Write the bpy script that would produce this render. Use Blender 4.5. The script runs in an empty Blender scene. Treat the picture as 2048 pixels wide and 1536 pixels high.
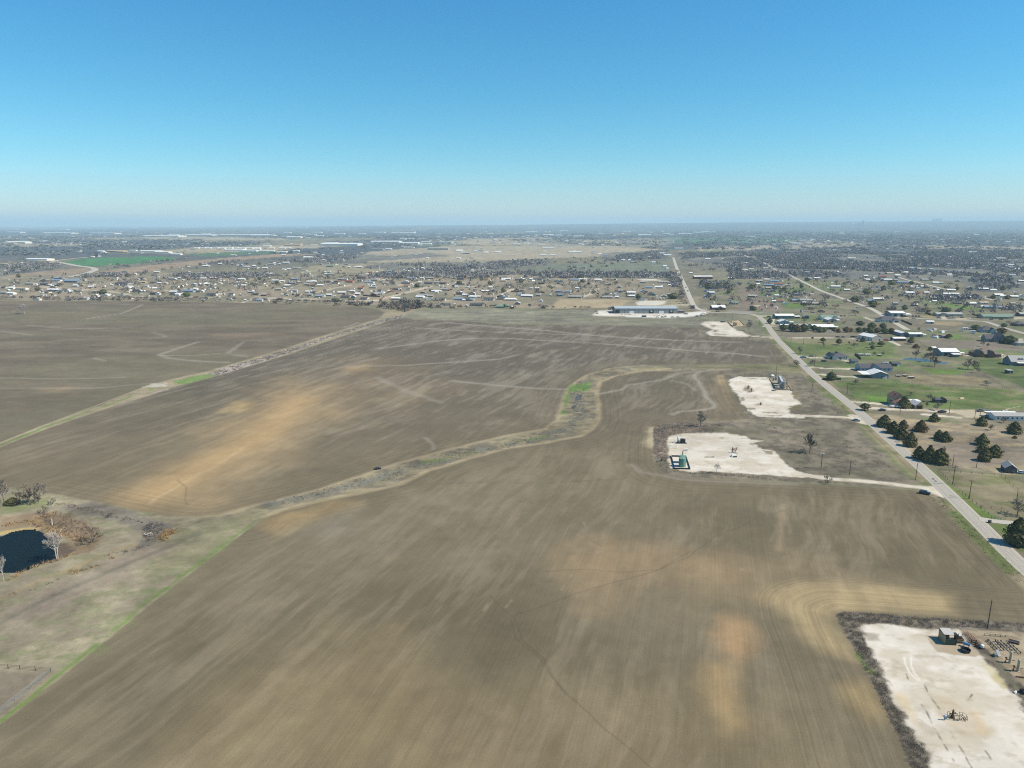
import bpy, bmesh, math, random
import numpy as np
from mathutils import Vector

random.seed(7)
RNG = np.random.RandomState(11)
SC = bpy.context.scene
COL = SC.collection
TAU = math.tau

# ------------------------------------------------------------------ survey of the place
# Every position was measured on the photograph and turned into metres on the ground,
# the drone hovering 120 m above the origin and looking along +Y.
HAZE_D = 6.5e-5
H_CAM = 120.0
F_PX = 1422.0
PITCH = math.atan(319.0 / F_PX)
SP, CP = math.sin(PITCH), math.cos(PITCH)
HEAD = math.radians(11.4)            # heading of the county road and of the plots along it


def G(px, py):
    u, v = (px - 1024.0) / F_PX, (768.0 - py) / F_PX
    dz = -SP + v * CP
    dz = min(dz, -0.0025)
    t = -H_CAM / dz
    return (u * t, (CP + v * SP) * t)


def pxm(y):
    """photo pixels per metre at ground distance y"""
    return F_PX / (y * CP + H_CAM * SP)


def Z(x0, y0, s):
    def f(*pts):
        return [(x0 + p[0] / s, y0 + p[1] / s) for p in pts]
    return f


def W(pts):
    return [G(*p) for p in pts]


def rise(base, top_y):
    """height in metres of an upright thing from the pixel of its foot and the row of its top"""
    x, y = G(*base)
    v = (768.0 - top_y) / F_PX
    return H_CAM + y * (v * CP - SP) / (CP + v * SP)


zA = Z(0, 500, 7.877); zB = Z(250, 500, 7.877); zC = Z(500, 500, 7.877); zD = Z(750, 500, 7.877)
zE = Z(1000, 520, 7.877); zF = Z(1180, 540, 7.877); zG = Z(1400, 500, 6.321); zH = Z(1724, 500, 6.321)
r1 = Z(0, 430, 3.938); r2 = Z(500, 430, 3.938); r3 = Z(1000, 430, 3.938); r4 = Z(1500, 430, 3.737)
n1 = Z(1520, 610, 7.585); n2 = Z(1780, 620, 7.64); n3 = Z(1660, 740, 5.278); n4 = Z(1370, 600, 10.78)
n5 = Z(1440, 740, 10.24); n6 = Z(1300, 850, 10.24); n7 = Z(1260, 820, 5.12); n8 = Z(1640, 820, 4.956)
p1 = Z(1660, 1180, 4.314); p2 = Z(1820, 1220, 8.982); pw = Z(1860, 1380, 20.48)
pl = Z(0, 930, 4.876); f1 = Z(780, 580, 2.926); f2 = Z(260, 640, 4.096); f3 = Z(0, 580, 2.2756)
f4 = Z(900, 1000, 2.2756); f5 = Z(500, 700, 2.56)


def lin(c):
    c = c / 255.0
    return c / 12.92 if c <= 0.04045 else ((c + 0.055) / 1.055) ** 2.4


K_LIGHT = 1.18


def A(r, g, b):
    """albedo of a surface that looks r,g,b in full sun"""
    return (min(lin(r) / K_LIGHT, .82), min(lin(g) / K_LIGHT, .82), min(lin(b) / K_LIGHT, .82))


# ------------------------------------------------------------------ materials
MATS = {}


def mat(name, rgb, rough=.85, var=.18, scale=1.5, metal=0.0, spec=.25, coat=0.0, stretch=None):
    if name in MATS:
        return MATS[name]
    m = bpy.data.materials.new(name)
    m.use_nodes = True
    nt = m.node_tree
    b = nt.nodes['Principled BSDF']
    b.inputs['Roughness'].default_value = rough
    b.inputs['Metallic'].default_value = metal
    b.inputs['Specular IOR Level'].default_value = spec
    if coat:
        b.inputs['Coat Weight'].default_value = coat
        b.inputs['Coat Roughness'].default_value = .08
    tc = nt.nodes.new('ShaderNodeTexCoord')
    mp = nt.nodes.new('ShaderNodeMapping')
    if stretch:
        mp.inputs['Scale'].default_value = stretch
    n = nt.nodes.new('ShaderNodeTexNoise')
    n.inputs['Scale'].default_value = scale
    n.inputs['Detail'].default_value = 5
    oi = nt.nodes.new('ShaderNodeObjectInfo')
    mr = nt.nodes.new('ShaderNodeMapRange')
    mr.inputs['To Min'].default_value = 1 - var
    mr.inputs['To Max'].default_value = 1 + var
    mr2 = nt.nodes.new('ShaderNodeMapRange')
    mr2.inputs['To Min'].default_value = 1 - var * .5
    mr2.inputs['To Max'].default_value = 1 + var * .5
    mul = nt.nodes.new('ShaderNodeMath'); mul.operation = 'MULTIPLY'
    mx = nt.nodes.new('ShaderNodeVectorMath'); mx.operation = 'SCALE'
    mx.inputs[0].default_value = rgb
    L = nt.links.new
    L(tc.outputs['Object'], mp.inputs['Vector']); L(mp.outputs['Vector'], n.inputs['Vector'])
    L(n.outputs['Fac'], mr.inputs['Value']); L(oi.outputs['Random'], mr2.inputs['Value'])
    L(mr.outputs['Result'], mul.inputs[0]); L(mr2.outputs['Result'], mul.inputs[1])
    L(mul.outputs[0], mx.inputs['Scale']); L(mx.outputs['Vector'], b.inputs['Base Color'])
    MATS[name] = m
    return m


def tone_mat(name, grain=(2.2, .16), blot=(.12, .12), rough=.95, rows=False, spec=.12):
    """surface whose base colour is the mesh's own 'tone' attribute, broken up by two noises"""
    m = bpy.data.materials.new(name)
    m.use_nodes = True
    nt = m.node_tree
    L = nt.links.new
    b = nt.nodes['Principled BSDF']
    b.inputs['Roughness'].default_value = rough
    b.inputs['Specular IOR Level'].default_value = spec
    at = nt.nodes.new('ShaderNodeAttribute'); at.attribute_name = 'tone'
    geo = nt.nodes.new('ShaderNodeNewGeometry')
    fac = None

    def times(o):
        nonlocal fac
        if fac is None:
            fac = o
        else:
            mm = nt.nodes.new('ShaderNodeMath'); mm.operation = 'MULTIPLY'
            L(fac, mm.inputs[0]); L(o, mm.inputs[1]); fac = mm.outputs[0]
    for sc, am in (grain, blot):
        n = nt.nodes.new('ShaderNodeTexNoise'); n.inputs['Scale'].default_value = sc
        n.inputs['Detail'].default_value = 6; n.inputs['Roughness'].default_value = .65
        L(geo.outputs['Position'], n.inputs['Vector'])
        r = nt.nodes.new('ShaderNodeMapRange')
        r.inputs['From Min'].default_value = .25; r.inputs['From Max'].default_value = .75
        r.inputs['To Min'].default_value = 1 - am; r.inputs['To Max'].default_value = 1 + am
        L(n.outputs['Fac'], r.inputs['Value']); times(r.outputs['Result'])
    if rows:
        ar = nt.nodes.new('ShaderNodeAttribute'); ar.attribute_name = 'rowc'
        af = nt.nodes.new('ShaderNodeAttribute'); af.attribute_name = 'furrow'
        for sc, am in ((1.5, .09), (.3, .06)):
            n = nt.nodes.new('ShaderNodeTexNoise'); n.noise_dimensions = '1D'
            n.inputs['Scale'].default_value = sc; n.inputs['Detail'].default_value = 2
            L(ar.outputs['Fac'], n.inputs['W'])
            r = nt.nodes.new('ShaderNodeMapRange')
            r.inputs['From Min'].default_value = .3; r.inputs['From Max'].default_value = .7
            r.inputs['To Min'].default_value = -am; r.inputs['To Max'].default_value = am
            L(n.outputs['Fac'], r.inputs['Value'])
            ma = nt.nodes.new('ShaderNodeMath'); ma.operation = 'MULTIPLY_ADD'; ma.inputs[2].default_value = 1
            L(r.outputs['Result'], ma.inputs[0]); L(af.outputs['Fac'], ma.inputs[1]); times(ma.outputs[0])
    sc_ = nt.nodes.new('ShaderNodeVectorMath'); sc_.operation = 'SCALE'
    L(at.outputs['Color'], sc_.inputs[0]); L(fac, sc_.inputs['Scale'])
    L(sc_.outputs['Vector'], b.inputs['Base Color'])
    return m


# ------------------------------------------------------------------ object helpers
def tag(o, label=None, cat=None, group=None, kind=None):
    if label: o['label'] = label
    if cat: o['category'] = cat
    if group: o['group'] = group
    if kind: o['kind'] = kind
    return o


def thing(name, label, cat, loc=(0, 0, 0), rz=0.0, group=None):
    o = bpy.data.objects.new(name, None)
    COL.objects.link(o)
    o.empty_display_size = .5
    o.location = loc
    o.rotation_euler = (0, 0, rz)
    return tag(o, label, cat, group)


class MB:
    """collects shapes into one mesh"""

    def __init__(s):
        s.v, s.f, s.m = [], [], []

    def add(s, vs, fs, mi=0):
        o = len(s.v)
        s.v += [tuple(p) for p in vs]
        s.f += [tuple(i + o for i in f) for f in fs]
        s.m += [mi] * len(fs)
        return s

    def box(s, c, d, rz=0.0, mi=0, taper=1.0):
        x, y, z = d[0] / 2, d[1] / 2, d[2] / 2
        ca, sa = math.cos(rz), math.sin(rz)
        vs = []
        for k, (i, j, q) in enumerate(((-1, -1, -1), (1, -1, -1), (1, 1, -1), (-1, 1, -1), (-1, -1, 1), (1, -1, 1), (1, 1, 1), (-1, 1, 1))):
            t = taper if q > 0 else 1
            a, b = i * x * t, j * y * t
            vs.append((c[0] + a * ca - b * sa, c[1] + a * sa + b * ca, c[2] + q * z))
        return s.add(vs, [(3, 2, 1, 0), (4, 5, 6, 7), (0, 1, 5, 4), (1, 2, 6, 5), (2, 3, 7, 6), (3, 0, 4, 7)], mi)

    def tube(s, a, b, r0, r1=None, n=8, mi=0, caps=True):
        r1 = r0 if r1 is None else r1
        a, b = Vector(a), Vector(b)
        d = (b - a)
        if d.length < 1e-6:
            return s
        d.normalize()
        e = d.orthogonal().normalized()
        g = d.cross(e)
        vs = []
        for p, r in ((a, r0), (b, r1)):
            for k in range(n):
                t = TAU * k / n
                vs.append(p + (e * math.cos(t) + g * math.sin(t)) * r)
        fs = [(k, (k + 1) % n, n + (k + 1) % n, n + k) for k in range(n)]
        if caps:
            fs += [tuple(range(n - 1, -1, -1)), tuple(range(n, 2 * n))]
        return s.add(vs, fs, mi)

    def lathe(s, prof, n=20, c=(0, 0, 0), mi=0):
        vs = []
        for r, z in prof:
            for k in range(n):
                t = TAU * k / n
                vs.append((c[0] + r * math.cos(t), c[1] + r * math.sin(t), c[2] + z))
        fs = []
        for i in range(len(prof) - 1):
            for k in range(n):
                fs.append((i * n + k, i * n + (k + 1) % n, (i + 1) * n + (k + 1) % n, (i + 1) * n + k))
        fs.append(tuple(range(n - 1, -1, -1)))
        fs.append(tuple((len(prof) - 1) * n + k for k in range(n)))
        return s.add(vs, fs, mi)

    def poly(s, pts, z0, z1, mi=0):
        n = len(pts)
        vs = [(p[0], p[1], z0) for p in pts] + [(p[0], p[1], z1) for p in pts]
        fs = [tuple(range(n - 1, -1, -1)), tuple(range(n, 2 * n))] + [(k, (k + 1) % n, n + (k + 1) % n, n + k) for k in range(n)]
        return s.add(vs, fs, mi)

    def mesh(s, name, mats):
        me = bpy.data.meshes.new(name)
        me.from_pydata(s.v, [], s.f)
        for m in (mats if isinstance(mats, (list, tuple)) else [mats]):
            me.materials.append(m)
        if any(s.m):
            me.polygons.foreach_set('material_index', s.m)
        me.update()
        return me

    def build(s, name, mats, parent=None, loc=None, rz=0.0):
        o = bpy.data.objects.new(name, s.mesh(name, mats))
        COL.objects.link(o)
        if parent is not None:
            o.parent = parent
        if loc is not None:
            o.location = loc
        if rz:
            o.rotation_euler = (0, 0, rz)
        return o


def inst(name, me, parent=None, loc=None, rz=0.0, scale=None):
    o = bpy.data.objects.new(name, me)
    COL.objects.link(o)
    if parent is not None: o.parent = parent
    if loc is not None: o.location = loc
    if rz: o.rotation_euler = (0, 0, rz)
    if scale is not None: o.scale = scale
    return o


def np_mesh(name, V, F, mats, cols=None, smooth=False, extra=None):
    """mesh from numpy arrays: V n x 3, F m x k (all faces the same size)"""
    me = bpy.data.meshes.new(name)
    k = F.shape[1]
    me.vertices.add(len(V)); me.vertices.foreach_set('co', V.astype(np.float32).ravel())
    me.loops.add(F.size); me.loops.foreach_set('vertex_index', F.astype(np.int32).ravel())
    me.polygons.add(len(F))
    me.polygons.foreach_set('loop_start', np.arange(0, F.size, k, dtype=np.int32))
    me.polygons.foreach_set('loop_total', np.full(len(F), k, dtype=np.int32))
    me.update(calc_edges=True)
    if cols is not None:
        a = me.attributes.new('tone', 'FLOAT_COLOR', 'POINT')
        c4 = np.ones((len(V), 4), dtype=np.float32); c4[:, :3] = cols
        a.data.foreach_set('color', c4.ravel())
    for nm, arr in (extra or {}).items():
        a = me.attributes.new(nm, 'FLOAT', 'POINT')
        a.data.foreach_set('value', arr.astype(np.float32))
    for m in (mats if isinstance(mats, (list, tuple)) else [mats]):
        me.materials.append(m)
    me.polygons.foreach_set('use_smooth', np.full(len(F), smooth, dtype=bool))
    return me


# ------------------------------------------------------------------ noise and plane geometry in numpy
def _hash(ix, iy, seed):
    h = (ix * 374761393 + iy * 668265263 + seed * 1442695041) & 0xffffffff
    h = ((h ^ (h >> 13)) * 1274126177) & 0xffffffff
    h = (h ^ (h >> 16)) & 0xffffffff
    return h / 4294967295.0


def vnoise(x, y, seed=0):
    x0, y0 = np.floor(x), np.floor(y)
    fx, fy = x - x0, y - y0
    fx, fy = fx * fx * (3 - 2 * fx), fy * fy * (3 - 2 * fy)
    ix, iy = x0.astype(np.int64), y0.astype(np.int64)
    a, b = _hash(ix, iy, seed), _hash(ix + 1, iy, seed)
    c, d = _hash(ix, iy + 1, seed), _hash(ix + 1, iy + 1, seed)
    return a + (b - a) * fx + (c - a) * fy + (a - b - c + d) * fx * fy


def fbm(x, y, seed=0, octv=4, gain=.5):
    t, a, n = 0, 1.0, 0
    for i in range(octv):
        t = t + a * vnoise(x * 2 ** i + 17.3 * i, y * 2 ** i - 9.1 * i, seed + i)
        n += a
        a *= gain
    return t / n


def sstep(a, b, x):
    t = np.clip((x - a) / (b - a), 0, 1)
    return t * t * (3 - 2 * t)


def seg_dist(X, Y, pts, closed=False):
    d2 = np.full(X.shape, 1e18)
    n = len(pts)
    for i in range(n if closed else n - 1):
        ax, ay = pts[i]; bx, by = pts[(i + 1) % n]
        dx, dy = bx - ax, by - ay
        L2 = dx * dx + dy * dy + 1e-9
        t = np.clip(((X - ax) * dx + (Y - ay) * dy) / L2, 0, 1)
        d2 = np.minimum(d2, (X - ax - t * dx) ** 2 + (Y - ay - t * dy) ** 2)
    return np.sqrt(d2)


def inside(X, Y, pts):
    r = np.zeros(X.shape, bool)
    n = len(pts)
    for i in range(n):
        ax, ay = pts[i]; bx, by = pts[(i + 1) % n]
        if ay == by:
            continue
        r ^= ((ay > Y) != (by > Y)) & (X < (bx - ax) * (Y - ay) / (by - ay) + ax)
    return r


def sdist(X, Y, pts):
    d = seg_dist(X, Y, pts, True)
    return np.where(inside(X, Y, pts), -d, d)
# ------------------------------------------------------------------ the land: one fine sheet, parted into field, verge, gravel ...
def terrain_z(x, y):
    u = np.asarray(x) / np.maximum(np.asarray(y), 1.0)
    hgt = np.interp(u, [-.8, -.45, -.23, 0, .194, .335, .72], [0, 8, 55, 110, 170, 202, 258])
    return hgt * sstep(10500, 25500, np.asarray(y))


ys = [92.0]
while ys[-1] < 28800:
    y = ys[-1]
    ys.append(y + max(.30, y * y / 85320.0 * .86))
YS = np.array(ys)
US = np.arange(-.86, .8601, .00134)
NR, NC = len(YS), len(US)
Yg = np.repeat(YS[:, None], NC, 1)
Xg = US[None, :] * (Yg * CP + H_CAM * SP)
X, Y = Xg.ravel(), Yg.ravel()
STEP = np.maximum(.3, Y * Y / 85320.0 * .86)
N = len(X)
TONE = np.zeros((N, 3))
CLS = np.zeros(N, np.int8)
ROWC = np.zeros(N); FUR = np.zeros(N)
CLASSES = ['ground', 'ploughed_field', 'grass_waterway', 'brush_margin', 'gravel_pad', 'gravel_track', 'pasture', 'gravel_yard',
           'green_field', 'dry_meadow', 'village_street']


def a3(*c):
    return np.array(A(*c))


def mixc(c0, c1, t):
    return c0[None, :] + (c1 - c0)[None, :] * t[:, None]


def region(pts, pad):
    p = np.array(pts)
    lo, hi = p.min(0) - pad, p.max(0) + pad
    return np.nonzero((X > lo[0]) & (X < hi[0]) & (Y > lo[1]) & (Y < hi[1]))[0]


def lay(idx, m, col, cls=None, fur=None):
    c = col(X[idx], Y[idx]) if callable(col) else np.array(col)[None, :]
    TONE[idx] += (c - TONE[idx]) * m[:, None]
    if cls is not None:
        CLS[idx[m > .5]] = CLASSES.index(cls)
    if fur is not None:
        FUR[idx] += (fur - FUR[idx]) * m


def paint(px, col, soft=1.0, namp=0.0, nsc=8.0, alpha=1.0, cls=None, fur=None, seed=3):
    pts = W(px)
    idx = region(pts, soft + namp + 2)
    if not len(idx):
        return
    d = sdist(X[idx], Y[idx], pts)
    if namp:
        d = d + (fbm(X[idx] / nsc, Y[idx] / nsc, seed, 4, .6) - .5) * 2 * namp
    s = np.maximum(soft, .35 * np.minimum(STEP[idx], 12))
    lay(idx, alpha * (1 - sstep(-1, 1, d / s)), col, cls, fur)


def stroke(px, width, col, alpha=1.0, soft=.6, wob=0.0, cls=None, breaks=0.0, seed=5, fur=None, bsc=7.0):
    pts = W(px)
    idx = region(pts, width + soft + wob + 2)
    if not len(idx):
        return
    x, y = X[idx], Y[idx]
    if wob:
        x = x + (fbm(x / 9, y / 9, seed) - .5) * 2 * wob
        y = y + (fbm(x / 9 + 40, y / 9, seed + 7) - .5) * 2 * wob
    d = seg_dist(x, y, pts) - width / 2
    m = alpha * (1 - sstep(-soft, soft, d))
    if breaks:
        m = m * sstep(breaks - .12, breaks + .12, fbm(x / bsc, y / bsc, seed + 2))
    lay(idx, m, col, cls, fur)


# ---- colours
SOIL_D, SOIL_M, SOIL_L = a3(107, 98, 78), a3(119, 109, 88), a3(140, 128, 106)
GREY_D, GREY_L = a3(103, 95, 82), a3(137, 128, 113)
DRY, DRY2 = a3(138, 129, 107), a3(121, 114, 97)
OLIVE, GREEN, LUSH = a3(122, 120, 94), a3(104, 122, 70), a3(96, 132, 58)
BRUSH = a3(104, 97, 86)
GRAVEL = a3(212, 204, 188)
TANS = a3(178, 153, 115)


def c_dry(x, y):
    t = sstep(.35, .65, fbm(x / 26, y / 26, 21, 4))
    g = sstep(.46, .66, fbm(x / 34 + 9, y / 34, 33, 4))
    c = mixc(DRY2, DRY, t)
    return c + (OLIVE[None] - c) * (.75 * g)[:, None]


def c_pasture(x, y):
    t = sstep(.36, .62, fbm(x / 22, y / 13, 41, 4))
    c = mixc(GREEN, OLIVE, t)
    d = sstep(.55, .72, fbm(x / 30 + 5, y / 16, 47, 4))
    return c + (DRY[None] - c) * (.8 * d)[:, None]


def c_sere(x, y):
    t = sstep(.35, .65, fbm(x / 9, y / 5, 51, 5, .6))
    return mixc(a3(134, 124, 108), a3(166, 151, 122), t)


def c_brush(x, y):
    t = sstep(.3, .7, fbm(x / 2.2, y / 2.2, 61, 4, .6))
    return mixc(a3(88, 82, 72), a3(128, 119, 105), t)


def c_gravel(x, y):
    t = sstep(.35, .68, fbm(x / 11, y / 7, 71, 5, .55))
    s = sstep(.58, .74, fbm(x / 3.5 + 3, y / 2.2, 77, 4, .6))
    c = mixc(a3(216, 208, 194), a3(198, 188, 169), t)
    return c + (a3(176, 164, 142)[None] - c) * (.5 * s)[:, None]


def c_track(x, y):
    return mixc(a3(210, 200, 182), a3(186, 175, 153), sstep(.35, .7, fbm(x / 4, y / 3, 79, 4)))


def c_creek(x, y):
    t = sstep(.36, .64, fbm(x / 7, y / 5, 81, 5, .6))
    g = sstep(.5, .64, fbm(x / 16, y / 12, 87, 4))
    c = mixc(a3(116, 109, 94), a3(150, 138, 112), t)
    return c + (a3(124, 120, 94)[None] - c) * (.4 * g)[:, None]


def c_grassleft(x, y):
    t = sstep(.35, .65, fbm(x / 12, y / 8, 91, 5, .6))
    g = sstep(.47, .60, fbm(x / 7 + 3, y / 4.5, 97, 6, .72))
    c = mixc(a3(138, 128, 108), a3(154, 144, 120), t)
    return c + (a3(120, 122, 90)[None] - c) * (.6 * g)[:, None]


# ---- everything starts as dry Texas grass; woods darken the far distance, painted haze turns it blue-grey
idx = np.arange(N)
TONE[:] = c_dry(X, Y)
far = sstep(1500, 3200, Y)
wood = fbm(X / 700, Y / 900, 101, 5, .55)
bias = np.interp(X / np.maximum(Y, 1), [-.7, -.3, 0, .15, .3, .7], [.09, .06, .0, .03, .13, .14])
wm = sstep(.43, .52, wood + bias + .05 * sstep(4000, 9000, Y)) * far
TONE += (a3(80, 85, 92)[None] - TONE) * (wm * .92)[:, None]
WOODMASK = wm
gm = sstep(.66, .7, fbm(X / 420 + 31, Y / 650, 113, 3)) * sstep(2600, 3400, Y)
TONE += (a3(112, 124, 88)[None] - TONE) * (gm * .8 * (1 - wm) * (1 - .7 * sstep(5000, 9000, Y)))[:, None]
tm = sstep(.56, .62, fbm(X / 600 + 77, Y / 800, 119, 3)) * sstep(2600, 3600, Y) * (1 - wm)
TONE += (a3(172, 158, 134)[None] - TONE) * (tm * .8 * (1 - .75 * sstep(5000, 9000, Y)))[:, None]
TONE += (a3(84, 90, 98)[None] - TONE) * (.55 * sstep(5500, 9000, Y))[:, None]  # haze painted into the ground colour: blends to blue-grey with distance

# ---- fields beyond the settlement
FARTAN = a3(168, 156, 134)
paint([(740, 503), (880, 493), (1230, 492), (1330, 499), (1230, 512), (1000, 521), (760, 526), (700, 520)], FARTAN, 14, 30, 120, .85)
paint([(660, 528), (760, 527), (870, 521), (1000, 522), (880, 540), (760, 545), (600, 545), (620, 532)], a3(160, 150, 124), 8, 14, 60, .7)
paint([(190, 545), (250, 536), (400, 520), (560, 507), (640, 508), (480, 520), (350, 536), (280, 546)], a3(156, 136, 114), 6, 6, 60, .9, 'ground')
paint([(0, 556), (20, 549), (170, 535), (187, 541), (140, 549), (60, 559), (0, 562)], a3(152, 134, 114), 6, 5, 60, .9)
paint([(126, 524), (180, 516), (300, 513), (378, 515), (340, 521), (260, 528), (190, 532), (150, 531)], a3(76, 124, 82), 5, 5, 60, 1, 'green_field')
paint([(370, 509), (545, 500), (565, 506), (420, 513)], a3(86, 116, 84), 8, 8, 60, .85, 'green_field')
paint([(1062, 543), (1100, 528), (1330, 524), (1335, 546), (1200, 545), (1050, 546)], a3(116, 122, 104), 5, 5, 50, .9)
paint([(1340, 474), (1600, 474), (1580, 486), (1340, 488)], a3(92, 124, 96), 60, 80, 300, .75, 'green_field')
paint([(1390, 494), (1540, 491), (1560, 499), (1400, 502)], FARTAN, 14, 12, 80, .8)
paint([(1560, 486), (1720, 487), (1750, 493), (1580, 497)], FARTAN, 30, 40, 120, .7)
paint([(1780, 491), (2080, 492), (2080, 500), (1850, 497)], FARTAN, 20, 30, 120, .8)
paint([(280, 474), (560, 474), (580, 480), (300, 480)], FARTAN, 50, 60, 200, .75)
paint([(0, 486), (150, 489), (160, 492), (0, 494)], FARTAN, 30, 30, 150, .7)
paint([(1000, 480), (1340, 478), (1340, 494), (1060, 497)], a3(158, 150, 130), 40, 80, 240, .6)

for q_ in ([(-30, 531), (120, 525), (158, 530), (100, 541), (0, 553), (-30, 556)], [(145, 553), (250, 547), (268, 553), (160, 556)], [(345, 551), (520, 546), (620, 549), (640, 557), (360, 557)],
           [(560, 521), (680, 509), (780, 511), (860, 506), (900, 512), (760, 521), (690, 525), (520, 528)], [(750, 528), (1000, 523), (1100, 519), (1100, 529), (1000, 541), (880, 546), (720, 536)],
           [(740, 549), (1060, 546), (1350, 547), (1350, 556), (1100, 557), (740, 557)], [(1200, 506), (1340, 501), (1340, 521), (1200, 523)],
           [(1350, 506), (2060, 501), (2060, 545), (1900, 560), (1640, 560), (1560, 551), (1460, 541), (1350, 516)], [(1890, 546), (2060, 541), (2060, 585), (1950, 583)]):
    paint(q_, lambda x, y: mixc(a3(104, 104, 102), a3(128, 124, 110), sstep(.45, .7, fbm(x / 60, y / 90, 137, 4))), 10, 14, 50, .85)
# ---- ground between the houses of the settlement
paint([(0, 600), (0, 553), (300, 545), (640, 548), (1010, 548), (1180, 552), (1340, 560), (1370, 612), (1100, 618), (800, 612), (300, 602)],
      lambda x, y: mixc(a3(150, 138, 117), a3(132, 125, 104), sstep(.4, .62, fbm(x / 45, y / 90, 131, 4))), 8, 10, 60)
paint([(1095, 617), (1120, 598), (1262, 600), (1235, 616)], a3(172, 156, 126), 3, 3, 30, 1, 'dry_meadow')
paint([(1262, 600), (1395, 596), (1398, 612), (1368, 616), (1300, 614)], a3(158, 148, 118), 4, 3, 30, .8)
paint(zF((720, 520), (780, 488), (1000, 480), (1220, 485), (1200, 510), (1150, 545), (1000, 560), (760, 560)), GRAVEL, 3, 3, 20, .9, 'gravel_yard')
paint(zF((1150, 560), (1560, 540), (1570, 556), (1160, 572)), c_track, 1.5, 1, 20, .9, 'gravel_track')
paint(zF((720, 150), (860, 138), (1140, 150), (1120, 170), (900, 172)), GRAVEL, 4, 3, 30, .9, 'gravel_yard')
paint(zE((1260, 225), (1350, 200), (1480, 190), (1450, 235)), GRAVEL, 4, 3, 30, .9, 'gravel_yard')
paint(zD((1520, 290), (1800, 282), (1810, 300), (1560, 310), (1540, 345)), GRAVEL, 6, 4, 40, .9, 'gravel_yard')
paint(zD((660, 375), (1120, 365), (1130, 380), (680, 385)), GRAVEL, 5, 4, 40, .9, 'gravel_yard')
stroke(zE((400, 172), (900, 178), (1450, 190), (2048, 208)), 5, a3(188, 178, 150), .7, 3)
stroke(zA((640, 205), (780, 210)), 14, GRAVEL, .9, 4)
for pts, wdt in ((zA((0, 580), (600, 578), (1000, 600), (1400, 628), (1750, 655), (1980, 690), (2048, 712)), 8),
                 (zB((0, 700), (60, 722), (400, 738), (1000, 745), (1320, 752), (2048, 752)), 8),
                 (zC((0, 752), (400, 757), (700, 765), (1200, 780), (1560, 797), (2048, 800)), 8),
                 (zC((1040, 672), (1300, 610), (1600, 550)), 9), (zD((0, 795), (350, 710), (700, 620), (885, 572)), 10),
                 (zE((20, 535), (150, 480), (275, 430)), 9), (zE((1290, 580), (1420, 545), (1500, 485), (1550, 445)), 9),
                 (zB((480, 650), (750, 630), (1000, 605)), 5), (zB((1320, 752), (1470, 722)), 5), (zB((1850, 830), (2048, 750)), 5),
                 (zC((290, 790), (400, 757)), 5), (zC((650, 380), (850, 350), (1000, 330)), 6), (zC((1560, 490), (1660, 435)), 6),
                 (zD((350, 565), (430, 540)), 7), (zD((200, 560), (240, 540)), 6), (zD((640, 570), (700, 545)), 6), (zD((120, 475), (180, 435)), 7),
                 (zD((1000, 810), (1100, 800), (1480, 805)), 5), (zD((650, 565), (1500, 570), (2048, 575)), 4), (zD((1900, 640), (2048, 640)), 4)):
    stroke(pts, wdt, a3(196, 184, 160), .9, 2.5, 0, 'village_street')
stroke(zD((0, 775), (120, 760), (220, 745)), 9, a3(150, 112, 92), .6, 2)
paint(zE((560, 400), (700, 380), (830, 375), (1000, 400), (1060, 425), (820, 425)), a3(178, 164, 136), 3, 3, 20, .7)

# ---- the big bare field in its three parts
PX_LEFT = [(-420, 600), (0, 601.5), (300, 603), (520, 606), (700, 611.5), (752, 618), (770, 625), (758, 638), (675, 663), (577, 695), (504, 717), (416, 743),
           (341, 760), (295, 772), (198, 813), (88, 851), (0, 886), (-420, 1075)]
PX_MID = [(-420, 1090), (0, 894), (88, 859), (198, 821), (299, 790), (345, 774), (416, 756), (504, 730), (577, 708), (675, 675), (760, 647), (802, 633), (830, 640), (900, 641.5),
          (1000, 648), (1330, 653), (1396, 656), (1400, 672), (1440, 678), (1548, 681), (1562, 700), (1574, 722), (1560, 727), (1400, 728),
          (1290, 730), (1220, 737), (1175, 750), (1150, 765), (1135, 780), (1124, 806), (1114, 842), (1090, 858), (1020, 870), (940, 888), (840, 915),
          (760, 938), (720, 952), (640, 978), (560, 1000), (480, 1018), (440, 1030), (380, 1035), (330, 1030), (250, 1014), (180, 1000),
          (90, 984), (0, 972), (-420, 1060)]
PX_LOW = [(-500, 1800), (0, 1446), (60, 1400), (140, 1338), (220, 1272), (300, 1207), (380, 1146), (440, 1100), (500, 1056), (530, 1034), (565, 1020), (640, 1001),
          (720, 986), (800, 968), (860, 940), (930, 919), (1010, 897), (1100, 884), (1160, 872), (1186, 857), (1197, 838), (1197, 810), (1192, 785),
          (1200, 765), (1230, 752), (1280, 743), (1340, 737), (1400, 735), (1470, 735), (1500, 740), (1450, 752), (1470, 800), (1497, 832), (1512, 838),
          (1420, 842), (1335, 846), (1308, 856), (1305, 900), (1308, 930), (1325, 948), (1365, 957), (1500, 962), (1640, 970), (1780, 977),
          (1842, 982), (1868, 996), (1900, 1026), (1960, 1082), (2048, 1165), (2300, 1390), (2600, 1800)]
S_ROW, C_ROW = math.sin(math.radians(15)), math.cos(math.radians(15))


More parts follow.
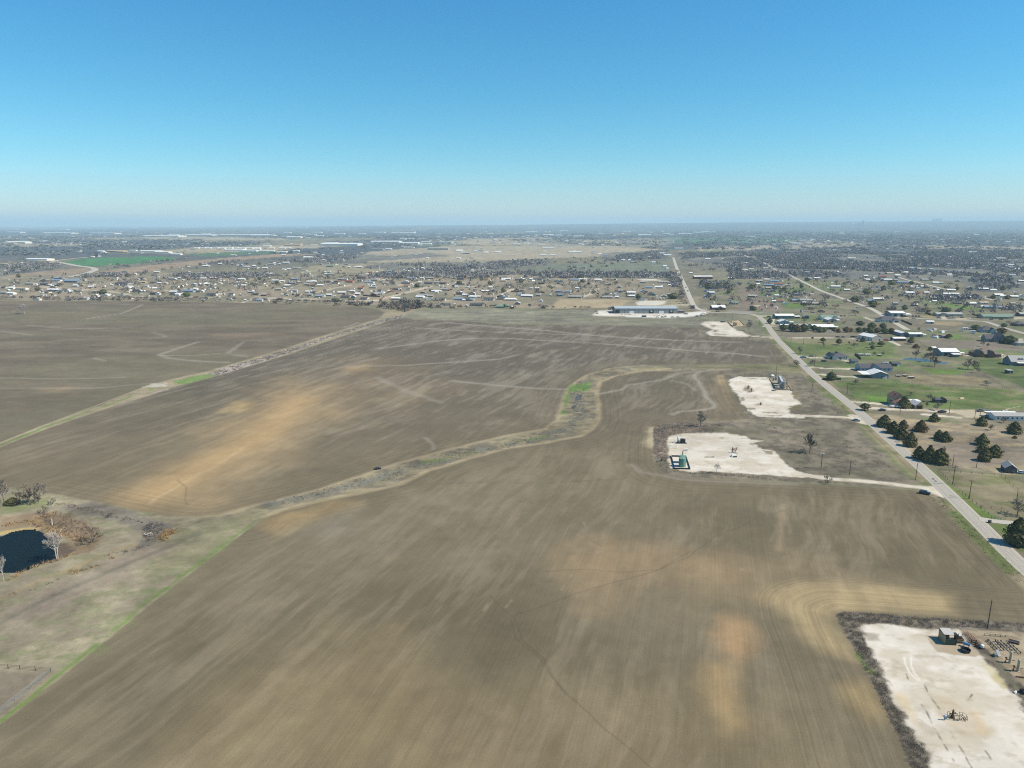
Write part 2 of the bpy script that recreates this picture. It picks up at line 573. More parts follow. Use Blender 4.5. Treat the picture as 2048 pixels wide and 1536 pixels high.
def soil(far_w):
    def f(x, y):
        a = x * C_ROW - y * S_ROW
        b = x * S_ROW + y * C_ROW
        big = fbm(x / 130, y / 130, 201, 3)
        w1 = (fbm(x / 38, y / 38, 215, 3) - .5) * 9
        a2 = x * .93 - y * .37 + w1
        b2 = x * .37 + y * .93
        st = fbm(a2 / 3.0, b2 / 24, 207, 5, .62) * .55 + fbm(a2 / 17, b2 / 52, 211, 4, .6) * .45
        t = sstep(.44, .68, st)
        c = mixc(SOIL_D, SOIL_M, sstep(.3, .6, big))
        c = c + (SOIL_L[None] - c) * (.52 * t)[:, None]
        cg = mixc(GREY_D, GREY_L, .8 * t)
        fw = np.clip(far_w * sstep(260, 620, y), 0, 1)[:, None]
        return c + (cg - c) * fw
    return f


def soil_left(x, y):
    st = fbm(x / 60 + y / 300, y / 22, 221, 5, .6)
    c = mixc(a3(109, 99, 84), a3(123, 112, 95), sstep(.36, .68, st))
    g = sstep(.45, .65, fbm(x / 160, y / 120, 227, 3))
    return c + (a3(120, 115, 92)[None] - c) * (.45 * g)[:, None]


PW_LOW, PW_MID, PW_LEFT = W(PX_LOW), W(PX_MID), W(PX_LEFT)
paint(PX_LEFT, soil_left, 1.2, 1.5, 12, 1, 'ploughed_field', .3)
paint(PX_MID, soil(1.0), 1.2, 1.5, 10, 1, 'ploughed_field', .45)
paint(PX_LOW, soil(.8), .8, .9, 8, 1, 'ploughed_field', .5)

# furrow coordinate: along the field inside, round its edge on the headlands
ROWC[:] = X * C_ROW - Y * S_ROW
sel = region(PW_LEFT, 5)
ROWC[sel] = np.where(inside(X[sel], Y[sel], PW_LEFT), Y[sel] * .35 + X[sel] * .03, ROWC[sel])
EDGE_LOW = W(PX_LOW[8:46]) + W([(2300, 1390)])
PAD1_LOT = p1((58, 212), (120, 188), (400, 203), (800, 240), (1100, 255), (1350, 270), (1700, 296), (2400, 340)) + [(2500, 1900)] + \
    p1((900, 1800), (770, 1690), (700, 1536), (620, 1340), (520, 1140), (440, 960), (330, 740), (200, 490), (110, 340))
for pts, closed, wid, sub in ((EDGE_LOW, False, 20, PW_LOW), (W(PAD1_LOT), True, 24, PW_LOW), (W(PX_MID[20:46]), False, 26, PW_MID)):
    sel = region(pts, 60)
    d = seg_dist(X[sel], Y[sel], pts, closed)
    ok = (d < wid) & (CLS[sel] == 1)
    ROWC[sel[ok]] = d[ok] + 500
    FUR[sel[ok]] = 1.15
    lay(sel, np.where(CLS[sel] == 1, .35 * (1 - sstep(wid - 5, wid + 4, d)), 0), SOIL_D * 1.05)

# ---- sandy yellow rises in the soil
def sand(px, soft, alpha, col=TANS, namp=0.0):
    def f(x, y):
        a = x * C_ROW - y * S_ROW
        b = x * S_ROW + y * C_ROW
        return mixc(np.array(col) * .86, np.array(col) * 1.04, sstep(.38, .65, fbm(a / 5, b / 30, 241, 4)))
    paint(px, f, soft, namp or soft * .8, max(18, soft * 1.6), alpha)


sand([(255, 985), (330, 935), (450, 845), (520, 795), (560, 755), (650, 775), (665, 830), (600, 885), (480, 955), (380, 1015), (300, 1020)], 26, .62)
stroke([(300, 990), (420, 925), (530, 868), (600, 800)], 18, a3(186, 156, 112), .7, 16)
stroke([(305, 1005), (330, 985), (400, 950), (440, 925), (500, 885)], 1.8, a3(194, 172, 134), .5, 2.0, 3.0)
stroke([(355, 960), (373, 975), (370, 1000), (375, 1010)], .8, a3(110, 100, 80), .5, .5)
sand([(452, 822), (480, 806), (505, 808), (478, 824)], 9, .75, a3(188, 164, 116))
sand([(600, 745), (690, 715), (800, 720), (900, 780), (800, 830), (690, 800)], 40, .28, a3(164, 142, 112))
sand([(690, 735), (740, 728), (735, 740), (700, 742)], 12, .6)
sand([(520, 1045), (560, 1026), (660, 1008), (700, 1010), (640, 1030), (560, 1062)], 9, .65, a3(168, 144, 104))
sand(f4((480, 250), (700, 205), (900, 215), (1250, 245), (1390, 330), (1410, 420), (1250, 385), (1000, 350), (860, 380), (700, 460), (590, 400)), 16, .5, a3(162, 137, 104))
sand(f4((1190, 610), (1250, 545), (1330, 560), (1400, 680), (1330, 740), (1230, 690)), 6, .85, a3(182, 150, 112))
sand(f4((1150, 740), (1290, 740), (1300, 880), (1340, 1040), (1280, 1060), (1185, 900)), 6.5, .8, a3(176, 149, 108))
sand(f4((1410, 440), (1560, 385), (1750, 372), (2048, 400), (2300, 430), (2300, 520), (2048, 505), (1775, 500), (1730, 560), (1790, 640), (1830, 720), (1700, 690), (1600, 600), (1530, 520)), 5, .72, a3(182, 162, 122))
sand(f4((1800, 860), (1870, 850), (1950, 960), (1900, 1000)), 6, .5, a3(170, 148, 104))
sand(n6((20, 60), (90, 60), (95, 400), (60, 450), (10, 300)), 5, .95, a3(206, 192, 158))
sand(n5((-40, 120), (80, 110), (140, 250), (60, 300), (-60, 260)), 7, .8, a3(192, 170, 128))
sand(n5((-120, 300), (200, 320), (420, 700), (100, 800), (-150, 600)), 14, .35, a3(160, 138, 108))
sand([(480, 1330), (800, 1250), (960, 1400), (900, 1600), (300, 1600)], 22, .5, a3(152, 134, 100))
sand([(900, 1380), (1200, 1330), (1600, 1400), (1700, 1600), (900, 1640)], 20, .35, a3(150, 133, 101))
sand([(1300, 1130), (1600, 1100), (1900, 1190), (1600, 1210), (1380, 1230)], 12, .3, a3(154, 136, 106))
sand([(0, 1500), (200, 1420), (420, 1560), (0, 1600)], 12, .3, a3(150, 136, 108))
sand(f3((180, 450), (280, 440), (390, 450), (300, 460)), 10, .5, a3(164, 140, 106))
sand(f3((1000, 200), (1250, 190), (1240, 215), (1050, 215)), 24, .35, a3(150, 128, 108))
for q in (((1010, 1215), (1022, 1200)), ((1165, 1045), (1180, 1085)), ((1480, 1110), (1485, 1140)), ((1120, 1180), (1140, 1150)), ((965, 1222), (975, 1206))):
    stroke(q, .7, a3(182, 166, 138), .32, .8, 1.2, breaks=.45)
stroke([(1566, 1010), (1562, 1060), (1558, 1100)], 2, a3(156, 138, 112), .6, 2)
stroke(f4((-40, 60), (10, 160), (50, 300), (110, 400)), 5, a3(138, 126, 106), .3, 5, 4, breaks=.4)
stroke([(800, 975), (860, 1000), (930, 1012), (1000, 1012)], 7, a3(138, 128, 110), .45, 7, 5, breaks=.4)
sand([(600, 1060), (700, 1020), (720, 1060), (640, 1110)], 10, .3, a3(142, 136, 122))

# ---- pale wash lines, terraces and wheel marks
PALE = a3(164, 156, 143)
for pts, wd, al in ((f1((-60, 342), (0, 335), (130, 318), (250, 300), (450, 283), (680, 283), (1000, 300), (1400, 325), (1700, 350), (2048, 375), (2200, 392)), 5, .7),
                    (f1((150, 222), (400, 236), (700, 248), (1050, 262)), 5, .55),
                    (f1((340, 192), (700, 222), (900, 235), (1100, 258), (1400, 280), (1700, 295), (2048, 305)), 7, .6),
                    (f1((-250, 448), (100, 440), (330, 425), (640, 405), (740, 380)), 4, .6),
                    (f1((360, 532), (600, 555), (830, 575), (1030, 582)), 5, .55),
                    (f1((1225, 608), (1350, 585), (1400, 555), (1600, 525), (1680, 490), (1780, 478), (2048, 463)), 2.6, .75),
                    (f1((1810, 476), (1775, 500), (1830, 570), (1850, 620), (1900, 670), (1895, 690), (1820, 703), (1690, 710), (1650, 732)), 2.8, .85),
                    (f1((1650, 530), (1740, 550), (1790, 590)), 2.5, .5),
                    (f2((800, 350), (450, 330), (300, 310), (245, 282), (400, 230), (560, 180)), 5, .6),
                    (f2((250, 290), (500, 290), (800, 272), (930, 180)), 4, .5), (f2((800, 275), (900, 290), (960, 300)), 4, .4),
                    (f3((400, 130), (560, 105), (645, 68)), 4, .7), (f3((130, 160), (300, 175), (560, 178)), 4, .45),
                    (f3((-100, 183), (0, 186), (150, 205)), 4, .5), (f3((-100, 398), (300, 405), (560, 398)), 3, .55), (f3((-100, 452), (150, 445), (420, 448), (680, 425)), 3, .5),
                    (f3((700, 195), (760, 212), (680, 222)), 4, .4), (f3((430, 310), (480, 322)), 3, .5), (f3((420, 60), (640, 66)), 3, .4),
                    (f5((895, 448), (915, 458), (935, 475), (942, 492), (938, 506)), 1.3, .7), (f5((650, 140), (800, 210), (980, 270)), 6, .35),
                    (n7((20, 560), (120, 640), (500, 700), (900, 735), (1700, 760)), 3, .35)):
    stroke(pts, wd, PALE, al * .85, 2.2, 1.6)
for pts in (f4((185, 435), (230, 490), (290, 540), (330, 640), (420, 720), (480, 820), (540, 890), (620, 960), (700, 1040), (850, 1160), (960, 1260)),
            f4((270, 540), (300, 630), (400, 715), (460, 800), (530, 890)), f4((285, 525), (400, 490), (560, 430), (760, 370), (950, 320), (1080, 260), (1200, 170), (1310, 130), (1400, 75), (1550, 40)),
            f4((440, 325), (600, 312), (780, 328), (950, 318), (1090, 235)), f4((640, 185), (690, 210)), n7((1730, 760), (1770, 850), (1775, 920)), n7((1870, 780), (1910, 840), (1940, 925)),
            n7((-200, 515), (0, 523), (130, 540)), f5((1480, 200), (1475, 260), (1560, 305), (1555, 350)), f5((1000, 680), (1500, 682), (1900, 660))):
    stroke(pts, .34, a3(84, 76, 62), .48, .35, .7)

# ---- strips of grass and weeds between the parts of the field
PX_CREEK = PX_MID[25:39] + [(430, 1034), (500, 1056), (530, 1034)] + PX_LOW[10:26] + [(1530, 738), (1600, 737)]
paint(PX_CREEK, c_creek, .8, .7, 5, 1, 'grass_waterway', 0)
up = PX_MID[24:42]
stroke(up, 3.0, a3(160, 145, 118), .75, 1.0, 1.0)
lo = PX_LOW[9:27]
stroke(lo, 3.4, a3(164, 148, 120), .8, 1.2, 1.0)
stroke(lo, 1.0, a3(116, 126, 80), .4, 1.0, 1.5, breaks=.5)
stroke([(1165, 765), (1150, 800), (1165, 830), (1140, 855), (1060, 880), (940, 905), (850, 930), (740, 960), (640, 988), (540, 1008)], 7, a3(112, 112, 104), .75, 3, 2, breaks=.4)
stroke([(1140, 775), (1132, 800), (1125, 828)], 4, LUSH, .7, 2, 1.5, breaks=.4)
paint([(1140, 770), (1180, 764), (1178, 782), (1142, 783)], LUSH, 1.5, 3, 4, .75)
stroke([(850, 925), (900, 915), (950, 905)], 4, a3(108, 130, 66), .6, 2, 1.5, breaks=.4)
stroke([(1040, 882), (1090, 873)], 4, a3(108, 130, 66), .6, 2, 1.5, breaks=.4)
stroke([(1270, 742), (1330, 734), (1560, 733)], 4, a3(134, 130, 84), .7, 2, 2, breaks=.4)
paint([(1480, 728), (1600, 730), (1640, 770), (1560, 742), (1480, 738)], a3(122, 122, 84), 3, 5, 8, .6)
# the diagonal strip
PX_DIAG = [(-420, 1082), (0, 885), (88, 850), (198, 812), (295, 771), (341, 759), (416, 742), (504, 716), (577, 694), (675, 662), (758, 637), (770, 625), (800, 612), (838, 621), (802, 634),
           (760, 648), (675, 676), (577, 709), (504, 731), (416, 757), (345, 775), (299, 791), (198, 822), (88, 860), (0, 895), (-420, 1091)]
paint(PX_DIAG, a3(150, 138, 114), .8, .6, 6, 1, 'grass_waterway', 0)
paint(f2((640, 445), (800, 380), (1000, 330), (1300, 240), (1700, 110), (2048, 0), (2230, -40), (2240, -22), (2048, 22), (1700, 125), (1300, 270), (1000, 365), (740, 455)),
      lambda x, y: mixc(a3(122, 114, 106), a3(168, 158, 146), sstep(.35, .62, fbm(x / 3, y / 9, 261, 4, .6))), 1.2, 1.5, 6)
paint(f2((330, 512), (480, 470), (620, 446), (715, 450), (600, 485), (440, 528)), a3(104, 134, 70), 1.5, 3, 6, .8)
paint(f2((120, 545), (190, 520), (310, 515), (315, 545), (200, 550)), a3(190, 184, 172), .8, 5, 4, .55)
paint(f2((180, 595), (300, 562), (310, 570), (200, 602)), a3(188, 182, 168), .8, 3, 4, .5)
paint(f2((145, 560), (200, 555), (200, 575), (150, 582)), a3(110, 132, 74), .8, 1.5, 4, .8)
stroke([(0, 890), (88, 855), (180, 822), (260, 794)], 2.5, a3(104, 132, 66), .8, 1.2, 1.0, breaks=.3)
stroke([(0, 886), (88, 851), (295, 772)], 1.4, a3(176, 164, 136), .7, .8)
stroke([(1745 / 4.096 + 260, 655), (1800 / 4.096 + 260, 652), (1870 / 4.096 + 260, 645)], 3, PALE, .7, 2)
# grass in front of the hedge and behind the middle field
paint([(806, 634), (832, 620), (900, 617), (1188, 620), (1184, 633), (1240, 637), (1400, 634), (1405, 642), (1396, 655), (1330, 652), (1000, 647), (900, 640)],
      lambda x, y: mixc(a3(126, 122, 106), a3(142, 138, 116), sstep(.4, .62, fbm(x / 30, y / 9, 271, 4))), 3, 3, 14, 1, 'pasture', 0)
stroke([(840, 619.5), (900, 617.5), (1000, 617.5), (1100, 619)], 6, a3(106, 124, 82), .7, 3)
# grass land round the pond
paint([(-500, 1075), (0, 975), (90, 987), (180, 1002), (250, 1016), (330, 1032), (430, 1036), (505, 1050), (530, 1032), (440, 1102), (380, 1148), (300, 1209), (220, 1274),
       (140, 1340), (60, 1402), (0, 1448), (-500, 1810)], c_grassleft, .8, .6, 5, 1, 'pasture', 0)
stroke([(0, 1441), (60, 1395), (140, 1332), (220, 1266), (300, 1201), (380, 1141), (440, 1096), (500, 1051), (528, 1034)], 1.3, a3(104, 128, 62), .9, .8, .8, breaks=.36)
stroke([(150, 1325), (220, 1262), (300, 1194), (380, 1132), (440, 1088)], 7, a3(114, 126, 80), .6, 4, 4, breaks=.5)
paint([(250, 1110), (330, 1075), (440, 1030), (520, 1030), (440, 1085), (380, 1125), (300, 1165)], a3(128, 124, 94), 6, 9, 8, .5)
paint([(0, 1220), (120, 1160), (300, 1085), (360, 1090), (260, 1150), (120, 1215), (0, 1270)], a3(152, 138, 122), 5, 6, 10, .75)
stroke([(0, 1245), (60, 1215), (140, 1178), (230, 1138), (330, 1098), (400, 1066)], 2.4, a3(110, 108, 92), .6, 1.5, 1.0)
stroke([(0, 1198), (80, 1163), (160, 1128), (230, 1100), (300, 1080)], 3, a3(156, 136, 104), .55, 2, 1.5, breaks=.4)
paint(p := [(-100, 1345), (102, 1344), (90, 1352), (40, 1400), (0, 1428), (-100, 1480)], a3(126, 116, 100), 1.5, 2, 5, .85)
stroke([(-40, 1450), (0, 1420), (40, 1390), (88, 1346)], 1.2, a3(150, 146, 132), .7, .8)
paint([(100, 1015), (180, 1005), (250, 1018), (300, 1040), (340, 1050), (280, 1062), (200, 1035)], a3(126, 118, 110), 1.5, 3, 4, .7)
paint(pl((1380, 600), (1480, 550), (1660, 590), (1700, 640), (1560, 760), (1300, 820), (1400, 700)), a3(120, 114, 106), 1.5, 3, 3, .8)
paint(pl((0, 500), (400, 470), (650, 480), (850, 560), (980, 620), (1000, 740), (850, 860), (740, 860), (640, 720), (420, 620), (250, 590), (100, 620), (0, 660)), a3(138, 118, 94), 1.5, 3, 4, .85)
paint(pl((280, 628), (420, 650), (560, 740), (650, 775), (720, 830), (640, 890), (540, 930), (420, 960), (300, 800)), a3(98, 82, 74), 1.2, 1.5, 3, .85)
stroke(pl((0, 672), (120, 640), (260, 622), (340, 630)), 3, a3(184, 160, 104), .8, 1.5, 1)
paint(pl((0, 400), (180, 380), (430, 340), (460, 380), (200, 450), (0, 500)), a3(122, 128, 88), 3, 4, 8, .8)

# ---- land along the road
LOT2 = n5((90, 100), (300, 60), (960, 70), (1150, 60), (1300, 100), (1700, 60), (1790, 30), (2600, 900), (2700, 1000), (2048, 1060), (1500, 1050), (700, 1010), (600, 990), (420, 780), (240, 440))
LOT3 = [(1500, 838), (1560, 838), (1705, 842), (1775, 890), (1850, 960), (1855, 972), (1840, 978), (1780, 974), (1640, 967), (1500, 959), (1365, 954), (1327, 945), (1310, 928), (1307, 900), (1309, 858), (1336, 847), (1420, 843)]
LOT4 = n4((330, 420), (420, 300), (1300, 290), (1420, 330), (1560, 500), (1860, 800), (1940, 880), (2010, 960), (1800, 900), (1400, 860), (900, 860), (300, 870))


def c_lot(x, y):
    t = sstep(.35, .65, fbm(x / 5, y / 5, 281, 5, .6))
    g = sstep(.5, .66, fbm(x / 18 + 4, y / 12, 283, 4))
    c = mixc(a3(104, 97, 84), a3(130, 121, 104), t)
    return c + (a3(114, 110, 86)[None] - c) * (.4 * g)[:, None]


for q in (LOT2, LOT4):
    paint(q, c_lot, 1.2, 1.2, 5, 1, 'brush_margin', 0)
paint(LOT3, c_lot, .8, .8, 5, 1, 'brush_margin', 0)
paint([(1400, 632), (1500, 629), (1530, 650), (1545, 676), (1480, 660), (1400, 640)], a3(126, 124, 102), 3, 3, 10, .8)
for q in (n6((60, 100), (150, 0), (500, -60), (1200, -40), (1200, 120), (560, 180), (360, 260), (330, 560), (160, 700), (60, 600)),):
    paint(q, lambda x, y: mixc(a3(106, 98, 92), a3(142, 126, 110), sstep(.4, .6, fbm(x / 2.5, y / 2.5, 287, 4, .6))), 1, 1, 4, .8)
stroke([(1722, 850), (1780, 905), (1838, 965)], 5, a3(112, 126, 70), .75, 4, 2, breaks=.42)
stroke([(1640, 775), (1690, 820), (1705, 836)], 6, a3(112, 126, 74), .7, 4, 2, breaks=.4)
# verges of the county road
ROAD = [(2420, 1455), (2300, 1350), (2160, 1232), (2040, 1128), (1946, 1035), (1877, 968), (1800, 897), (1711, 818), (1634, 756), (1591, 714.5), (1552, 675), (1533, 649), (1520, 635),
        (1508, 629.5), (1490, 627), (1450, 625.5), (1412, 624.8)]
VER = ROAD[:14]
stroke(VER, 17, lambda x, y: mixc(a3(150, 138, 112), a3(112, 124, 74), sstep(.42, .6, fbm(x / 9, y / 14, 291, 4))), .9, 1.5, 1.2, 'pasture', fur=0)
stroke([(px_ - 14 * (py_ - 449) / 500, py_ + 11 * (py_ - 449) / 500) for px_, py_ in VER[:10]], 1.4, a3(96, 86, 66), .45, 1.0, .8, breaks=.42)
# pastures and yards to the right of the road
PX_RIGHT = [(1420, 618), (1500, 618), (1530, 640), (1560, 668), (1610, 716), (1660, 762), (1725, 822), (1810, 900), (1890, 972), (1960, 1040), (2060, 1138), (2500, 1500), (2700, 1300), (2700, 700), (2048, 640), (1700, 560), (1420, 560)]
paint(PX_RIGHT, lambda x, y: np.where((fbm(x / 90, y / 60, 301, 3) > .5)[:, None], c_dry(x, y), c_pasture(x, y)), 2, 0, 8, .9, 'pasture', 0)
paint(n1((300, 520), (900, 520), (1500, 560), (2048, 560), (2048, 740), (1340, 720), (1050, 760), (560, 770), (420, 640)), a3(104, 118, 70), 2, 5, 14, .85, 'pasture')
paint(n1((300, 510), (800, 520), (1500, 540), (1640, 570), (1100, 610), (560, 580)), a3(146, 136, 108), 2, 4, 12, .7)
paint(n1((680, 850), (1250, 860), (1480, 900), (1480, 940), (800, 940)), a3(100, 114, 72), 2, 4, 10, .8)
paint(n1((200, 330), (800, 380), (1500, 420), (1600, 490), (300, 490)), a3(132, 124, 106), 2, 3, 10, .85)
paint(n1((560, 60), (1100, 60), (1900, 150), (1800, 190), (1100, 170), (560, 140)), a3(138, 130, 110), 2, 4, 12, .8)
paint(n1((0, 20), (380, 40), (330, 130), (0, 150)), a3(132, 124, 110), 2, 3, 12, .85)
paint(n3((100, 120), (700, 140), (1200, 170), (1900, 190), (2100, 260), (2200, 440), (1500, 420), (1250, 415), (480, 345), (235, 325), (180, 190)), lambda x, y: mixc(a3(98, 114, 64), a3(126, 124, 86), sstep(.46, .66, fbm(x / 12, y / 8, 311, 4))), 1.5, 3, 8, .95, 'pasture')
paint(n3((380, 270), (620, 280), (640, 340), (440, 340)), a3(104, 136, 60), 1.5, 2, 5, .8)
paint(n2((1330, 760), (1700, 745), (2400, 760), (2400, 1300), (1500, 990), (1330, 900)), lambda x, y: mixc(a3(88, 104, 62), a3(108, 116, 74), sstep(.4, .66, fbm(x / 12, y / 8, 313, 4))), 2, 3, 8, .95, 'pasture')
paint(n2((430, 880), (800, 900), (1100, 960), (1120, 985), (700, 985)), a3(104, 130, 58), 1.5, 4, 8, .8)
paint(n2((0, 960), (500, 990), (1300, 1010), (1500, 1060), (1400, 1150), (400, 1120)), a3(150, 138, 106), 2, 5, 12, .8)
paint(n2((360, 440), (900, 460), (1500, 460), (1700, 520), (2048, 560), (2048, 620), (1300, 600), (1050, 600), (720, 560)), a3(134, 124, 110), 2, 4, 12, .9)
paint(n2((930, 380), (1080, 370), (1100, 420), (940, 440)), a3(106, 134, 62), 1.5, 3, 8, .8)
paint(n2((640, 180), (1100, 190), (1180, 230), (900, 240), (700, 220)), a3(168, 152, 118), 2, 4, 12, .7)
paint(n2((470, 85), (680, 90), (690, 120), (500, 110)), a3(172, 152, 104), 2, 3, 8, .8)
paint(zH((930, 670), (1100, 680), (1450, 725), (1500, 760), (1250, 740)), a3(104, 138, 60), 3, 4, 14, .9)
paint(zG((990, 690), (1130, 680), (1340, 685), (1330, 720), (1130, 715)), a3(106, 134, 62), 3, 4, 14, .8)
paint(zG((520, 610), (1000, 640), (1050, 760), (560, 770), (420, 720)), a3(140, 124, 108), 3, 4, 14, .85)
paint(zG((450, 490), (700, 490), (760, 560), (560, 600)), a3(138, 122, 110), 3, 4, 14, .85)
# the dry slope with the cedars, and the paddock below it
paint(n8((420, 30), (700, 50), (1100, 110), (1500, 140), (2100, 200), (2400, 280), (2400, 640), (1850, 640), (1000, 520), (760, 330)), c_sere, 1.5, 1.5, 6, 1, 'dry_meadow', 0)
paint(n8((900, 330), (1500, 330), (2100, 420), (2100, 540), (1300, 560), (1000, 500)), a3(124, 114, 104), 3, 4, 8, .65)
paint(n8((1180, 600), (1840, 650), (2100, 760), (2200, 1050), (2100, 1100), (1830, 1100), (1600, 970), (1400, 830), (1250, 680)), lambda x, y: mixc(a3(140, 130, 104), a3(122, 122, 84), sstep(.45, .62, fbm(x / 9, y / 7, 331, 4))), 1, 1.5, 5, .9, 'pasture')
stroke(n8((1090, 600), (1330, 790), (1560, 990), (1700, 1090)), 3.5, a3(112, 132, 62), .85, 1.6, 1.2, breaks=.34)
paint(n8((1680, 1120), (1900, 1150), (2100, 1180), (2100, 1420), (2000, 1400), (1760, 1220)), a3(102, 120, 62), 1.5, 1.5, 5, .85)
stroke(n8((1210, 605), (1500, 630), (1830, 655)), 1.2, a3(178, 166, 138), .7, 1)
paint(n3((1850, 415), (2000, 385), (2000, 388), (1880, 405), (1870, 440)), a3(196, 188, 164), .6, 0, 5, .9)

# ---- gravel: tracks, drives, pads
for pts, wd in ((n8((-40, 662), (0, 672), (100, 682), (300, 695), (600, 720), (850, 750), (1040, 772), (1150, 775)), 4.6), (n8((1110, 790), (1250, 850)), 7),
                (n5((1700, 935), (2048, 950), (2500, 965), (2740, 985)), 5.0), (n8((330, 60), (440, 130)), 7), (n4((1330, 762), (1560, 785), (1800, 800), (1900, 815)), 5.5),
                (n1((270, 490), (800, 500), (1450, 508), (1560, 520)), 5), (n1((1440, 510), (1640, 525), (1640, 545)), 9), (n1((540, 775), (800, 798), (1050, 800), (1250, 830), (1330, 852)), 5.5),
                (n1((730, 940), (1000, 965), (1500, 970), (1560, 985)), 5.5), (n1((850, 1050), (1000, 1060), (1250, 1085), (1500, 1097)), 4.5), (n1((70, 320), (310, 318)), 5), (n1((205, 190), (175, 270), (215, 300)), 5),
                (n1((-30, 163), (200, 170)), 5), (n3((190, 330), (450, 350), (640, 372), (770, 385)), 5), (n3((300, 395), (700, 415), (1250, 437)), 6), (n3((1000, 470), (1350, 500)), 4.5),
                (n2((0, 470), (80, 510), (150, 545)), 4), (n2((1160, 690), (1330, 695)), 4.5), (n2((1330, 395), (1480, 400)), 4), (n2((20, 60), (150, 110), (350, 125)), 5),
                (n2((800, 100), (850, 145)), 6), (n1((1590, 190), (1720, 235)), 5), (zG((980, 580), (1210, 585)), 5), (zG((1500, 600), (1760, 605)), 4), (zG((1580, 685), (1940, 692)), 4),
                (zG((950, 515), (1090, 515)), 5), (zG((560, 700), (950, 715)), 4), (n1((1060, 175), (1600, 190)), 3)):
    stroke(pts, wd, c_track, .95, .9, .7, 'gravel_track', fur=0)
for q in (n3((1230, 420), (1480, 420), (1700, 440), (1720, 500), (1450, 500)), n2((1690, 690), (1900, 700), (1900, 735), (1700, 735)), n2((0, 430), (60, 430), (60, 470), (0, 470)),
          n2((1880, 110), (2048, 110), (2048, 140), (1900, 145)), n2((1900, 430), (2048, 440), (2048, 475), (1930, 470)), n2((1000, 120), (1200, 125), (1200, 145), (1000, 145))):
    paint(q, a3(188, 176, 150), 1, 2, 6, .85, 'gravel_yard')
paint(n4((880, 240), (1250, 240), (1680, 270), (1680, 285), (1200, 275), (900, 262)), a3(150, 147, 140), 1.5, 0, 5, .9, 'gravel_yard')
paint(zG((20, 740), (150, 735), (150, 765), (30, 765)), a3(176, 164, 146), 1.5, 1, 5, .8)
YARD = [(1183, 631.5), (1196, 620.5), (1230, 620), (1356, 627), (1392, 623.5), (1420, 622.5), (1412, 628), (1383, 633.5), (1335, 636), (1290, 635), (1243, 633.5)]
paint(YARD, lambda x, y: mixc(a3(216, 211, 200), a3(198, 191, 177), sstep(.4, .7, fbm(x / 16, y / 16, 341, 4))), 2.5, 2, 14, 1, 'gravel_yard', 0)

PAD1 = p1((262, 292), (440, 287), (700, 330), (960, 347), (1110, 347), (1160, 420), (1300, 560), (1370, 650), (1560, 880), (1674, 1060), (1900, 1250), (2100, 1500), (2200, 1900), (1000, 1900), (880, 1540), (868, 1420), (762, 1285), (660, 1150), (648, 1062), (562, 1000), (500, 800), (420, 640), (332, 460))
PAD2 = n5((180, 215), (300, 155), (420, 138), (960, 148), (1030, 200), (1100, 330), (1110, 400), (1460, 425), (1500, 560), (1600, 620), (1680, 660), (1650, 700), (1520, 740), (1400, 800), (1420, 890), (1720, 925), (1760, 990), (1500, 985), (1000, 965), (750, 955), (640, 900), (560, 780), (450, 690), (370, 540), (220, 330))
PAD3 = n7((480, 250), (600, 238), (860, 233), (1000, 235), (1060, 245), (1180, 270), (1240, 300), (1360, 318), (1270, 340), (1350, 400), (1470, 420), (1530, 470), (1580, 545), (1700, 620), (1860, 663), (2048, 678), (2048, 712), (1900, 700), (1600, 678), (1300, 658), (1100, 648), (900, 632), (730, 622), (640, 640), (520, 612), (430, 600), (390, 520), (400, 430), (375, 330), (400, 265))
PAD4 = n4((370, 500), (420, 473), (600, 458), (880, 480), (960, 520), (1030, 590), (1120, 660), (1220, 670), (1340, 745), (1400, 770), (1300, 795), (1000, 790), (560, 768), (455, 700), (600, 640), (430, 560), (355, 540))
paint(PAD1_LOT, c_brush, .5, .5, 4, 1, 'brush_margin', 0)
paint(PAD1, c_gravel, .9, 2.0, 3, 1, 'gravel_pad', 0)
paint(PAD2, c_gravel, .8, 2.2, 4, 1, 'gravel_pad', 0)
paint(PAD3, c_gravel, .7, 1.6, 4, 1, 'gravel_pad', 0)
paint(PAD4, c_gravel, .9, 2.2, 5, 1, 'gravel_pad', 0)
# weeds, oil and ruts on the pads
WEED = a3(128, 118, 88)
paint(n5((470, 420), (520, 330), (620, 330), (700, 430), (600, 470)), a3(120, 104, 84), 1, 2, 2, .7)
paint(n5((700, 700), (860, 670), (880, 720), (760, 735)), a3(120, 104, 86), 1, 1.5, 2, .6)
for q in (n5((580, 160), (760, 165), (740, 180), (600, 178)), n5((830, 175), (990, 175), (980, 190), (850, 190)), n5((300, 235), (430, 240), (400, 248)), n5((700, 553), (800, 558), (780, 570)),
          n5((860, 860), (1150, 860), (1190, 885), (950, 880)), n5((560, 770), (740, 780), (720, 815), (600, 820)), n5((1400, 740), (1620, 700), (1680, 760), (1480, 850)),
          n5((880, 930), (1300, 925), (1250, 945), (950, 945)), n5((420, 560), (500, 560), (520, 630), (450, 640)), n5((1470, 450), (1600, 450), (1640, 560), (1500, 560)),
          n7((1220, 340), (1300, 335), (1290, 352), (1240, 355)), n7((1350, 410), (1470, 425), (1450, 455), (1400, 445)), n7((1120, 285), (1160, 288), (1150, 296)), n7((930, 284), (960, 284), (950, 290)),
          n7((1000, 232), (1070, 232), (1060, 248), (1005, 248)), n7((760, 480), (870, 475), (860, 484), (770, 488)), n4((540, 540), (640, 530), (690, 560), (600, 590)), n4((600, 640), (700, 640), (720, 680), (640, 690)),
          n4((360, 560), (480, 590), (470, 640), (380, 620)), n4((600, 715), (900, 745), (880, 760), (620, 745))):
    paint(q, WEED * .82, .6, 1.6, 1.8, .75)
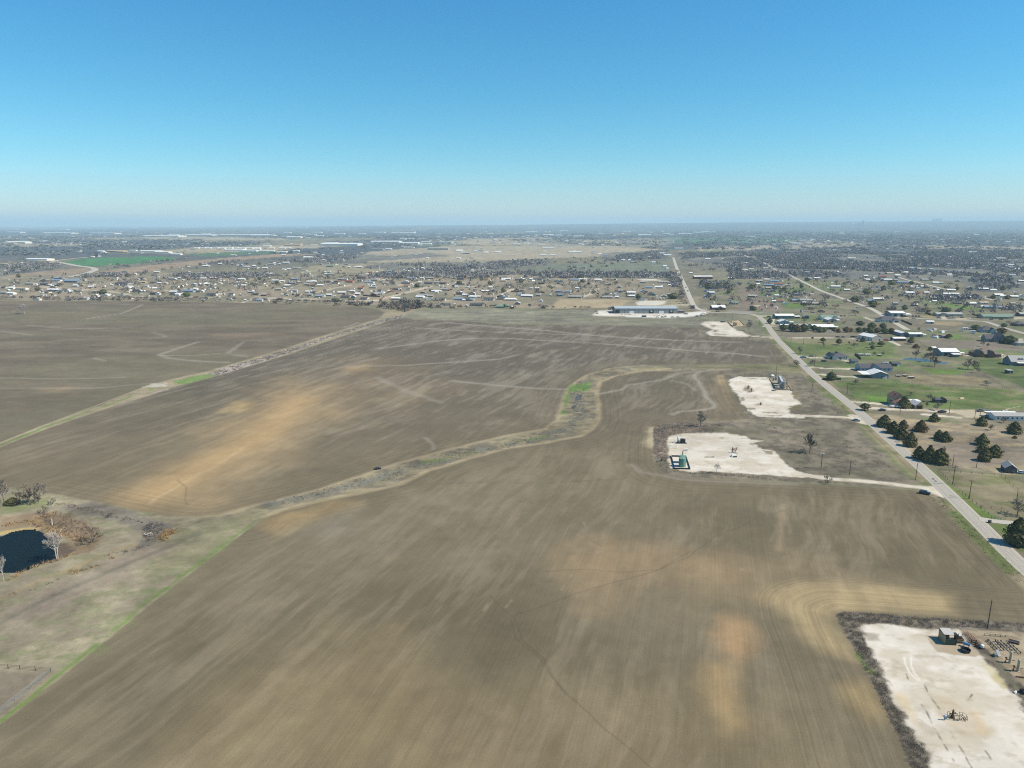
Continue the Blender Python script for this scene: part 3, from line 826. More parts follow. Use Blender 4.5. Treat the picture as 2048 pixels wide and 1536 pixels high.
paint(p1((820, 388), (960, 395), (1130, 400), (1300, 560), (1250, 575), (1080, 560), (930, 535), (860, 460)), a3(172, 156, 132), .4, .5, 2, .92)
paint(p1((1130, 340), (1750, 370), (2300, 420), (2300, 1500), (1950, 1250), (1674, 830), (1400, 560), (1300, 450)), lambda x, y: mixc(a3(140, 126, 104), a3(162, 148, 124), sstep(.35, .65, fbm(x / 2, y / 2, 351, 4))), .6, .6, 3, 1, 'gravel_yard', 0)
paint(p1((1310, 545), (1350, 555), (1500, 740), (1690, 960), (1674, 900), (1480, 650)), a3(108, 104, 84), .5, .5, 2, .95)
paint(p1((1290, 610), (1400, 660), (1510, 800), (1500, 860), (1400, 780)), a3(196, 182, 140), .8, .8, 2, .6)
paint(p1((1380, 740), (1450, 720), (1540, 850), (1480, 850)), a3(178, 166, 120), .6, .8, 2, .6)
paint(p1((870, 900), (1050, 920), (1180, 1040), (1400, 1180), (1360, 1280), (1150, 1250), (920, 1100)), a3(186, 170, 142), 1.5, 1.5, 4, .6)
paint(p1((560, 880), (660, 900), (700, 1000), (780, 1200), (700, 1130), (640, 1040)), a3(206, 186, 148), 1, 1.2, 3, .6)
paint(p1((1180, 1010), (1300, 1040), (1360, 1230), (1300, 1230)), a3(200, 176, 140), 1.2, 1.2, 3, .55)
for q in (p1((720, 855), (770, 950), (830, 1040), (900, 1190), (980, 1320), (1050, 1440), (1100, 1530), (1130, 1600)), p1((815, 815), (845, 875), (880, 925), (940, 1020)), p1((1050, 1230), (1080, 1290), (1150, 1400), (1220, 1520), (1260, 1600)),
          p1((650, 720), (665, 765)), p1((1230, 905), (1185, 960)), p1((1340, 1390), (1450, 1536))):
    stroke(q, .36, a3(96, 88, 66), .9, .2, .5, breaks=.5, bsc=2.4)
stroke(p1((640, 580), (650, 640), (690, 720), (760, 780)), .4, a3(240, 234, 222), .6, .3)
stroke(p1((700, 580), (700, 650), (730, 720), (780, 780)), .4, a3(240, 234, 222), .6, .3)
stroke(p1((250, 560), (300, 640), (350, 710)), 1.6, a3(104, 122, 62), .75, .8, .8, breaks=.38)
paint(p1((280, 370), (420, 375), (430, 430), (330, 440)), a3(126, 116, 96), .8, .8, 2, .6)

past = (CLS == 6) | (CLS == 0) | (CLS == 9)
TONE[past & (X > 30) & (Y < 1600)] *= .90

# ---- grain: clods, tufts and stubble at every size down to the mesh itself
grain = fbm(X / 26, Y / 26, 601, 6, .78) - .5
amp = np.select([CLS == 1, CLS == 4, CLS == 5, CLS == 7, CLS == 3], [.34, .30, .3, .3, .8], np.where(Y < 700, .95, .62))
amp = amp * (1 - .5 * sstep(2500, 6000, Y))
TONE *= np.clip(1 + amp * grain * 1.5, .5, 1.6)[:, None]

# ---- part the sheet into objects
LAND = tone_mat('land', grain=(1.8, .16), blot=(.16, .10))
FIELD = tone_mat('tilled soil', grain=(2.6, .20), blot=(.10, .08), rows=True)
STONE = tone_mat('crushed limestone', grain=(3.5, .09), blot=(.3, .07), rough=.9)
V = np.stack([X, Y, terrain_z(X, Y)], 1)
ii = np.arange(NR - 1)[:, None] * NC + np.arange(NC - 1)[None, :]
FACES = np.stack([ii, ii + 1, ii + 1 + NC, ii + NC], 2).reshape(-1, 4)
fc = CLS[FACES[:, 0]]
fcx, fcy = X[FACES[:, 0]], Y[FACES[:, 0]]
POND = pl((-160, 760), (0, 700), (130, 655), (250, 632), (330, 636), (400, 670), (470, 730), (520, 800), (545, 880), (520, 930), (420, 960), (280, 1020), (120, 1080), (0, 1130), (-300, 1240), (-560, 1200), (-500, 900))
PONDW = W(POND)
wob = (fbm(fcx / 3, fcy / 3, 401, 4) - .5) * 3
in_pond = (fcx < -80) & (fcy < 420) & (fcy > 230)
tmp = np.zeros(len(FACES), bool)
k = np.nonzero(in_pond)[0]
tmp[k] = (sdist(fcx[k], fcy[k], PONDW) + wob[k]) < 0
fc = np.where(tmp, 50, fc)


def sheet(name, fsel, mtl, rows=False, z=0.0):
    used, inv = np.unique(FACES[fsel], return_inverse=True)
    v = V[used].copy()
    v[:, 2] += z
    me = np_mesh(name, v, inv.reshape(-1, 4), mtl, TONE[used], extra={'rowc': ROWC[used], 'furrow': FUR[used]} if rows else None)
    return tag(inst(name, me), kind='structure')


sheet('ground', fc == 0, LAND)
# plain land beyond the surveyed sheet, on every side to the horizon
gx = np.array([-60000, -25000, -9000, -3000, -900, -300, 0, 300, 900, 3000, 9000, 25000, 60000], float)
OX, OY = np.meshgrid(gx, gx)
oi_ = np.arange(12)[:, None] * 13 + np.arange(12)[None, :]
oF = np.stack([oi_, oi_ + 1, oi_ + 14, oi_ + 13], 2).reshape(-1, 4)
tag(inst('outer_ground', np_mesh('outer_ground', np.stack([OX.ravel(), OY.ravel(), np.full(OX.size, -.45)], 1), oF, LAND, np.tile(a3(126, 120, 98) * .92, (OX.size, 1)))), kind='structure')
field_side = np.where(inside(fcx, fcy, PW_LOW), 2, np.where(inside(fcx, fcy, PW_LEFT), 0, 1))
for s in range(3):
    sheet('ploughed_field', (fc == 1) & (field_side == s), FIELD, True)
diag_w = inside(fcx, fcy, W(PX_DIAG))
sheet('grass_waterway', (fc == 2) & ~diag_w, LAND)
sheet('grass_strip', (fc == 2) & diag_w, LAND)
sheet('brush_margin', fc == 3, LAND)
for q in (PAD1, PAD2, PAD3, PAD4):
    c = np.array(W(q)).mean(0)
    near = (fc == 4)
    lo_, hi_ = np.array(W(q)).min(0) - 12, np.array(W(q)).max(0) + 12
    sheet('gravel_pad', near & (fcx > lo_[0]) & (fcx < hi_[0]) & (fcy > lo_[1]) & (fcy < hi_[1]), STONE)
for i, nm in enumerate(CLASSES):
    if i >= 5:
        sheet(nm, fc == i, STONE if nm in ('gravel_track', 'gravel_yard', 'village_street') else LAND)

# ---- water
wmt = bpy.data.materials.new('pond water'); wmt.use_nodes = True
b = wmt.node_tree.nodes['Principled BSDF']
b.inputs['Base Color'].default_value = (.006, .013, .016, 1); b.inputs['Roughness'].default_value = .12; b.inputs['IOR'].default_value = 1.33; b.inputs['Specular IOR Level'].default_value = .045
n_ = wmt.node_tree.nodes.new('ShaderNodeTexNoise'); n_.inputs['Scale'].default_value = 1.2
bp = wmt.node_tree.nodes.new('ShaderNodeBump'); bp.inputs['Strength'].default_value = .0; bp.inputs['Distance'].default_value = .2
wmt.node_tree.links.new(n_.outputs['Fac'], bp.inputs['Height']); wmt.node_tree.links.new(bp.outputs['Normal'], b.inputs['Normal'])
pond = sheet('pond_water', fc == 50, wmt, z=-.05)
sheet('pond_bed', fc == 50, LAND, z=-1.6)
SMALLP = n2((190, 745), (260, 737), (400, 735), (560, 750), (640, 770), (760, 790), (870, 800), (880, 830), (780, 825), (660, 800), (520, 790), (400, 775), (220, 765))
m = MB(); m.poly(W(SMALLP), -.5, .06); tag(m.build('pasture_pond', mat('pale pond water', (.06, .068, .072), .25, .05, spec=.2)), kind='structure')
m = MB()
for q in (f5((1670, 235), (1700, 225), (1695, 255), (1665, 262)), f5((1650, 285), (1672, 280), (1668, 295), (1648, 300))):
    m.poly(W(q), -.4, .05)
tag(m.build('waterway_puddle', mat('muddy puddle', (.09, .092, .088), .5, .2, spec=.1)), kind='structure')


# ---- roads
def ribbon(name, px, width, mtl, z, col_edges=None, n_sub=10):
    pts = [Vector((*G(*p), 0)) for p in px]
    P = []
    for i in range(len(pts) - 1):
        a, b_, c_, d_ = pts[max(i - 1, 0)], pts[i], pts[i + 1], pts[min(i + 2, len(pts) - 1)]
        for k in range(n_sub):
            t = k / n_sub
            P.append(.5 * ((2 * b_) + (c_ - a) * t + (2 * a - 5 * b_ + 4 * c_ - d_) * t * t + (-a + 3 * b_ - 3 * c_ + d_) * t ** 3))
    P.append(pts[-1])
    vs, fs, uv = [], [], []
    prof = [(-.5, -.02), (-.47, .0), (-.25, .05), (0, .07), (.25, .05), (.47, .0), (.5, -.02)]
    L_, s = 0.0, []
    for i, p_ in enumerate(P):
        t = (P[min(i + 1, len(P) - 1)] - P[max(i - 1, 0)]).normalized()
        nrm = Vector((t.y, -t.x, 0))
        for w_, h_ in prof:
            q = p_ + nrm * (w_ * width)
            vs.append((q.x, q.y, z + h_ + float(terrain_z(q.x, q.y))))
            uv.append(w_)
    k = len(prof)
    for i in range(len(P) - 1):
        for j in range(k - 1):
            fs.append((i * k + j, i * k + j + 1, (i + 1) * k + j + 1, (i + 1) * k + j))
    me = bpy.data.meshes.new(name)
    me.from_pydata(vs, [], fs)
    a_ = me.attributes.new('across', 'FLOAT', 'POINT'); a_.data.foreach_set('value', uv)
    me.materials.append(mtl)
    me.update()
    return tag(inst(name, me), kind='structure')


def road_mat(name, rgb, edge):
    m = bpy.data.materials.new(name); m.use_nodes = True
    nt = m.node_tree; L = nt.links.new; b = nt.nodes['Principled BSDF']; b.inputs['Roughness'].default_value = .9
    g = nt.nodes.new('ShaderNodeNewGeometry'); n = nt.nodes.new('ShaderNodeTexNoise'); n.inputs['Scale'].default_value = .9; n.inputs['Detail'].default_value = 8
    v = nt.nodes.new('ShaderNodeTexVoronoi'); v.feature = 'DISTANCE_TO_EDGE'; v.inputs['Scale'].default_value = .11
    at = nt.nodes.new('ShaderNodeAttribute'); at.attribute_name = 'across'
    ab = nt.nodes.new('ShaderNodeMath'); ab.operation = 'ABSOLUTE'; L(at.outputs['Fac'], ab.inputs[0])
    cr = nt.nodes.new('ShaderNodeValToRGB')
    e = cr.color_ramp.elements
    e[0].position = 0; e[0].color = (*[c * .9 for c in rgb], 1)
    e[1].position = .5; e[1].color = (*edge, 1)
    for p_, k_ in ((.10, 1.06), (.2, .9), (.3, .94), (.4, 1.08)):
        q = cr.color_ramp.elements.new(p_); q.color = (*[c * k_ for c in rgb], 1)
    L(ab.outputs[0], cr.inputs['Fac'])
    mr = nt.nodes.new('ShaderNodeMapRange'); mr.inputs['From Min'].default_value = .3; mr.inputs['From Max'].default_value = .7; mr.inputs['To Min'].default_value = .90; mr.inputs['To Max'].default_value = 1.09
    L(g.outputs['Position'], n.inputs['Vector']); L(n.outputs['Fac'], mr.inputs['Value'])
    L(g.outputs['Position'], v.inputs['Vector'])
    ck = nt.nodes.new('ShaderNodeMapRange'); ck.inputs['From Max'].default_value = .012; ck.inputs['To Min'].default_value = .84; ck.inputs['To Max'].default_value = 1
    L(v.outputs['Distance'], ck.inputs['Value'])
    mu = nt.nodes.new('ShaderNodeMath'); mu.operation = 'MULTIPLY'; L(mr.outputs['Result'], mu.inputs[0]); L(ck.outputs['Result'], mu.inputs[1])
    sc_ = nt.nodes.new('ShaderNodeVectorMath'); sc_.operation = 'SCALE'; L(cr.outputs['Color'], sc_.inputs[0]); L(mu.outputs[0], sc_.inputs['Scale'])
    L(sc_.outputs['Vector'], b.inputs['Base Color'])
    return m


ASPH = road_mat('worn chip seal', A(172, 165, 152), A(180, 170, 150))
PALER = road_mat('pale lane', A(186, 178, 164), A(176, 166, 146))
ribbon('county_road', ROAD, 7.0, ASPH, .06)
ribbon('village_road', [(1420, 624), (1404, 621), (1392, 615.5), (1386, 609), (1381, 598), (1376, 586), (1370, 572), (1362.5, 556), (1357.5, 546), (1352, 532), (1346.5, 515)], 8, PALER, .16)
ribbon('village_lane', [(1815, 660), (1772, 635), (1741, 617), (1703, 603.5), (1671, 592), (1641, 581), (1613, 567), (1588, 555), (1570, 546), (1550, 539), (1528, 526), (1495, 513), (1478, 507)], 7.5, PALER, .16)
ribbon('wood_lane', zH((460, 345), (560, 375), (700, 408), (900, 458), (1020, 490), (1080, 502)), 7, PALER, .2)
ribbon('court_road', n2((-60, 120), (330, 128), (900, 148), (1380, 172), (1500, 190), (1700, 260), (1900, 318), (2100, 372)), 7, ASPH, .14)
ribbon('outer_lane', zH((1430, 585), (1550, 608), (1660, 632)), 7, PALER, .14)
ribbon('outer_street', zH((1880, 688), (1990, 707), (2120, 725)), 7, PALER, .14)
ribbon('highway', [(106, 523), (125, 526), (157, 532), (178, 534.5), (189, 537.5), (188, 541), (175, 546), (155, 551), (138, 554)], 18, PALER, .3)
ribbon('highway_branch', [(106, 523), (118, 520.5), (140, 518), (175, 514.5)], 14, PALER, .3)
ribbon('field_drive', n8((1575, 1078), (1700, 1098), (1850, 1115), (2100, 1140)), 4.5, PALER, .1)
# dark tar patches on the road
m = MB()
for q in (n8((1105, 680), (1125, 676), (1140, 690), (1118, 696)), n8((1128, 702), (1150, 700), (1162, 712), (1140, 716)), n8((1280, 850), (1340, 855), (1342, 860), (1285, 856)), n8((1825, 1345), (1920, 1353), (1920, 1357), (1830, 1350))):
    m.poly(W(q), .12, .145)
tag(m.build('road_patch', mat('fresh tar', A(112, 112, 112), .8, .1)), kind='structure')
# ------------------------------------------------------------------ trees and other plants
BARK = mat('grey bark', A(108, 98, 88), .9, .15, 3)
TWIG = mat('bare twigs', A(158, 147, 135), .9, .14, .6)
TWIG_D = mat('dark bare twigs', A(120, 109, 100), .9, .14, .6)
WHITEBARK = mat('pale bark', A(196, 188, 178), .85, .10, 2)
CEDAR = mat('cedar foliage', A(104, 100, 60), .8, .30, 1.2)
CEDAR_B = mat('rusty cedar foliage', A(122, 102, 68), .8, .30, 1.2)
OAKGREEN = mat('live oak foliage', A(96, 104, 68), .8, .28, 1.0)
CEDTRUNK = mat('cedar trunk', A(84, 70, 58), .9, .15, 3)


def bare_meshes(seed, twig, bark, spread=.5, first=.2, forks=(8, 5, 4, 4), thin=.0085, trunks=1):
    """a leafless tree one metre high and one metre wide: (trunk mesh, crown mesh)"""
    r = random.Random(seed)
    T, C = MB(), MB()

    def clampv(p):
        d = math.hypot(p.x, p.y)
        if d > .5:
            p = Vector((p.x * .5 / d, p.y * .5 / d, p.z))
        return Vector((p.x, p.y, min(max(p.z, .08), 1.0)))

    def grow(a, d, L, rad, lev):
        b = clampv(a + d * L)
        if lev >= 3:
            side = d.orthogonal().normalized() * thin
            C.add([a - side, a + side, b], [(0, 1, 2)], 0)
            sd2 = d.cross(side).normalized() * thin
            C.add([a - sd2, a + sd2, b], [(0, 1, 2)], 0)
        else:
            C.tube(a, b, rad, rad * .55, 4, 0, False)
        if lev > 3 or lev + 1 >= len(forks) + 1:
            return
        for k in range(forks[min(lev, len(forks) - 1)]):
            t = r.uniform(.35, 1.0)
            p = a + (b - a) * t
            nd = (d * r.uniform(.5, 1.0) + Vector((r.uniform(-1, 1), r.uniform(-1, 1), r.uniform(-.25, .9))) * .75).normalized()
            grow(p, nd, L * r.uniform(.42, .68), rad * .5, lev + 1)
    for tr in range(trunks):
        ox = (tr - (trunks - 1) / 2) * .07
        lean = Vector((r.uniform(-.08, .08) + ox, r.uniform(-.05, .05), 1)).normalized()
        top = Vector((ox, 0, -.02)) + lean * (first + .22)
        T.tube((ox, 0, -.02), top, .022, .014, 7)
        for k in range(forks[0]):
            ang = TAU * (k + r.uniform(-.3, .3)) / forks[0]
            el = r.uniform(.35, 1.25)
            d = Vector((math.cos(ang) * math.cos(el) * spread * 1.6, math.sin(ang) * math.cos(el) * spread * 1.6, math.sin(el))).normalized()
            p = Vector((ox, 0, 0)) + lean * (first + .22 * k / forks[0])
            grow(p, d, r.uniform(.30, .46), .011, 1)
        grow(top, lean, .42, .012, 1)
    rr = sorted(math.hypot(p[0], p[1]) for p in C.v)[int(len(C.v) * .97)]
    zz = sorted(p[2] for p in C.v)[int(len(C.v) * .985)]
    for mb in (T, C):
        mb.v = [(p[0] * .5 / rr, p[1] * .5 / rr, p[2] / zz) for p in mb.v]
    return T.mesh('trunk', bark), C.mesh('crown', twig)


def leafy_mesh(seed, mtl, prof, n=1500, size=.062, lumps=7):
    """evergreen crown, one metre high and wide: small leaf sprays over and through an uneven body"""
    r = random.Random(seed)
    nr = np.random.RandomState(seed)
    ph = [(r.uniform(0, TAU), r.uniform(.5, 3.2), r.uniform(2, 5)) for _ in range(lumps)]

    def rad(z, a):
        base = np.interp(z, prof[0], prof[1])
        w_ = 1 + sum(.12 * math.sin(a * p[2] + p[0] + z * 9 * p[1]) for p in ph[:4])
        return base * w_ * .5
    M = MB()
    na, nz = 14, 12
    vs, fs = [], []
    zs = np.linspace(prof[0][0], prof[0][-1], nz)
    for z in zs:
        for k in range(na):
            a = TAU * k / na
            q = rad(z, a) * .78 * r.uniform(.85, 1.1)
            vs.append((q * math.cos(a), q * math.sin(a), z))
    for i in range(nz - 1):
        for k in range(na):
            fs.append((i * na + k, i * na + (k + 1) % na, (i + 1) * na + (k + 1) % na, (i + 1) * na + k))
    M.add(vs, fs)
    for _ in range(n):
        z = prof[0][0] + (prof[0][-1] - prof[0][0]) * r.random() ** .85
        a = r.uniform(0, TAU)
        q = rad(z, a) * r.uniform(.74, 1.14)
        c = Vector((q * math.cos(a), q * math.sin(a), z))
        o = Vector((math.cos(a), math.sin(a), r.uniform(-.1, .9))).normalized()
        e = o.orthogonal().normalized()
        g = o.cross(e)
        t = r.uniform(0, TAU)
        e, g = e * math.cos(t) + g * math.sin(t), g * math.cos(t) - e * math.sin(t)
        s_ = size * r.uniform(.5, 1.7)
        e = (e + o * r.uniform(-.6, .6)) * s_
        g = (g + o * r.uniform(-.6, .6)) * s_ * .7
        M.add([c - e - g * .5, c + e - g * .6, c + g, c - e * .4 + g * .8], [(0, 1, 2, 3)])
    return M.mesh('crown', mtl)


CONE = ([.0, .06, .2, .38, .6, .8, .93, 1.0], [.62, .92, 1.0, .93, .70, .42, .2, .03])
DOME = ([.12, .2, .35, .55, .75, .9, 1.0], [.3, .72, .98, 1.0, .82, .5, .1])
HIGH = ([.24, .32, .45, .62, .8, .93, 1.0], [.25, .75, 1.0, .95, .7, .38, .08])
LEAFY = {'cone': [leafy_mesh(31 + i, CEDAR if i != 1 else CEDAR_B, CONE) for i in range(3)],
         'dome': [leafy_mesh(41 + i, OAKGREEN if i else CEDAR_B, DOME) for i in range(2)],
         'high': [leafy_mesh(51 + i, CEDAR, HIGH, 1000) for i in range(2)]}
mt = MB(); mt.tube((0, 0, -.02), (.01, 0, .5), .035, .02, 7); EVTRUNK = mt.mesh('trunk', CEDTRUNK)
BARE = [bare_meshes(61, TWIG, BARK), bare_meshes(62, TWIG, BARK, .6, .12), bare_meshes(63, TWIG_D, BARK, .55, .14)]
PALE_T = [bare_meshes(71, WHITEBARK, WHITEBARK, .4, .3, (6, 4, 4, 4), .006, 2), bare_meshes(72, WHITEBARK, WHITEBARK, .35, .2, (7, 4, 4, 4), .006, 1)]
SHRUB = [bare_meshes(81, TWIG_D, BARK, .7, .0, (9, 4, 4, 4), .006)]


def tree(kind, base, w_px, h_px, label, group=None, name=None, var=0, rz=None):
    x, y = G(*base)
    wm_ = w_px / pxm(y)
    hm_ = max(rise(base, base[1] - h_px), .6)
    nm = name or ('cedar_tree' if kind in ('cone', 'high') else 'evergreen_tree' if kind == 'dome' else 'bare_shrub' if kind == 'shrub' else 'bare_tree')
    cat = 'shrub' if kind == 'shrub' else 'tree'
    t = thing(nm, label, cat, (x, y, float(terrain_z(x, y))), random.uniform(0, TAU) if rz is None else rz, group)
    t.scale = (wm_, wm_, hm_)
    if kind in LEAFY:
        ms = LEAFY[kind]
        inst('crown', ms[var % len(ms)], t); inst('trunk', EVTRUNK, t)
    else:
        ms = {'bare': BARE, 'pale': PALE_T, 'shrub': SHRUB}[kind]
        a_, b_ = ms[var % len(ms)]
        inst('trunk', a_, t); inst('crown', b_, t)
    return t


def q(zf, x, y):
    return zf((x, y))[0]


CG = 'cedars on the dry slope beside the county road'
for i, (x, y, w_, h_, lab) in enumerate((
        (635, 165, 135, 112, 'dark cedar at the top end of the clump beside the county road'),
        (722, 228, 115, 115, 'dark cedar second from the top in the roadside clump'),
        (825, 175, 85, 76, 'small rusty cedar tucked behind the roadside clump'),
        (805, 285, 115, 120, 'full dark cedar in the middle of the roadside clump'),
        (895, 358, 115, 135, 'tall dark cedar at the lower end of the roadside clump'),
        (1000, 208, 120, 105, 'rusty brown cedar standing alone uphill of the roadside clump'),
        (1130, 112, 92, 80, 'lone dark cedar just below the gravel lane of the brown roofed house'),
        (1175, 285, 80, 85, 'narrower cedar of the touching pair in the middle of the dry slope'),
        (1240, 310, 110, 95, 'broad cedar of the touching pair in the middle of the dry slope'),
        (975, 480, 100, 120, 'cedar nearest the road in the dense group above the paddock'),
        (1080, 510, 120, 155, 'tallest cedar of the dense group above the paddock'),
        (1185, 528, 150, 145, 'broad low cedar at the far side of the dense group above the paddock'),
        (1605, 345, 110, 108, 'cedar at the top of the group of four on the dry slope'),
        (1615, 418, 110, 84, 'low rounded cedar in the middle of the group of four on the dry slope'),
        (1628, 502, 115, 118, 'pointed cedar at the bottom of the group of four on the dry slope'),
        (1728, 458, 122, 110, 'broad cedar at the outer side of the group of four on the dry slope'),
        (1600, 152, 98, 85, 'cedar below the long pale mobile home at the frame edge'),
        (1925, 228, 122, 110, 'large cedar highest on the dry slope near the frame edge'),
        (1955, 1325, 215, 245, 'big dark cedar beside the driveway at the lower end of the road'),
        (1930, 280, 38, 26, 'tiny dark cedar bush alone on the dry slope'))):
    tree('cone', q(n8, x, y), w_, h_ if False else h_ / 4.956, lab, CG, var=(1 if 'rusty' in lab else (0, 2)[i % 2])) if False else tree('cone', q(n8, x, y), w_ / 4.956, h_ / 4.956, lab, CG, var=(1 if 'rusty' in lab else (0, 2)[i % 2]))

RG = 'evergreens in the row behind the long white barn'
for i, (k, x, y, w_, h_, lab, g) in enumerate((
        ('dome', 147, 280, 76, 74, 'round dark evergreen between two driveways by the road bend', None),
        ('dome', 350, 393, 92, 98, 'evergreen at the road end of the row in front of the long mobile home', RG),
        ('dome', 480, 400, 112, 118, 'evergreen next to the end tree of the row in front of the mobile home', RG),
        ('dome', 556, 408, 112, 110, 'rusty evergreen in the middle of the row in front of the mobile home', RG),
        ('dome', 660, 405, 132, 112, 'widest evergreen of the row in front of the mobile home', RG),
        ('dome', 820, 392, 92, 84, 'dark evergreen at the near end of the long white roofed barn', RG),
        ('dome', 900, 412, 100, 82, 'low evergreen in front of the long white roofed barn', RG),
        ('dome', 965, 412, 80, 70, 'small evergreen in front of the middle of the long barn', RG),
        ('cone', 1130, 398, 80, 62, 'small cedar by the open end of the long barn', RG),
        ('cone', 1190, 416, 62, 60, 'narrow cedar just past the open end of the long barn', RG),
        ('dome', 1310, 412, 90, 80, 'tan leaved tree in the gap of the hedge past the long barn', RG),
        ('dome', 1372, 410, 70, 62, 'smaller tan leaved tree in the hedge past the long barn', RG),
        ('dome', 1500, 412, 92, 72, 'bushy evergreen in the hedge nearer the pale metal barn', RG),
        ('dome', 1582, 405, 72, 60, 'low bush evergreen in the hedge nearer the pale metal barn', RG),
        ('dome', 1525, 306, 112, 62, 'wide low evergreen below the dark hip roofed house', None),
        ('dome', 1690, 362, 112, 92, 'rear evergreen behind the pale metal barn', RG),
        ('dome', 1672, 422, 100, 82, 'near evergreen at the back corner of the pale metal barn', RG),
        ('dome', 1775, 420, 90, 72, 'tan leaved tree behind the pale metal barn', RG),
        ('dome', 1862, 350, 92, 72, 'dark evergreen uphill of the red walled shed', RG),
        ('dome', 1890, 432, 92, 84, 'dark evergreen next to the red walled shed', RG),
        ('dome', 1990, 432, 92, 82, 'rusty tree at the far end of the hedge by the red walled shed', RG),
        ('high', 955, 565, 76, 68, 'small evergreen standing on a bare trunk below the gravel lane', 'lone trees on the green below the gravel lane'),
        ('high', 1195, 605, 82, 92, 'taller evergreen on a bare trunk in the middle of the green', 'lone trees on the green below the gravel lane'),
        ('cone', 1560, 556, 74, 74, 'pointed cedar by the parking in front of the pale metal barn', 'lone trees on the green below the gravel lane'),
        ('high', 1835, 628, 98, 78, 'evergreen on a trunk below the near corner of the pale metal barn', 'lone trees on the green below the gravel lane'),
        ('high', 1705, 680, 64, 66, 'small evergreen in front of the leafless tree by the pale metal barn', 'lone trees on the green below the gravel lane'),
        ('high', 797, 514, 34, 30, 'tiny evergreen beside the gravel lane', 'lone trees on the green below the gravel lane'),
        ('dome', 1078, 1136, 132, 112, 'round dark evergreen with a fence beside the road above the carport barn', None))):
    tree(k, q(n1, x, y), w_ / 7.585, h_ / 7.585, lab, g, var=0 if ('tan' in lab or 'rusty' in lab) else 1)
for i, (k, x, y, w_, h_, lab) in enumerate((
        ('high', 312, 520, 92, 74, 'evergreen on a trunk below the red walled white roofed shed'),
        ('dome', 335, 450, 62, 42, 'rounded bush by the end of the red walled shed'),
        ('cone', 398, 582, 92, 66, 'spreading cedar between the red shed and the fence line'),
        ('dome', 620, 616, 62, 52, 'brown bush against the small dark red shed'),
        ('high', 900, 430, 92, 62, 'dark evergreen at the end of the row of stored junk'),
        ('dome', 1312, 302, 132, 72, 'wide dark evergreen near the parked white trailer'),
        ('dome', 1710, 352, 122, 82, 'tan leaved tree behind the big grey gabled house'),
        ('dome', 1738, 256, 84, 52, 'dark evergreen across the street from the big grey gabled house'),
        ('dome', 1830, 515, 180, 118, 'large dark green tree beside the red awning'))):
    tree(k, q(n2, x, y), w_ / 7.64, h_ / 7.64, lab, 'evergreens among the far houses by the court road', var=0 if 'tan' in lab or 'brown' in lab else 1)
tree('high', q(n3, 366, 425), 92 / 5.278, 72 / 5.278, 'small round evergreen casting a shadow at the mouth of the gravel lane', None, var=0)
tree('cone', q(n3, 782, 395), 122 / 5.278, 114 / 5.278, 'dark evergreen in front of the brown roofed two storey house', None)

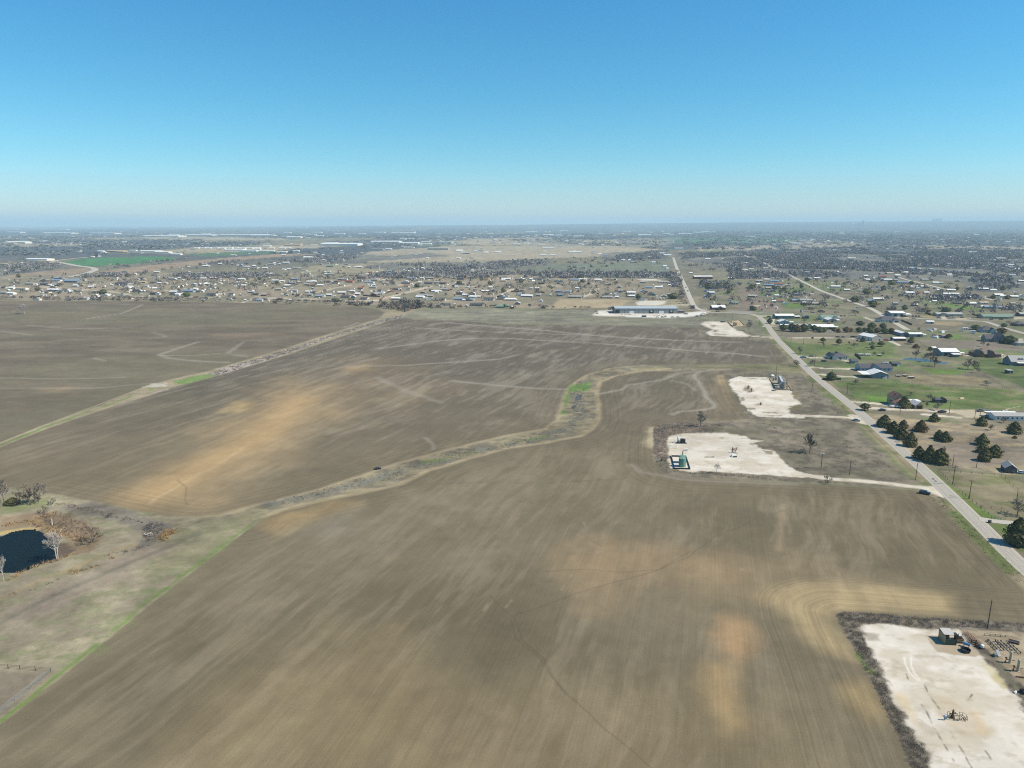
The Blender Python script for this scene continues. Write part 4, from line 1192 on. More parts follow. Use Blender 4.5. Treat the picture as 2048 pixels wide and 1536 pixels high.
for zf, s_, rows in ((n8, 4.956, (('bare', 1955, 1042, 195, 152, 'broad leafless tree casting a wide shadow in the paddock by the road'), ('shrub', 815, 318, 92, 66, 'grey leafless shrub in front of the roadside cedar clump'),
                                 ('bare', 1690, 198, 66, 52, 'small leafless tree high on the dry cedar slope'), ('bare', 1230, 420, 40, 60, 'thin leafless sapling behind the dense cedar group'),
                                 ('shrub', 70, 722, 110, 80, 'pale leafless shrub at the edge of the gravel track to the tank pad'))),
                     (n7, 5.12, (('bare', 720, 168, 112, 156, 'leafless tree in the brush behind the tank pad'), ('pale', 885, 645, 82, 112, 'thin pale leafless sapling at the near edge of the tank pad'),
                                 ('bare', 1840, 438, 142, 196, 'leaning leafless tree beside the floodlight pole'), ('shrub', 1770, 438, 82, 56, 'dark leafless shrub at the foot of the leaning tree'))),
                     (n4, 10.78, (('bare', 1372, 662, 150, 236, 'large leafless tree beside the tan tank pad near the road bend'),)),
                     (n1, 7.585, (('bare', 600, 742, 92, 112, 'leafless tree by the road fence across from the waterway end'), ('bare', 785, 930, 112, 104, 'leafless tree on the lawn below the new grey roofed house'),
                                  ('bare', 548, 930, 118, 96, 'leafless tree overhanging the road verge at the end of the waterway'), ('bare', 958, 640, 52, 82, 'slim leafless tree on the green below the gravel lane'),
                                  ('bare', 1425, 654, 122, 86, 'wide leafless tree in the middle of the green'), ('bare', 1350, 602, 52, 52, 'small leafless tree on the green near the gravel lane'),
                                  ('bare', 1685, 645, 104, 96, 'leafless tree just below the pale metal barn'), ('bare', 672, 262, 92, 62, 'leafless tree uphill of the long mobile home'),
                                  ('bare', 1730, 765, 60, 60, 'leafless tree by the parked trailers'), ('bare', 1865, 765, 60, 58, 'leafless tree past the parked trailers'),
                                  ('shrub', 870, 245, 120, 60, 'grey thicket beside the pale barn and grey roofed house'), ('shrub', 1280, 280, 90, 40, 'low grey thicket past the pale barn'))),
                     (n2, 7.64, (('bare', 395, 742, 132, 142, 'leafless tree at the end of the pasture pond'), ('bare', 545, 792, 122, 144, 'leafless tree standing in the edge of the pasture pond'),
                                 ('bare', 680, 862, 182, 156, 'largest leafless tree on the bank of the pasture pond'), ('bare', 620, 765, 182, 144, 'reddish leafless tree behind the pasture pond'),
                                 ('bare', 1190, 902, 204, 156, 'biggest leafless tree of the grove at the pasture fence'), ('bare', 1280, 912, 152, 132, 'middle leafless tree of the grove at the pasture fence'),
                                 ('bare', 1330, 962, 92, 104, 'last leafless tree of the grove along the pasture fence'), ('bare', 1420, 556, 92, 104, 'leafless tree in the brown field below the big grey house'),
                                 ('bare', 1490, 566, 62, 62, 'small leafless tree in the brown field below the big grey house'), ('bare', 1470, 1150, 134, 74, 'low spreading leafless tree in the open pasture with a ring shadow'),
                                 ('bare', 440, 332, 72, 72, 'leafless tree behind the white roofed barn with two wings'), ('shrub', 1820, 215, 120, 60, 'grey thicket across the street from the blue grey house'))),
                     (n3, 5.278, (('bare', 1062, 336, 112, 84, 'leafless tree behind the brown roofed house'), ('bare', 1130, 424, 104, 84, 'pale leafless tree over the parked truck on the gravel lane'),
                                  ('bare', 265, 150, 82, 52, 'small leafless tree on the lawn by the road'), ('bare', 1830, 556, 74, 62, 'leafless tree in front of the long pale mobile home'),
                                  ('bare', 850, 272, 62, 42, 'small leafless tree beside the two storey gable'), ('bare', 1020, 400, 40, 70, 'thin leafless tree by the white awning'))),
                     (pl, 4.876, (('bare', 40, 372, 150, 236, 'grey leafless tree at the frame edge behind the pond'), ('bare', 375, 362, 190, 190, 'thin leafless tree at the end of the clump behind the pond'),
                                  ('pale', 560, 922, 200, 262, 'white barked forked tree on the pond bank'), ('pale', 38, 1132, 136, 306, 'tall white barked tree at the frame edge below the pond'),
                                  ('shrub', 430, 472, 112, 72, 'grey shrub between the pond reeds and the tree clump'), ('shrub', 905, 752, 200, 168, 'round grey brown thicket at the end of the pond'),
                                  ('shrub', 1060, 512, 72, 44, 'small dark shrub beside the track behind the pond'), ('shrub', 1480, 622, 122, 72, 'dark brush heap beside the tan straw pile'),
                                  ('shrub', 510, 385, 90, 60, 'grey shrub at the field corner by the tree clump'))),
                     (r1, 3.938, (('pale', 190, 778, 96, 74, 'pale leafless tree alone in the far bare field'), ('pale', 110, 782, 50, 40, 'smaller pale leafless tree beside the lone tree in the far bare field')))):
    for i, (k, x, y, w_, h_, lab) in enumerate(rows):
        tree(k, q(zf, x, y), w_ / s_, h_ / s_, lab, None, var=i)
tree('shrub', q(pl, 290, 384), 215 / 4.876, 180 / 4.876, 'dense dark leafless tree in the middle of the clump behind the pond', None, 'bare_tree')
tree('shrub', q(pl, 200, 376), 170 / 4.876, 130 / 4.876, 'low dark leafless tree at the front of the clump behind the pond', None, 'bare_tree')
tree('cone', q(pl, 120, 380), 120 / 4.876, 60 / 4.876, 'low dark cedar at the foot of the clump behind the pond', None, var=0)

# ---- trees of the settlement: one light mesh each
FAR_B = []
for i in range(5):
    T_, C_ = MB(), MB()
    r_ = random.Random(200 + i)
    F_ = MB()
    F_.tube((0, 0, -.02), (0, 0, .5), .03, .012, 5, 1, False)
    for k in range(150):
        a = r_.uniform(0, TAU); e_ = math.asin(r_.uniform(-.55, 1)); rr = r_.uniform(.25, 1) ** .6 * .48
        c = Vector((math.cos(a) * math.cos(e_) * rr, math.sin(a) * math.cos(e_) * rr, .56 + math.sin(e_) * rr * .9))
        d = (c - Vector((0, 0, .3))).normalized() + Vector((r_.uniform(-.5, .5), r_.uniform(-.5, .5), r_.uniform(-.3, .5)))
        s_ = d.orthogonal().normalized() * .011
        F_.add([c - d * .09 - s_, c - d * .09 + s_, c + d * .11], [(0, 1, 2)], 0)
        F_.add([c - d * .05 + s_, c + d.orthogonal() * .05, c + d * .08], [(0, 1, 2)], 0)
    FAR_B.append(F_.mesh('bare tree at a distance', [mat('far twigs %d' % (i % 3), (A(146, 136, 128), A(132, 122, 116), A(160, 148, 134))[i % 3], .9, .16, .3), BARK]))
FAR_G = [leafy_mesh(300 + i, (CEDAR, OAKGREEN, CEDAR)[i], DOME, 240, .12) for i in range(3)]


def far_tree(px, py, w_m, h_m, label, group, green=False, i=0):
    x, y = G(px, py)
    t = inst('evergreen_tree' if green else 'bare_tree', (FAR_G if green else FAR_B)[i % (3 if green else 5)], None, (x, y, 0), random.uniform(0, TAU), (w_m, w_m, h_m))
    return tag(t, label, 'tree', group)


rt = random.Random(5)
k = 0
for x in np.arange(2, 752, 9.5):          # the hedge along the far side of the bare field
    if rt.random() < .14:
        continue
    yb = np.interp(x, [0, 300, 520, 700, 760], [599.5, 601, 604, 609.5, 614]) - rt.uniform(0, 2.6)
    far_tree(x + rt.uniform(-4, 4), yb, rt.uniform(6, 11), rt.uniform(4, 7.5), 'grey leafless hedge tree along the back of the far bare field', 'hedge trees along the back of the far bare field', False, k); k += 1
for x, yb, n_ in ((770, 616, 3), (790, 614, 4), (812, 617, 4), (806, 623, 3), (840, 612, 3), (860, 614, 2)):
    for j in range(n_):
        far_tree(x + rt.uniform(-13, 13), yb + rt.uniform(-4, 1), rt.uniform(9, 13), rt.uniform(6, 9), 'grey leafless tree of the thicket where the diagonal strip ends', 'thicket where the diagonal strip ends', False, k); k += 1
for x in np.arange(850, 1100, 12):
    if rt.random() < .3:
        continue
    far_tree(x + rt.uniform(-5, 5), 616.3 - rt.uniform(0, 2), rt.uniform(5, 9), rt.uniform(4, 8), 'leafless fence row tree behind the grassy end of the field', 'fence row behind the grassy end of the field', False, k); k += 1
for x, yb, w_ in ((1106, 617, 5), (1130, 617, 3), (1150, 617, 5), (1162, 618, 6), (1170, 618.5, 7), (1178, 618.5, 6), (1222, 624, 10), (1384, 621, 8), (1380, 616, 6)):
    far_tree(x, yb, w_, w_ * .8, 'leafless tree beside the dry meadow next to the grey warehouse', 'trees beside the dry meadow next to the grey warehouse', False, k); k += 1
TOWN = [((0, 590), (0, 553), (330, 545), (640, 549), (760, 556), (1000, 552), (1180, 556), (1330, 562), (1365, 600), (1100, 598), (800, 610), (300, 598))]
cnt = 0
while cnt < 95:
    x, yv = rt.uniform(0, 1360), rt.uniform(552, 611)
    P_ = np.array(TOWN[0], float)
    if not inside(np.array([x]), np.array([yv]), [tuple(p) for p in P_])[0]:
        continue
    gr = rt.random() < .14
    zone = 'west' if x < 500 else 'mid' if x < 1000 else 'east'
    zt = {'west': 'among the houses behind the far bare field', 'mid': 'among the houses behind the diagonal strip', 'east': 'among the houses behind the grey warehouse'}[zone]
    far_tree(x, yv, rt.uniform(6, 13), rt.uniform(5, 9), ('dark evergreen ' if gr else 'grey leafless tree ') + zt, ('evergreens ' if gr else 'leafless trees ') + zt, gr, cnt); cnt += 1
cnt = 0
AXR = [(1420, 612), (1400, 560), (1500, 548), (1700, 560), (2048, 575), (2060, 640), (1900, 640), (1760, 620), (1640, 650), (1540, 632)]
while cnt < 100:
    x, yv = rt.uniform(1400, 2050), rt.uniform(552, 650)
    if not inside(np.array([x]), np.array([yv]), AXR)[0]:
        continue
    gr = rt.random() < .16
    far_tree(x, yv, rt.uniform(6, 12), rt.uniform(5, 8.5), 'dark evergreen among the scattered houses beyond the road bend' if gr else 'grey leafless tree among the scattered houses beyond the road bend',
             'evergreens beyond the road bend' if gr else 'leafless trees beyond the road bend', gr, cnt); cnt += 1
for i in range(16):
    t_ = i / 15
    far_tree(1368 - 10 * t_ + rt.uniform(-6, 2), 612 - 66 * t_, 9, 8, 'grey leafless roadside tree along the straight village road', 'leafless trees along the straight village road', False, i)
for x, yv in zF((1300, 455), (1330, 450)) + zG((660, 490), (1955, 660), (110, 480), (330, 480), (240, 480)) + zH((140, 720), (375, 440), (60, 560)):
    far_tree(x, yv, 13, 9, 'large round dark evergreen standing among the far houses', 'large round evergreens among the far houses', True, 0)

# ---- woods: masses nobody could count
KEEP_CLEAR = [(W([(106, 523), (125, 526), (157, 532), (178, 534.5), (189, 537.5), (188, 541), (175, 546), (155, 551), (138, 554)]), 24), (W([(106, 523), (118, 520.5), (140, 518), (175, 514.5)]), 24),
              (W([(1420, 624), (1386, 609), (1370, 572), (1357, 545), (1346.5, 515)]), 10), (W([(1772, 635), (1703, 603.5), (1641, 581), (1588, 555), (1528, 526), (1478, 507)]), 10),
              (W(zA((0, 580), (600, 578), (1000, 600), (1400, 628), (1750, 655), (2048, 712)) + zB((400, 738), (1320, 752), (2048, 752)) + zC((700, 765), (1560, 797))), 8),
              (W(zC((1040, 672), (1300, 610), (1600, 550))), 10), (W(zD((0, 795), (350, 710), (700, 620), (885, 572))), 10), (W(zH((460, 345), (700, 408), (1020, 490))), 8)]
OPEN_FIELDS = [W([(126, 524), (180, 516), (300, 513), (378, 515), (340, 521), (260, 528), (190, 532), (150, 531)]), W([(370, 509), (545, 500), (565, 506), (420, 513)]), W([(190, 545), (250, 536), (400, 520), (560, 507), (640, 508), (480, 520), (350, 536), (280, 546)]),
               W([(0, 556), (20, 549), (170, 535), (187, 541), (140, 549), (60, 559), (0, 562)]), W([(740, 503), (880, 493), (1230, 492), (1330, 499), (1230, 512), (1000, 521), (760, 526), (700, 520)])]


def clumps(px_polys, dens, hgt, wid, tone0, tone1, seed, ntri=20):
    rs = np.random.RandomState(seed)
    P_ = []
    for poly in px_polys:
        pw_ = np.array(W(poly))
        lo_, hi_ = pw_.min(0), pw_.max(0)
        n_ = int((hi_ - lo_).prod() * dens / 1e4)
        p_ = rs.rand(min(n_, 400000), 2) * (hi_ - lo_) + lo_
        p_ = p_[inside(p_[:, 0], p_[:, 1], [tuple(t) for t in pw_])]
        p_ = p_[fbm(p_[:, 0] / 170, p_[:, 1] / 240, seed, 4) > .40]
        dd = -sdist(p_[:, 0], p_[:, 1], [tuple(t) for t in pw_])
        ext = min(float((hi_ - lo_).min()) * .45, 170) if float((hi_ - lo_).min()) > 250 else 0
        p_ = p_[dd > ext * rs.rand(len(p_)) * (.2 + 1.3 * fbm(p_[:, 0] / 110, p_[:, 1] / 150, seed + 5, 3))]
        for ln in KEEP_CLEAR:
            p_ = p_[seg_dist(p_[:, 0], p_[:, 1], ln[0]) > ln[1]]
        for pg in OPEN_FIELDS:
            p_ = p_[~inside(p_[:, 0], p_[:, 1], pg)]
        P_.append(p_)
    P_ = np.concatenate(P_)
    n_ = len(P_)
    tmpl = []
    for v_ in range(6):
        d_ = rs.randn(ntri, 3); d_ /= np.linalg.norm(d_, axis=1)[:, None]; d_[:, 2] = np.abs(d_[:, 2]) * .9 + rs.rand(ntri) * .1
        c_ = d_ * (rs.rand(ntri, 1) * .4 + .6)
        t_ = c_[:, None, :] + rs.randn(ntri, 3, 3) * .30
        t_[:, :, 2] = np.clip(t_[:, :, 2], 0, 1.2)
        tmpl.append(t_)
    tmpl = np.array(tmpl)
    T_ = tmpl[rs.randint(0, 6, n_)]
    a_ = rs.rand(n_) * TAU
    ca, sa = np.cos(a_)[:, None, None], np.sin(a_)[:, None, None]
    w_ = (wid[0] + rs.rand(n_) * (wid[1] - wid[0]))[:, None, None] * .5
    h_ = (hgt[0] + rs.rand(n_) * (hgt[1] - hgt[0]))[:, None, None]
    V_ = np.empty_like(T_)
    V_[..., 0] = (T_[..., 0] * ca - T_[..., 1] * sa) * w_ + P_[:, 0][:, None, None]
    V_[..., 1] = (T_[..., 0] * sa + T_[..., 1] * ca) * w_ + P_[:, 1][:, None, None]
    V_[..., 2] = T_[..., 2] * h_ + terrain_z(P_[:, 0], P_[:, 1])[:, None, None] * 1.0
    c_ = np.array(tone0)[None] + (np.array(tone1) - np.array(tone0))[None] * rs.rand(n_, 1)
    gr = rs.rand(n_) < .10
    c_[gr] = np.array(A(84, 90, 68))
    cols = np.repeat(c_, ntri * 3, 0)
    V_ = V_.reshape(-1, 3)
    return V_, np.arange(len(V_)).reshape(-1, 3), cols


WOODM = tone_mat('leafless woods', grain=(.5, .2), blot=(.03, .12))
near_w = [[(-30, 531), (120, 525), (158, 530), (100, 541), (0, 553), (-30, 556)], [(145, 553), (250, 547), (268, 553), (160, 556)], [(345, 551), (520, 546), (620, 549), (640, 557), (360, 557)],
          [(560, 521), (680, 509), (780, 511), (860, 506), (900, 512), (760, 521), (690, 525), (520, 528)], [(750, 528), (1000, 523), (1100, 519), (1100, 529), (1000, 541), (880, 546), (720, 536)],
          [(740, 549), (1060, 546), (1350, 547), (1350, 556), (1100, 557), (740, 557)], [(1200, 506), (1340, 501), (1340, 521), (1200, 523)],
          [(1350, 506), (2060, 501), (2060, 545), (1900, 560), (1640, 560), (1560, 551), (1460, 541), (1350, 516)], [(1890, 546), (2060, 541), (2060, 585), (1950, 583)],
          [(1460, 536), (1590, 546), (1590, 557), (1460, 559)], [(1400, 566), (1460, 566), (1466, 578), (1400, 578)], zH((870, 600), (1480, 600), (1480, 650), (870, 665)), zH((1600, 720), (2000, 730), (1980, 790), (1650, 770)),
          [(250, 521), (375, 515), (378, 518), (290, 526)], zB((1000, 205), (1450, 190), (2048, 150), (2048, 205), (1450, 235), (1000, 240)), zB((800, 400), (2048, 380), (2048, 430), (900, 440)), [(1330, 548), (1356, 548), (1366, 580), (1345, 575)]]
Va, Fa, Ca = clumps(near_w, 80, (5, 8.5), (8, 14), A(132, 129, 132), A(160, 153, 149), 501)
sparse_w = [[(0, 515), (2060, 515), (2060, 560), (0, 560)], [(1400, 560), (2060, 560), (2060, 600), (1400, 612)]]
Vb, Fb, Cb = clumps(sparse_w, 3.2, (5, 8), (8, 14), A(124, 120, 118), A(154, 145, 137), 502)
town_w = [[(0, 598), (0, 556), (640, 550), (1000, 552), (1180, 556), (1330, 562), (1362, 604), (1100, 596), (800, 608), (300, 597)], [(1400, 606), (1380, 560), (1500, 556), (1700, 562), (2060, 575), (2060, 632), (1900, 628), (1760, 606), (1640, 626), (1540, 622)]]
Vd, Fd, Cd = clumps(town_w, 14, (3.5, 7), (5, 11), A(116, 111, 108), A(150, 140, 130), 504, 16)
hedge_w = [[(-10, 597), (300, 599), (520, 602), (735, 608), (745, 614), (520, 606.5), (300, 602.6), (-10, 601.2)]], [[(748, 606), (800, 604), (845, 608), (842, 616), (812, 625), (770, 618)]], [[(846, 613), (1000, 614), (1090, 615), (1090, 618), (1000, 617.5), (846, 617.5)]]
hv = [clumps(hedge_w[0], 75, (3, 6), (5, 9), A(104, 98, 94), A(138, 128, 118), 505, 18), clumps(hedge_w[1], 90, (4, 8), (6, 10), A(104, 98, 94), A(134, 124, 114), 506, 18), clumps(hedge_w[2], 45, (2.5, 5.5), (4, 8), A(104, 98, 94), A(138, 128, 118), 507, 18)]
o_ = len(Vd)
for hV, hF, hC in hv:
    Vd, Fd, Cd = np.concatenate([Vd, hV]), np.concatenate([Fd, hF + len(Vd)]), np.concatenate([Cd, hC])
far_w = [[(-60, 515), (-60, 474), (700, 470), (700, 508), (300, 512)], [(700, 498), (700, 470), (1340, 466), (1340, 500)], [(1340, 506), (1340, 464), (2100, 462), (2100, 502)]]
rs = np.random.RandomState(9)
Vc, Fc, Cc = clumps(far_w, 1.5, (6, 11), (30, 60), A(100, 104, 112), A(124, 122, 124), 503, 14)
wk = fbm(Vc[::42, 0] / 700, Vc[::42, 1] / 900, 101, 5, .55) + np.interp(Vc[::42, 0] / Vc[::42, 1], [-.7, -.3, 0, .15, .3, .7], [.09, .06, .0, .03, .13, .14]) + .05 * sstep(4000, 9000, Vc[::42, 1]) > .465
keep = np.repeat(wk, 14)
Fc = Fc[keep]
off1, off2, off3 = len(Va), len(Va) + len(Vb), len(Va) + len(Vb) + len(Vc)
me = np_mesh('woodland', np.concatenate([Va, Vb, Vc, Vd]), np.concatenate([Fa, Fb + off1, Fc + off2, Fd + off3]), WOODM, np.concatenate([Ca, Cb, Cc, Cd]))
tag(inst('woodland', me), kind='stuff')
print('woods faces', len(Fa), len(Fb), len(Fc))

# ---- dry brush, reeds and weeds
def blades(name, polys, dens, hgt, wdt, tones, seed, nb=9, spread=.45, mask=None, lines=()):
    rs = np.random.RandomState(seed)
    P_ = []
    for pw_ in polys:
        pw_ = np.array(pw_)
        lo_, hi_ = pw_.min(0), pw_.max(0)
        n_ = int((hi_ - lo_).prod() * dens)
        p_ = rs.rand(n_, 2) * (hi_ - lo_) + lo_
        p_ = p_[inside(p_[:, 0], p_[:, 1], [tuple(t) for t in pw_])]
        P_.append(p_)
    for pts, half, dn in lines:
        for (ax, ay), (bx, by) in zip(pts[:-1], pts[1:]):
            L_ = math.hypot(bx - ax, by - ay)
            n_ = max(1, int(L_ * 2 * half * dn))
            t_ = rs.rand(n_, 1)
            P_.append(np.array([[ax, ay]]) * (1 - t_) + np.array([[bx, by]]) * t_ + (rs.rand(n_, 2) - .5) * 2 * half)
    P_ = np.concatenate(P_)
    if mask is not None:
        P_ = P_[mask(P_[:, 0], P_[:, 1])]
    n_ = len(P_)
    root = P_[:, None, :] + rs.randn(n_, nb, 2) * spread * .45
    h_ = (hgt[0] + rs.rand(n_, 1) * (hgt[1] - hgt[0])) * (.5 + .5 * rs.rand(n_, nb))
    tip = root + rs.randn(n_, nb, 2) * (h_ * .38)[..., None]
    a_ = rs.rand(n_, nb) * TAU
    w_ = wdt * (.6 + .8 * rs.rand(n_, nb))
    dx = np.stack([np.cos(a_), np.sin(a_)], -1) * w_[..., None] * .5
    V_ = np.zeros((n_, nb, 3, 3))
    V_[:, :, 0, :2] = root - dx; V_[:, :, 1, :2] = root + dx; V_[:, :, 2, :2] = tip
    V_[:, :, 2, 2] = h_
    ts = np.array(tones)
    c_ = ts[rs.randint(0, len(ts), n_)] * (.8 + .4 * rs.rand(n_, 1))
    V_ = V_.reshape(-1, 3)
    me = np_mesh(name, V_, np.arange(len(V_)).reshape(-1, 3), BRUSHM, np.repeat(c_, nb * 3, 0))
    return tag(inst(name, me), kind='stuff')


BRUSHM = tone_mat('dry stems', grain=(3, .1), blot=(.3, .15))
PW1, PW1L = W(PAD1), W(PAD1_LOT)
out1 = lambda x, y: (sdist(x, y, PW1) > .6) & ~((x > G(1924, 1258)[0] - 6) & (y < G(1980, 1256)[1]))
blades('dry_brush', [PW1L], 2.6, (.4, 1.15), .055, [A(132, 124, 114), A(156, 148, 138), A(112, 104, 92), A(126, 112, 92)], 601, 10, .8, out1)
PW3, PW3L = W(PAD3), [p for p in W(n6((60, 110), (150, 0), (600, -50), (1500, -30), (1500, 110), (560, 190), (360, 260), (330, 560), (430, 900), (700, 930), (1500, 985), (2800, 1110), (2800, 1150), (1500, 1040), (500, 980), (250, 920), (90, 700), (70, 400)))]
blades('dry_brush', [PW3L], .9, (.4, 1.2), .085, [A(138, 128, 120), A(160, 147, 133), A(118, 108, 101), A(156, 134, 110)], 602, 8, .9, lambda x, y: sdist(x, y, PW3) > .5)
blades('pasture_weeds', [W(n7((1300, 130), (2000, 130), (2700, 500), (2700, 640), (2048, 660), (1700, 600), (1540, 460))), W(n5((1500, 420), (2400, 560), (2600, 880), (1750, 880), (1700, 650)))], .035, (.3, .9), .16, [A(112, 104, 92), A(138, 128, 108), A(112, 116, 84)], 603, 7, .9)
PX_BR = W(f2((640, 445), (800, 380), (1000, 330), (1300, 240), (1700, 110), (2048, 0), (2230, -40), (2240, -22), (2048, 22), (1700, 125), (1300, 270), (1000, 365), (740, 455)))
blades('dry_brush', [PX_BR], .16, (.5, 1.3), .35, [A(142, 132, 122), A(170, 160, 146), A(112, 104, 98)], 604, 7, 1.0)
reed_lines = [(W(pl((20, 600), (150, 570), (280, 550), (360, 570), (430, 610), (560, 650), (700, 700), (820, 740))), 1.6, 1.1), (W(pl((340, 540), (480, 490), (560, 470))), 1.8, .9),
              (W(pl((60, 1130), (180, 1070), (300, 1010), (430, 960), (520, 940), (620, 905), (750, 865))), .9, 1.3), (W(pl((680, 1050), (770, 1045))), 1.4, 2.0), (W(pl((830, 1025), (870, 1020))), .8, 2), (W(pl((900, 990), (950, 985))), 1.0, 2),
              (W(pl((1065, 915), (1115, 910))), .9, 2), (W(pl((1570, 740), (1640, 650), (1690, 660))), 2.0, 2.6), (W(pl((1600, 700), (1680, 640))), 2.0, 2.6)]
blades('dry_reeds', [], 0, (.6, 1.5), .12, [A(182, 150, 108), A(190, 160, 116), A(164, 138, 104), A(146, 126, 100)], 605, 12, .5, None, reed_lines)
blades('dry_brush', [W(pl((380, 480), (640, 480), (850, 580), (860, 700), (740, 740), (600, 640), (440, 580))), W(pl((1380, 610), (1480, 560), (1600, 580), (1560, 700), (1420, 760)))], .9, (.4, 1.1), .11,
       [A(118, 104, 92), A(134, 122, 112), A(100, 92, 84)], 606, 8, .6, None,
       [(W(pl((560, 380), (800, 420), (1000, 470), (1200, 520), (1400, 560))), 1.6, .7), (W(pl((1000, 890), (1300, 830), (1500, 770))), 1.0, .8), (W(pl((0, 1280), (300, 1220), (600, 1120))), .8, .4)])
blades('waterway_tussocks', [], 0, (.3, .8), .16, [A(176, 158, 118), A(150, 138, 104), A(122, 116, 96)], 607, 8, .7, None,
       [(W([(1165, 765), (1150, 800), (1165, 830), (1140, 855), (1060, 880), (940, 905), (850, 930), (740, 960), (640, 988), (560, 1004)]), 4.5, .28)])
blades('verge_weeds', [], 0, (.25, .6), .14, [A(146, 134, 106), A(120, 114, 92), A(104, 112, 72)], 608, 7, .8, None,
       [(W([(1548, 681), (1562, 700), (1576, 722), (1640, 775), (1706, 836)]), 3, .12), (W([(1866, 992), (1900, 1026), (1960, 1082), (2048, 1165)]), 3, .35)])
# ------------------------------------------------------------------ buildings
ROOFC = {'w': A(236, 234, 228), 'g': A(166, 164, 160), 'b': A(132, 152, 174), 'd': A(88, 88, 94), 'r': A(152, 92, 78), 't': A(192, 172, 142), 'e': A(124, 146, 130), 'n': A(122, 108, 96), 'm': A(136, 102, 90)}
ROOFN = {'w': 'white', 'g': 'grey', 'b': 'blue grey', 'd': 'dark', 'r': 'red brown', 't': 'tan', 'e': 'green grey', 'n': 'brown', 'm': 'brown'}
WALLC = {'w': (238, 234, 226), 'p': (196, 186, 166), 'b': (172, 184, 192), 'k': (132, 96, 80), 'g': (164, 162, 156), 't': (182, 160, 130), 'd': (92, 90, 92), 'r': (128, 62, 54), 'l': (136, 140, 142), 'e': (116, 140, 138)}
RM = {k: mat('roof ' + ROOFN[k] + k, v, .55 if k == 'w' else .8, .10, 1.2, spec=.3) for k, v in ROOFC.items()}
WM = {k: mat('wall ' + k, A(*v), .85, .10, 1.5) for k, v in WALLC.items()}
GLASS = mat('window glass', (.02, .03, .04), .12, .05, spec=.6)
DOORD = mat('dark opening', A(52, 52, 58), .8, .1)
WHITE = mat('white paint', A(238, 236, 230), .55, .06)
GREYM = mat('grey steel', A(150, 150, 150), .5, .1, spec=.4)
DARKM = mat('dark steel', A(66, 64, 62), .6, .12)
WOOD = mat('weathered timber', A(112, 98, 84), .9, .18, 4)

# small houses: unit mesh 1 x 1 x 1 (front at y=0) shared between copies, two or three looks
UNIT = {}


def unit_house(rc, wc, form):
    key = (rc, wc, form)
    if key in UNIT:
        return UNIT[key]
    M = MB()
    if form == 'end':          # gable towards the viewer
        M.add([(-.5, 0, 0), (.5, 0, 0), (.5, 1, 0), (-.5, 1, 0), (-.5, 0, .62), (.5, 0, .62), (.5, 1, .62), (-.5, 1, .62), (0, 0, .95), (0, 1, .95)],
              [(0, 1, 5, 8, 4), (1, 2, 6, 5), (2, 3, 7, 9, 6), (3, 0, 4, 7)], 0)
        for s in (-1, 1):
            M.add([(0, -.06, 1), (s * .56, -.06, .6), (s * .56, 1.06, .6), (0, 1.06, 1), (0, -.06, .95), (s * .56, -.06, .55), (s * .56, 1.06, .55), (0, 1.06, .95)],
                  [(0, 1, 2, 3), (7, 6, 5, 4), (0, 4, 5, 1), (1, 5, 6, 2), (2, 6, 7, 3)], 1)
    else:
        M.add([(-.5, 0, 0), (.5, 0, 0), (.5, 1, 0), (-.5, 1, 0), (-.5, 0, .6), (.5, 0, .6), (.5, 1, .6), (-.5, 1, .6), (-.5, .5, .94), (.5, .5, .94)],
              [(0, 1, 5, 4), (1, 2, 6, 9, 5), (2, 3, 7, 6), (3, 0, 4, 8, 7)], 0)
        for a, b in ((-.08, .5), (1.08, .5)):
            M.add([(-.53, a, .57), (.53, a, .57), (.53, b, 1), (-.53, b, 1), (-.53, a, .52), (.53, a, .52), (.53, b, .95), (-.53, b, .95)],
                  [(0, 1, 2, 3), (7, 6, 5, 4), (0, 4, 5, 1), (1, 5, 6, 2), (3, 7, 4, 0)], 1)
        for x in (-.3, .22):
            M.add([(x, -.012, .2), (x + .09, -.012, .2), (x + .09, -.012, .45), (x, -.012, .45)], [(0, 1, 2, 3)], 2)
        M.add([(-.04, -.012, .0), (.05, -.012, 0), (.05, -.012, .46), (-.04, -.012, .46)], [(0, 1, 2, 3)], 2)
    UNIT[key] = M.mesh('small house', [WM[wc], RM[rc], GLASS])
    return UNIT[key]


rh = random.Random(77)
WALL_FOR = {'w': 'wwpbgl', 'g': 'pwtkg', 'b': 'wbgl', 'd': 'tkpgw', 'r': 'kptw', 't': 'tpw', 'e': 'epw'}
HCOUNT = {}
ROWN = []


def zone_of(px, py):
    if px > 1395:
        if py < 535: z = 'in the grey woods'
        elif py < 575: z = 'where the grey woods thin out'
        else: z = 'between the road bend and the pale lane' if px < 1700 else 'past the pale lane'
    elif px < 262: z = 'near the curving highway'
    elif px < 512: z = 'behind the hedge of the far bare field'
    elif px < 762: z = 'behind the hedge nearer the diagonal strip'
    elif px < 1012: z = 'behind the grey thicket'
    else: z = 'by the dry meadow'
    if px <= 1395:
        if py > 588: r = 'in the front row '
        elif py > 568: r = 'in the middle rows '
        elif py > 548: r = 'in the back rows '
        else: r = 'far out '
    else:
        r = ''
    return r + z


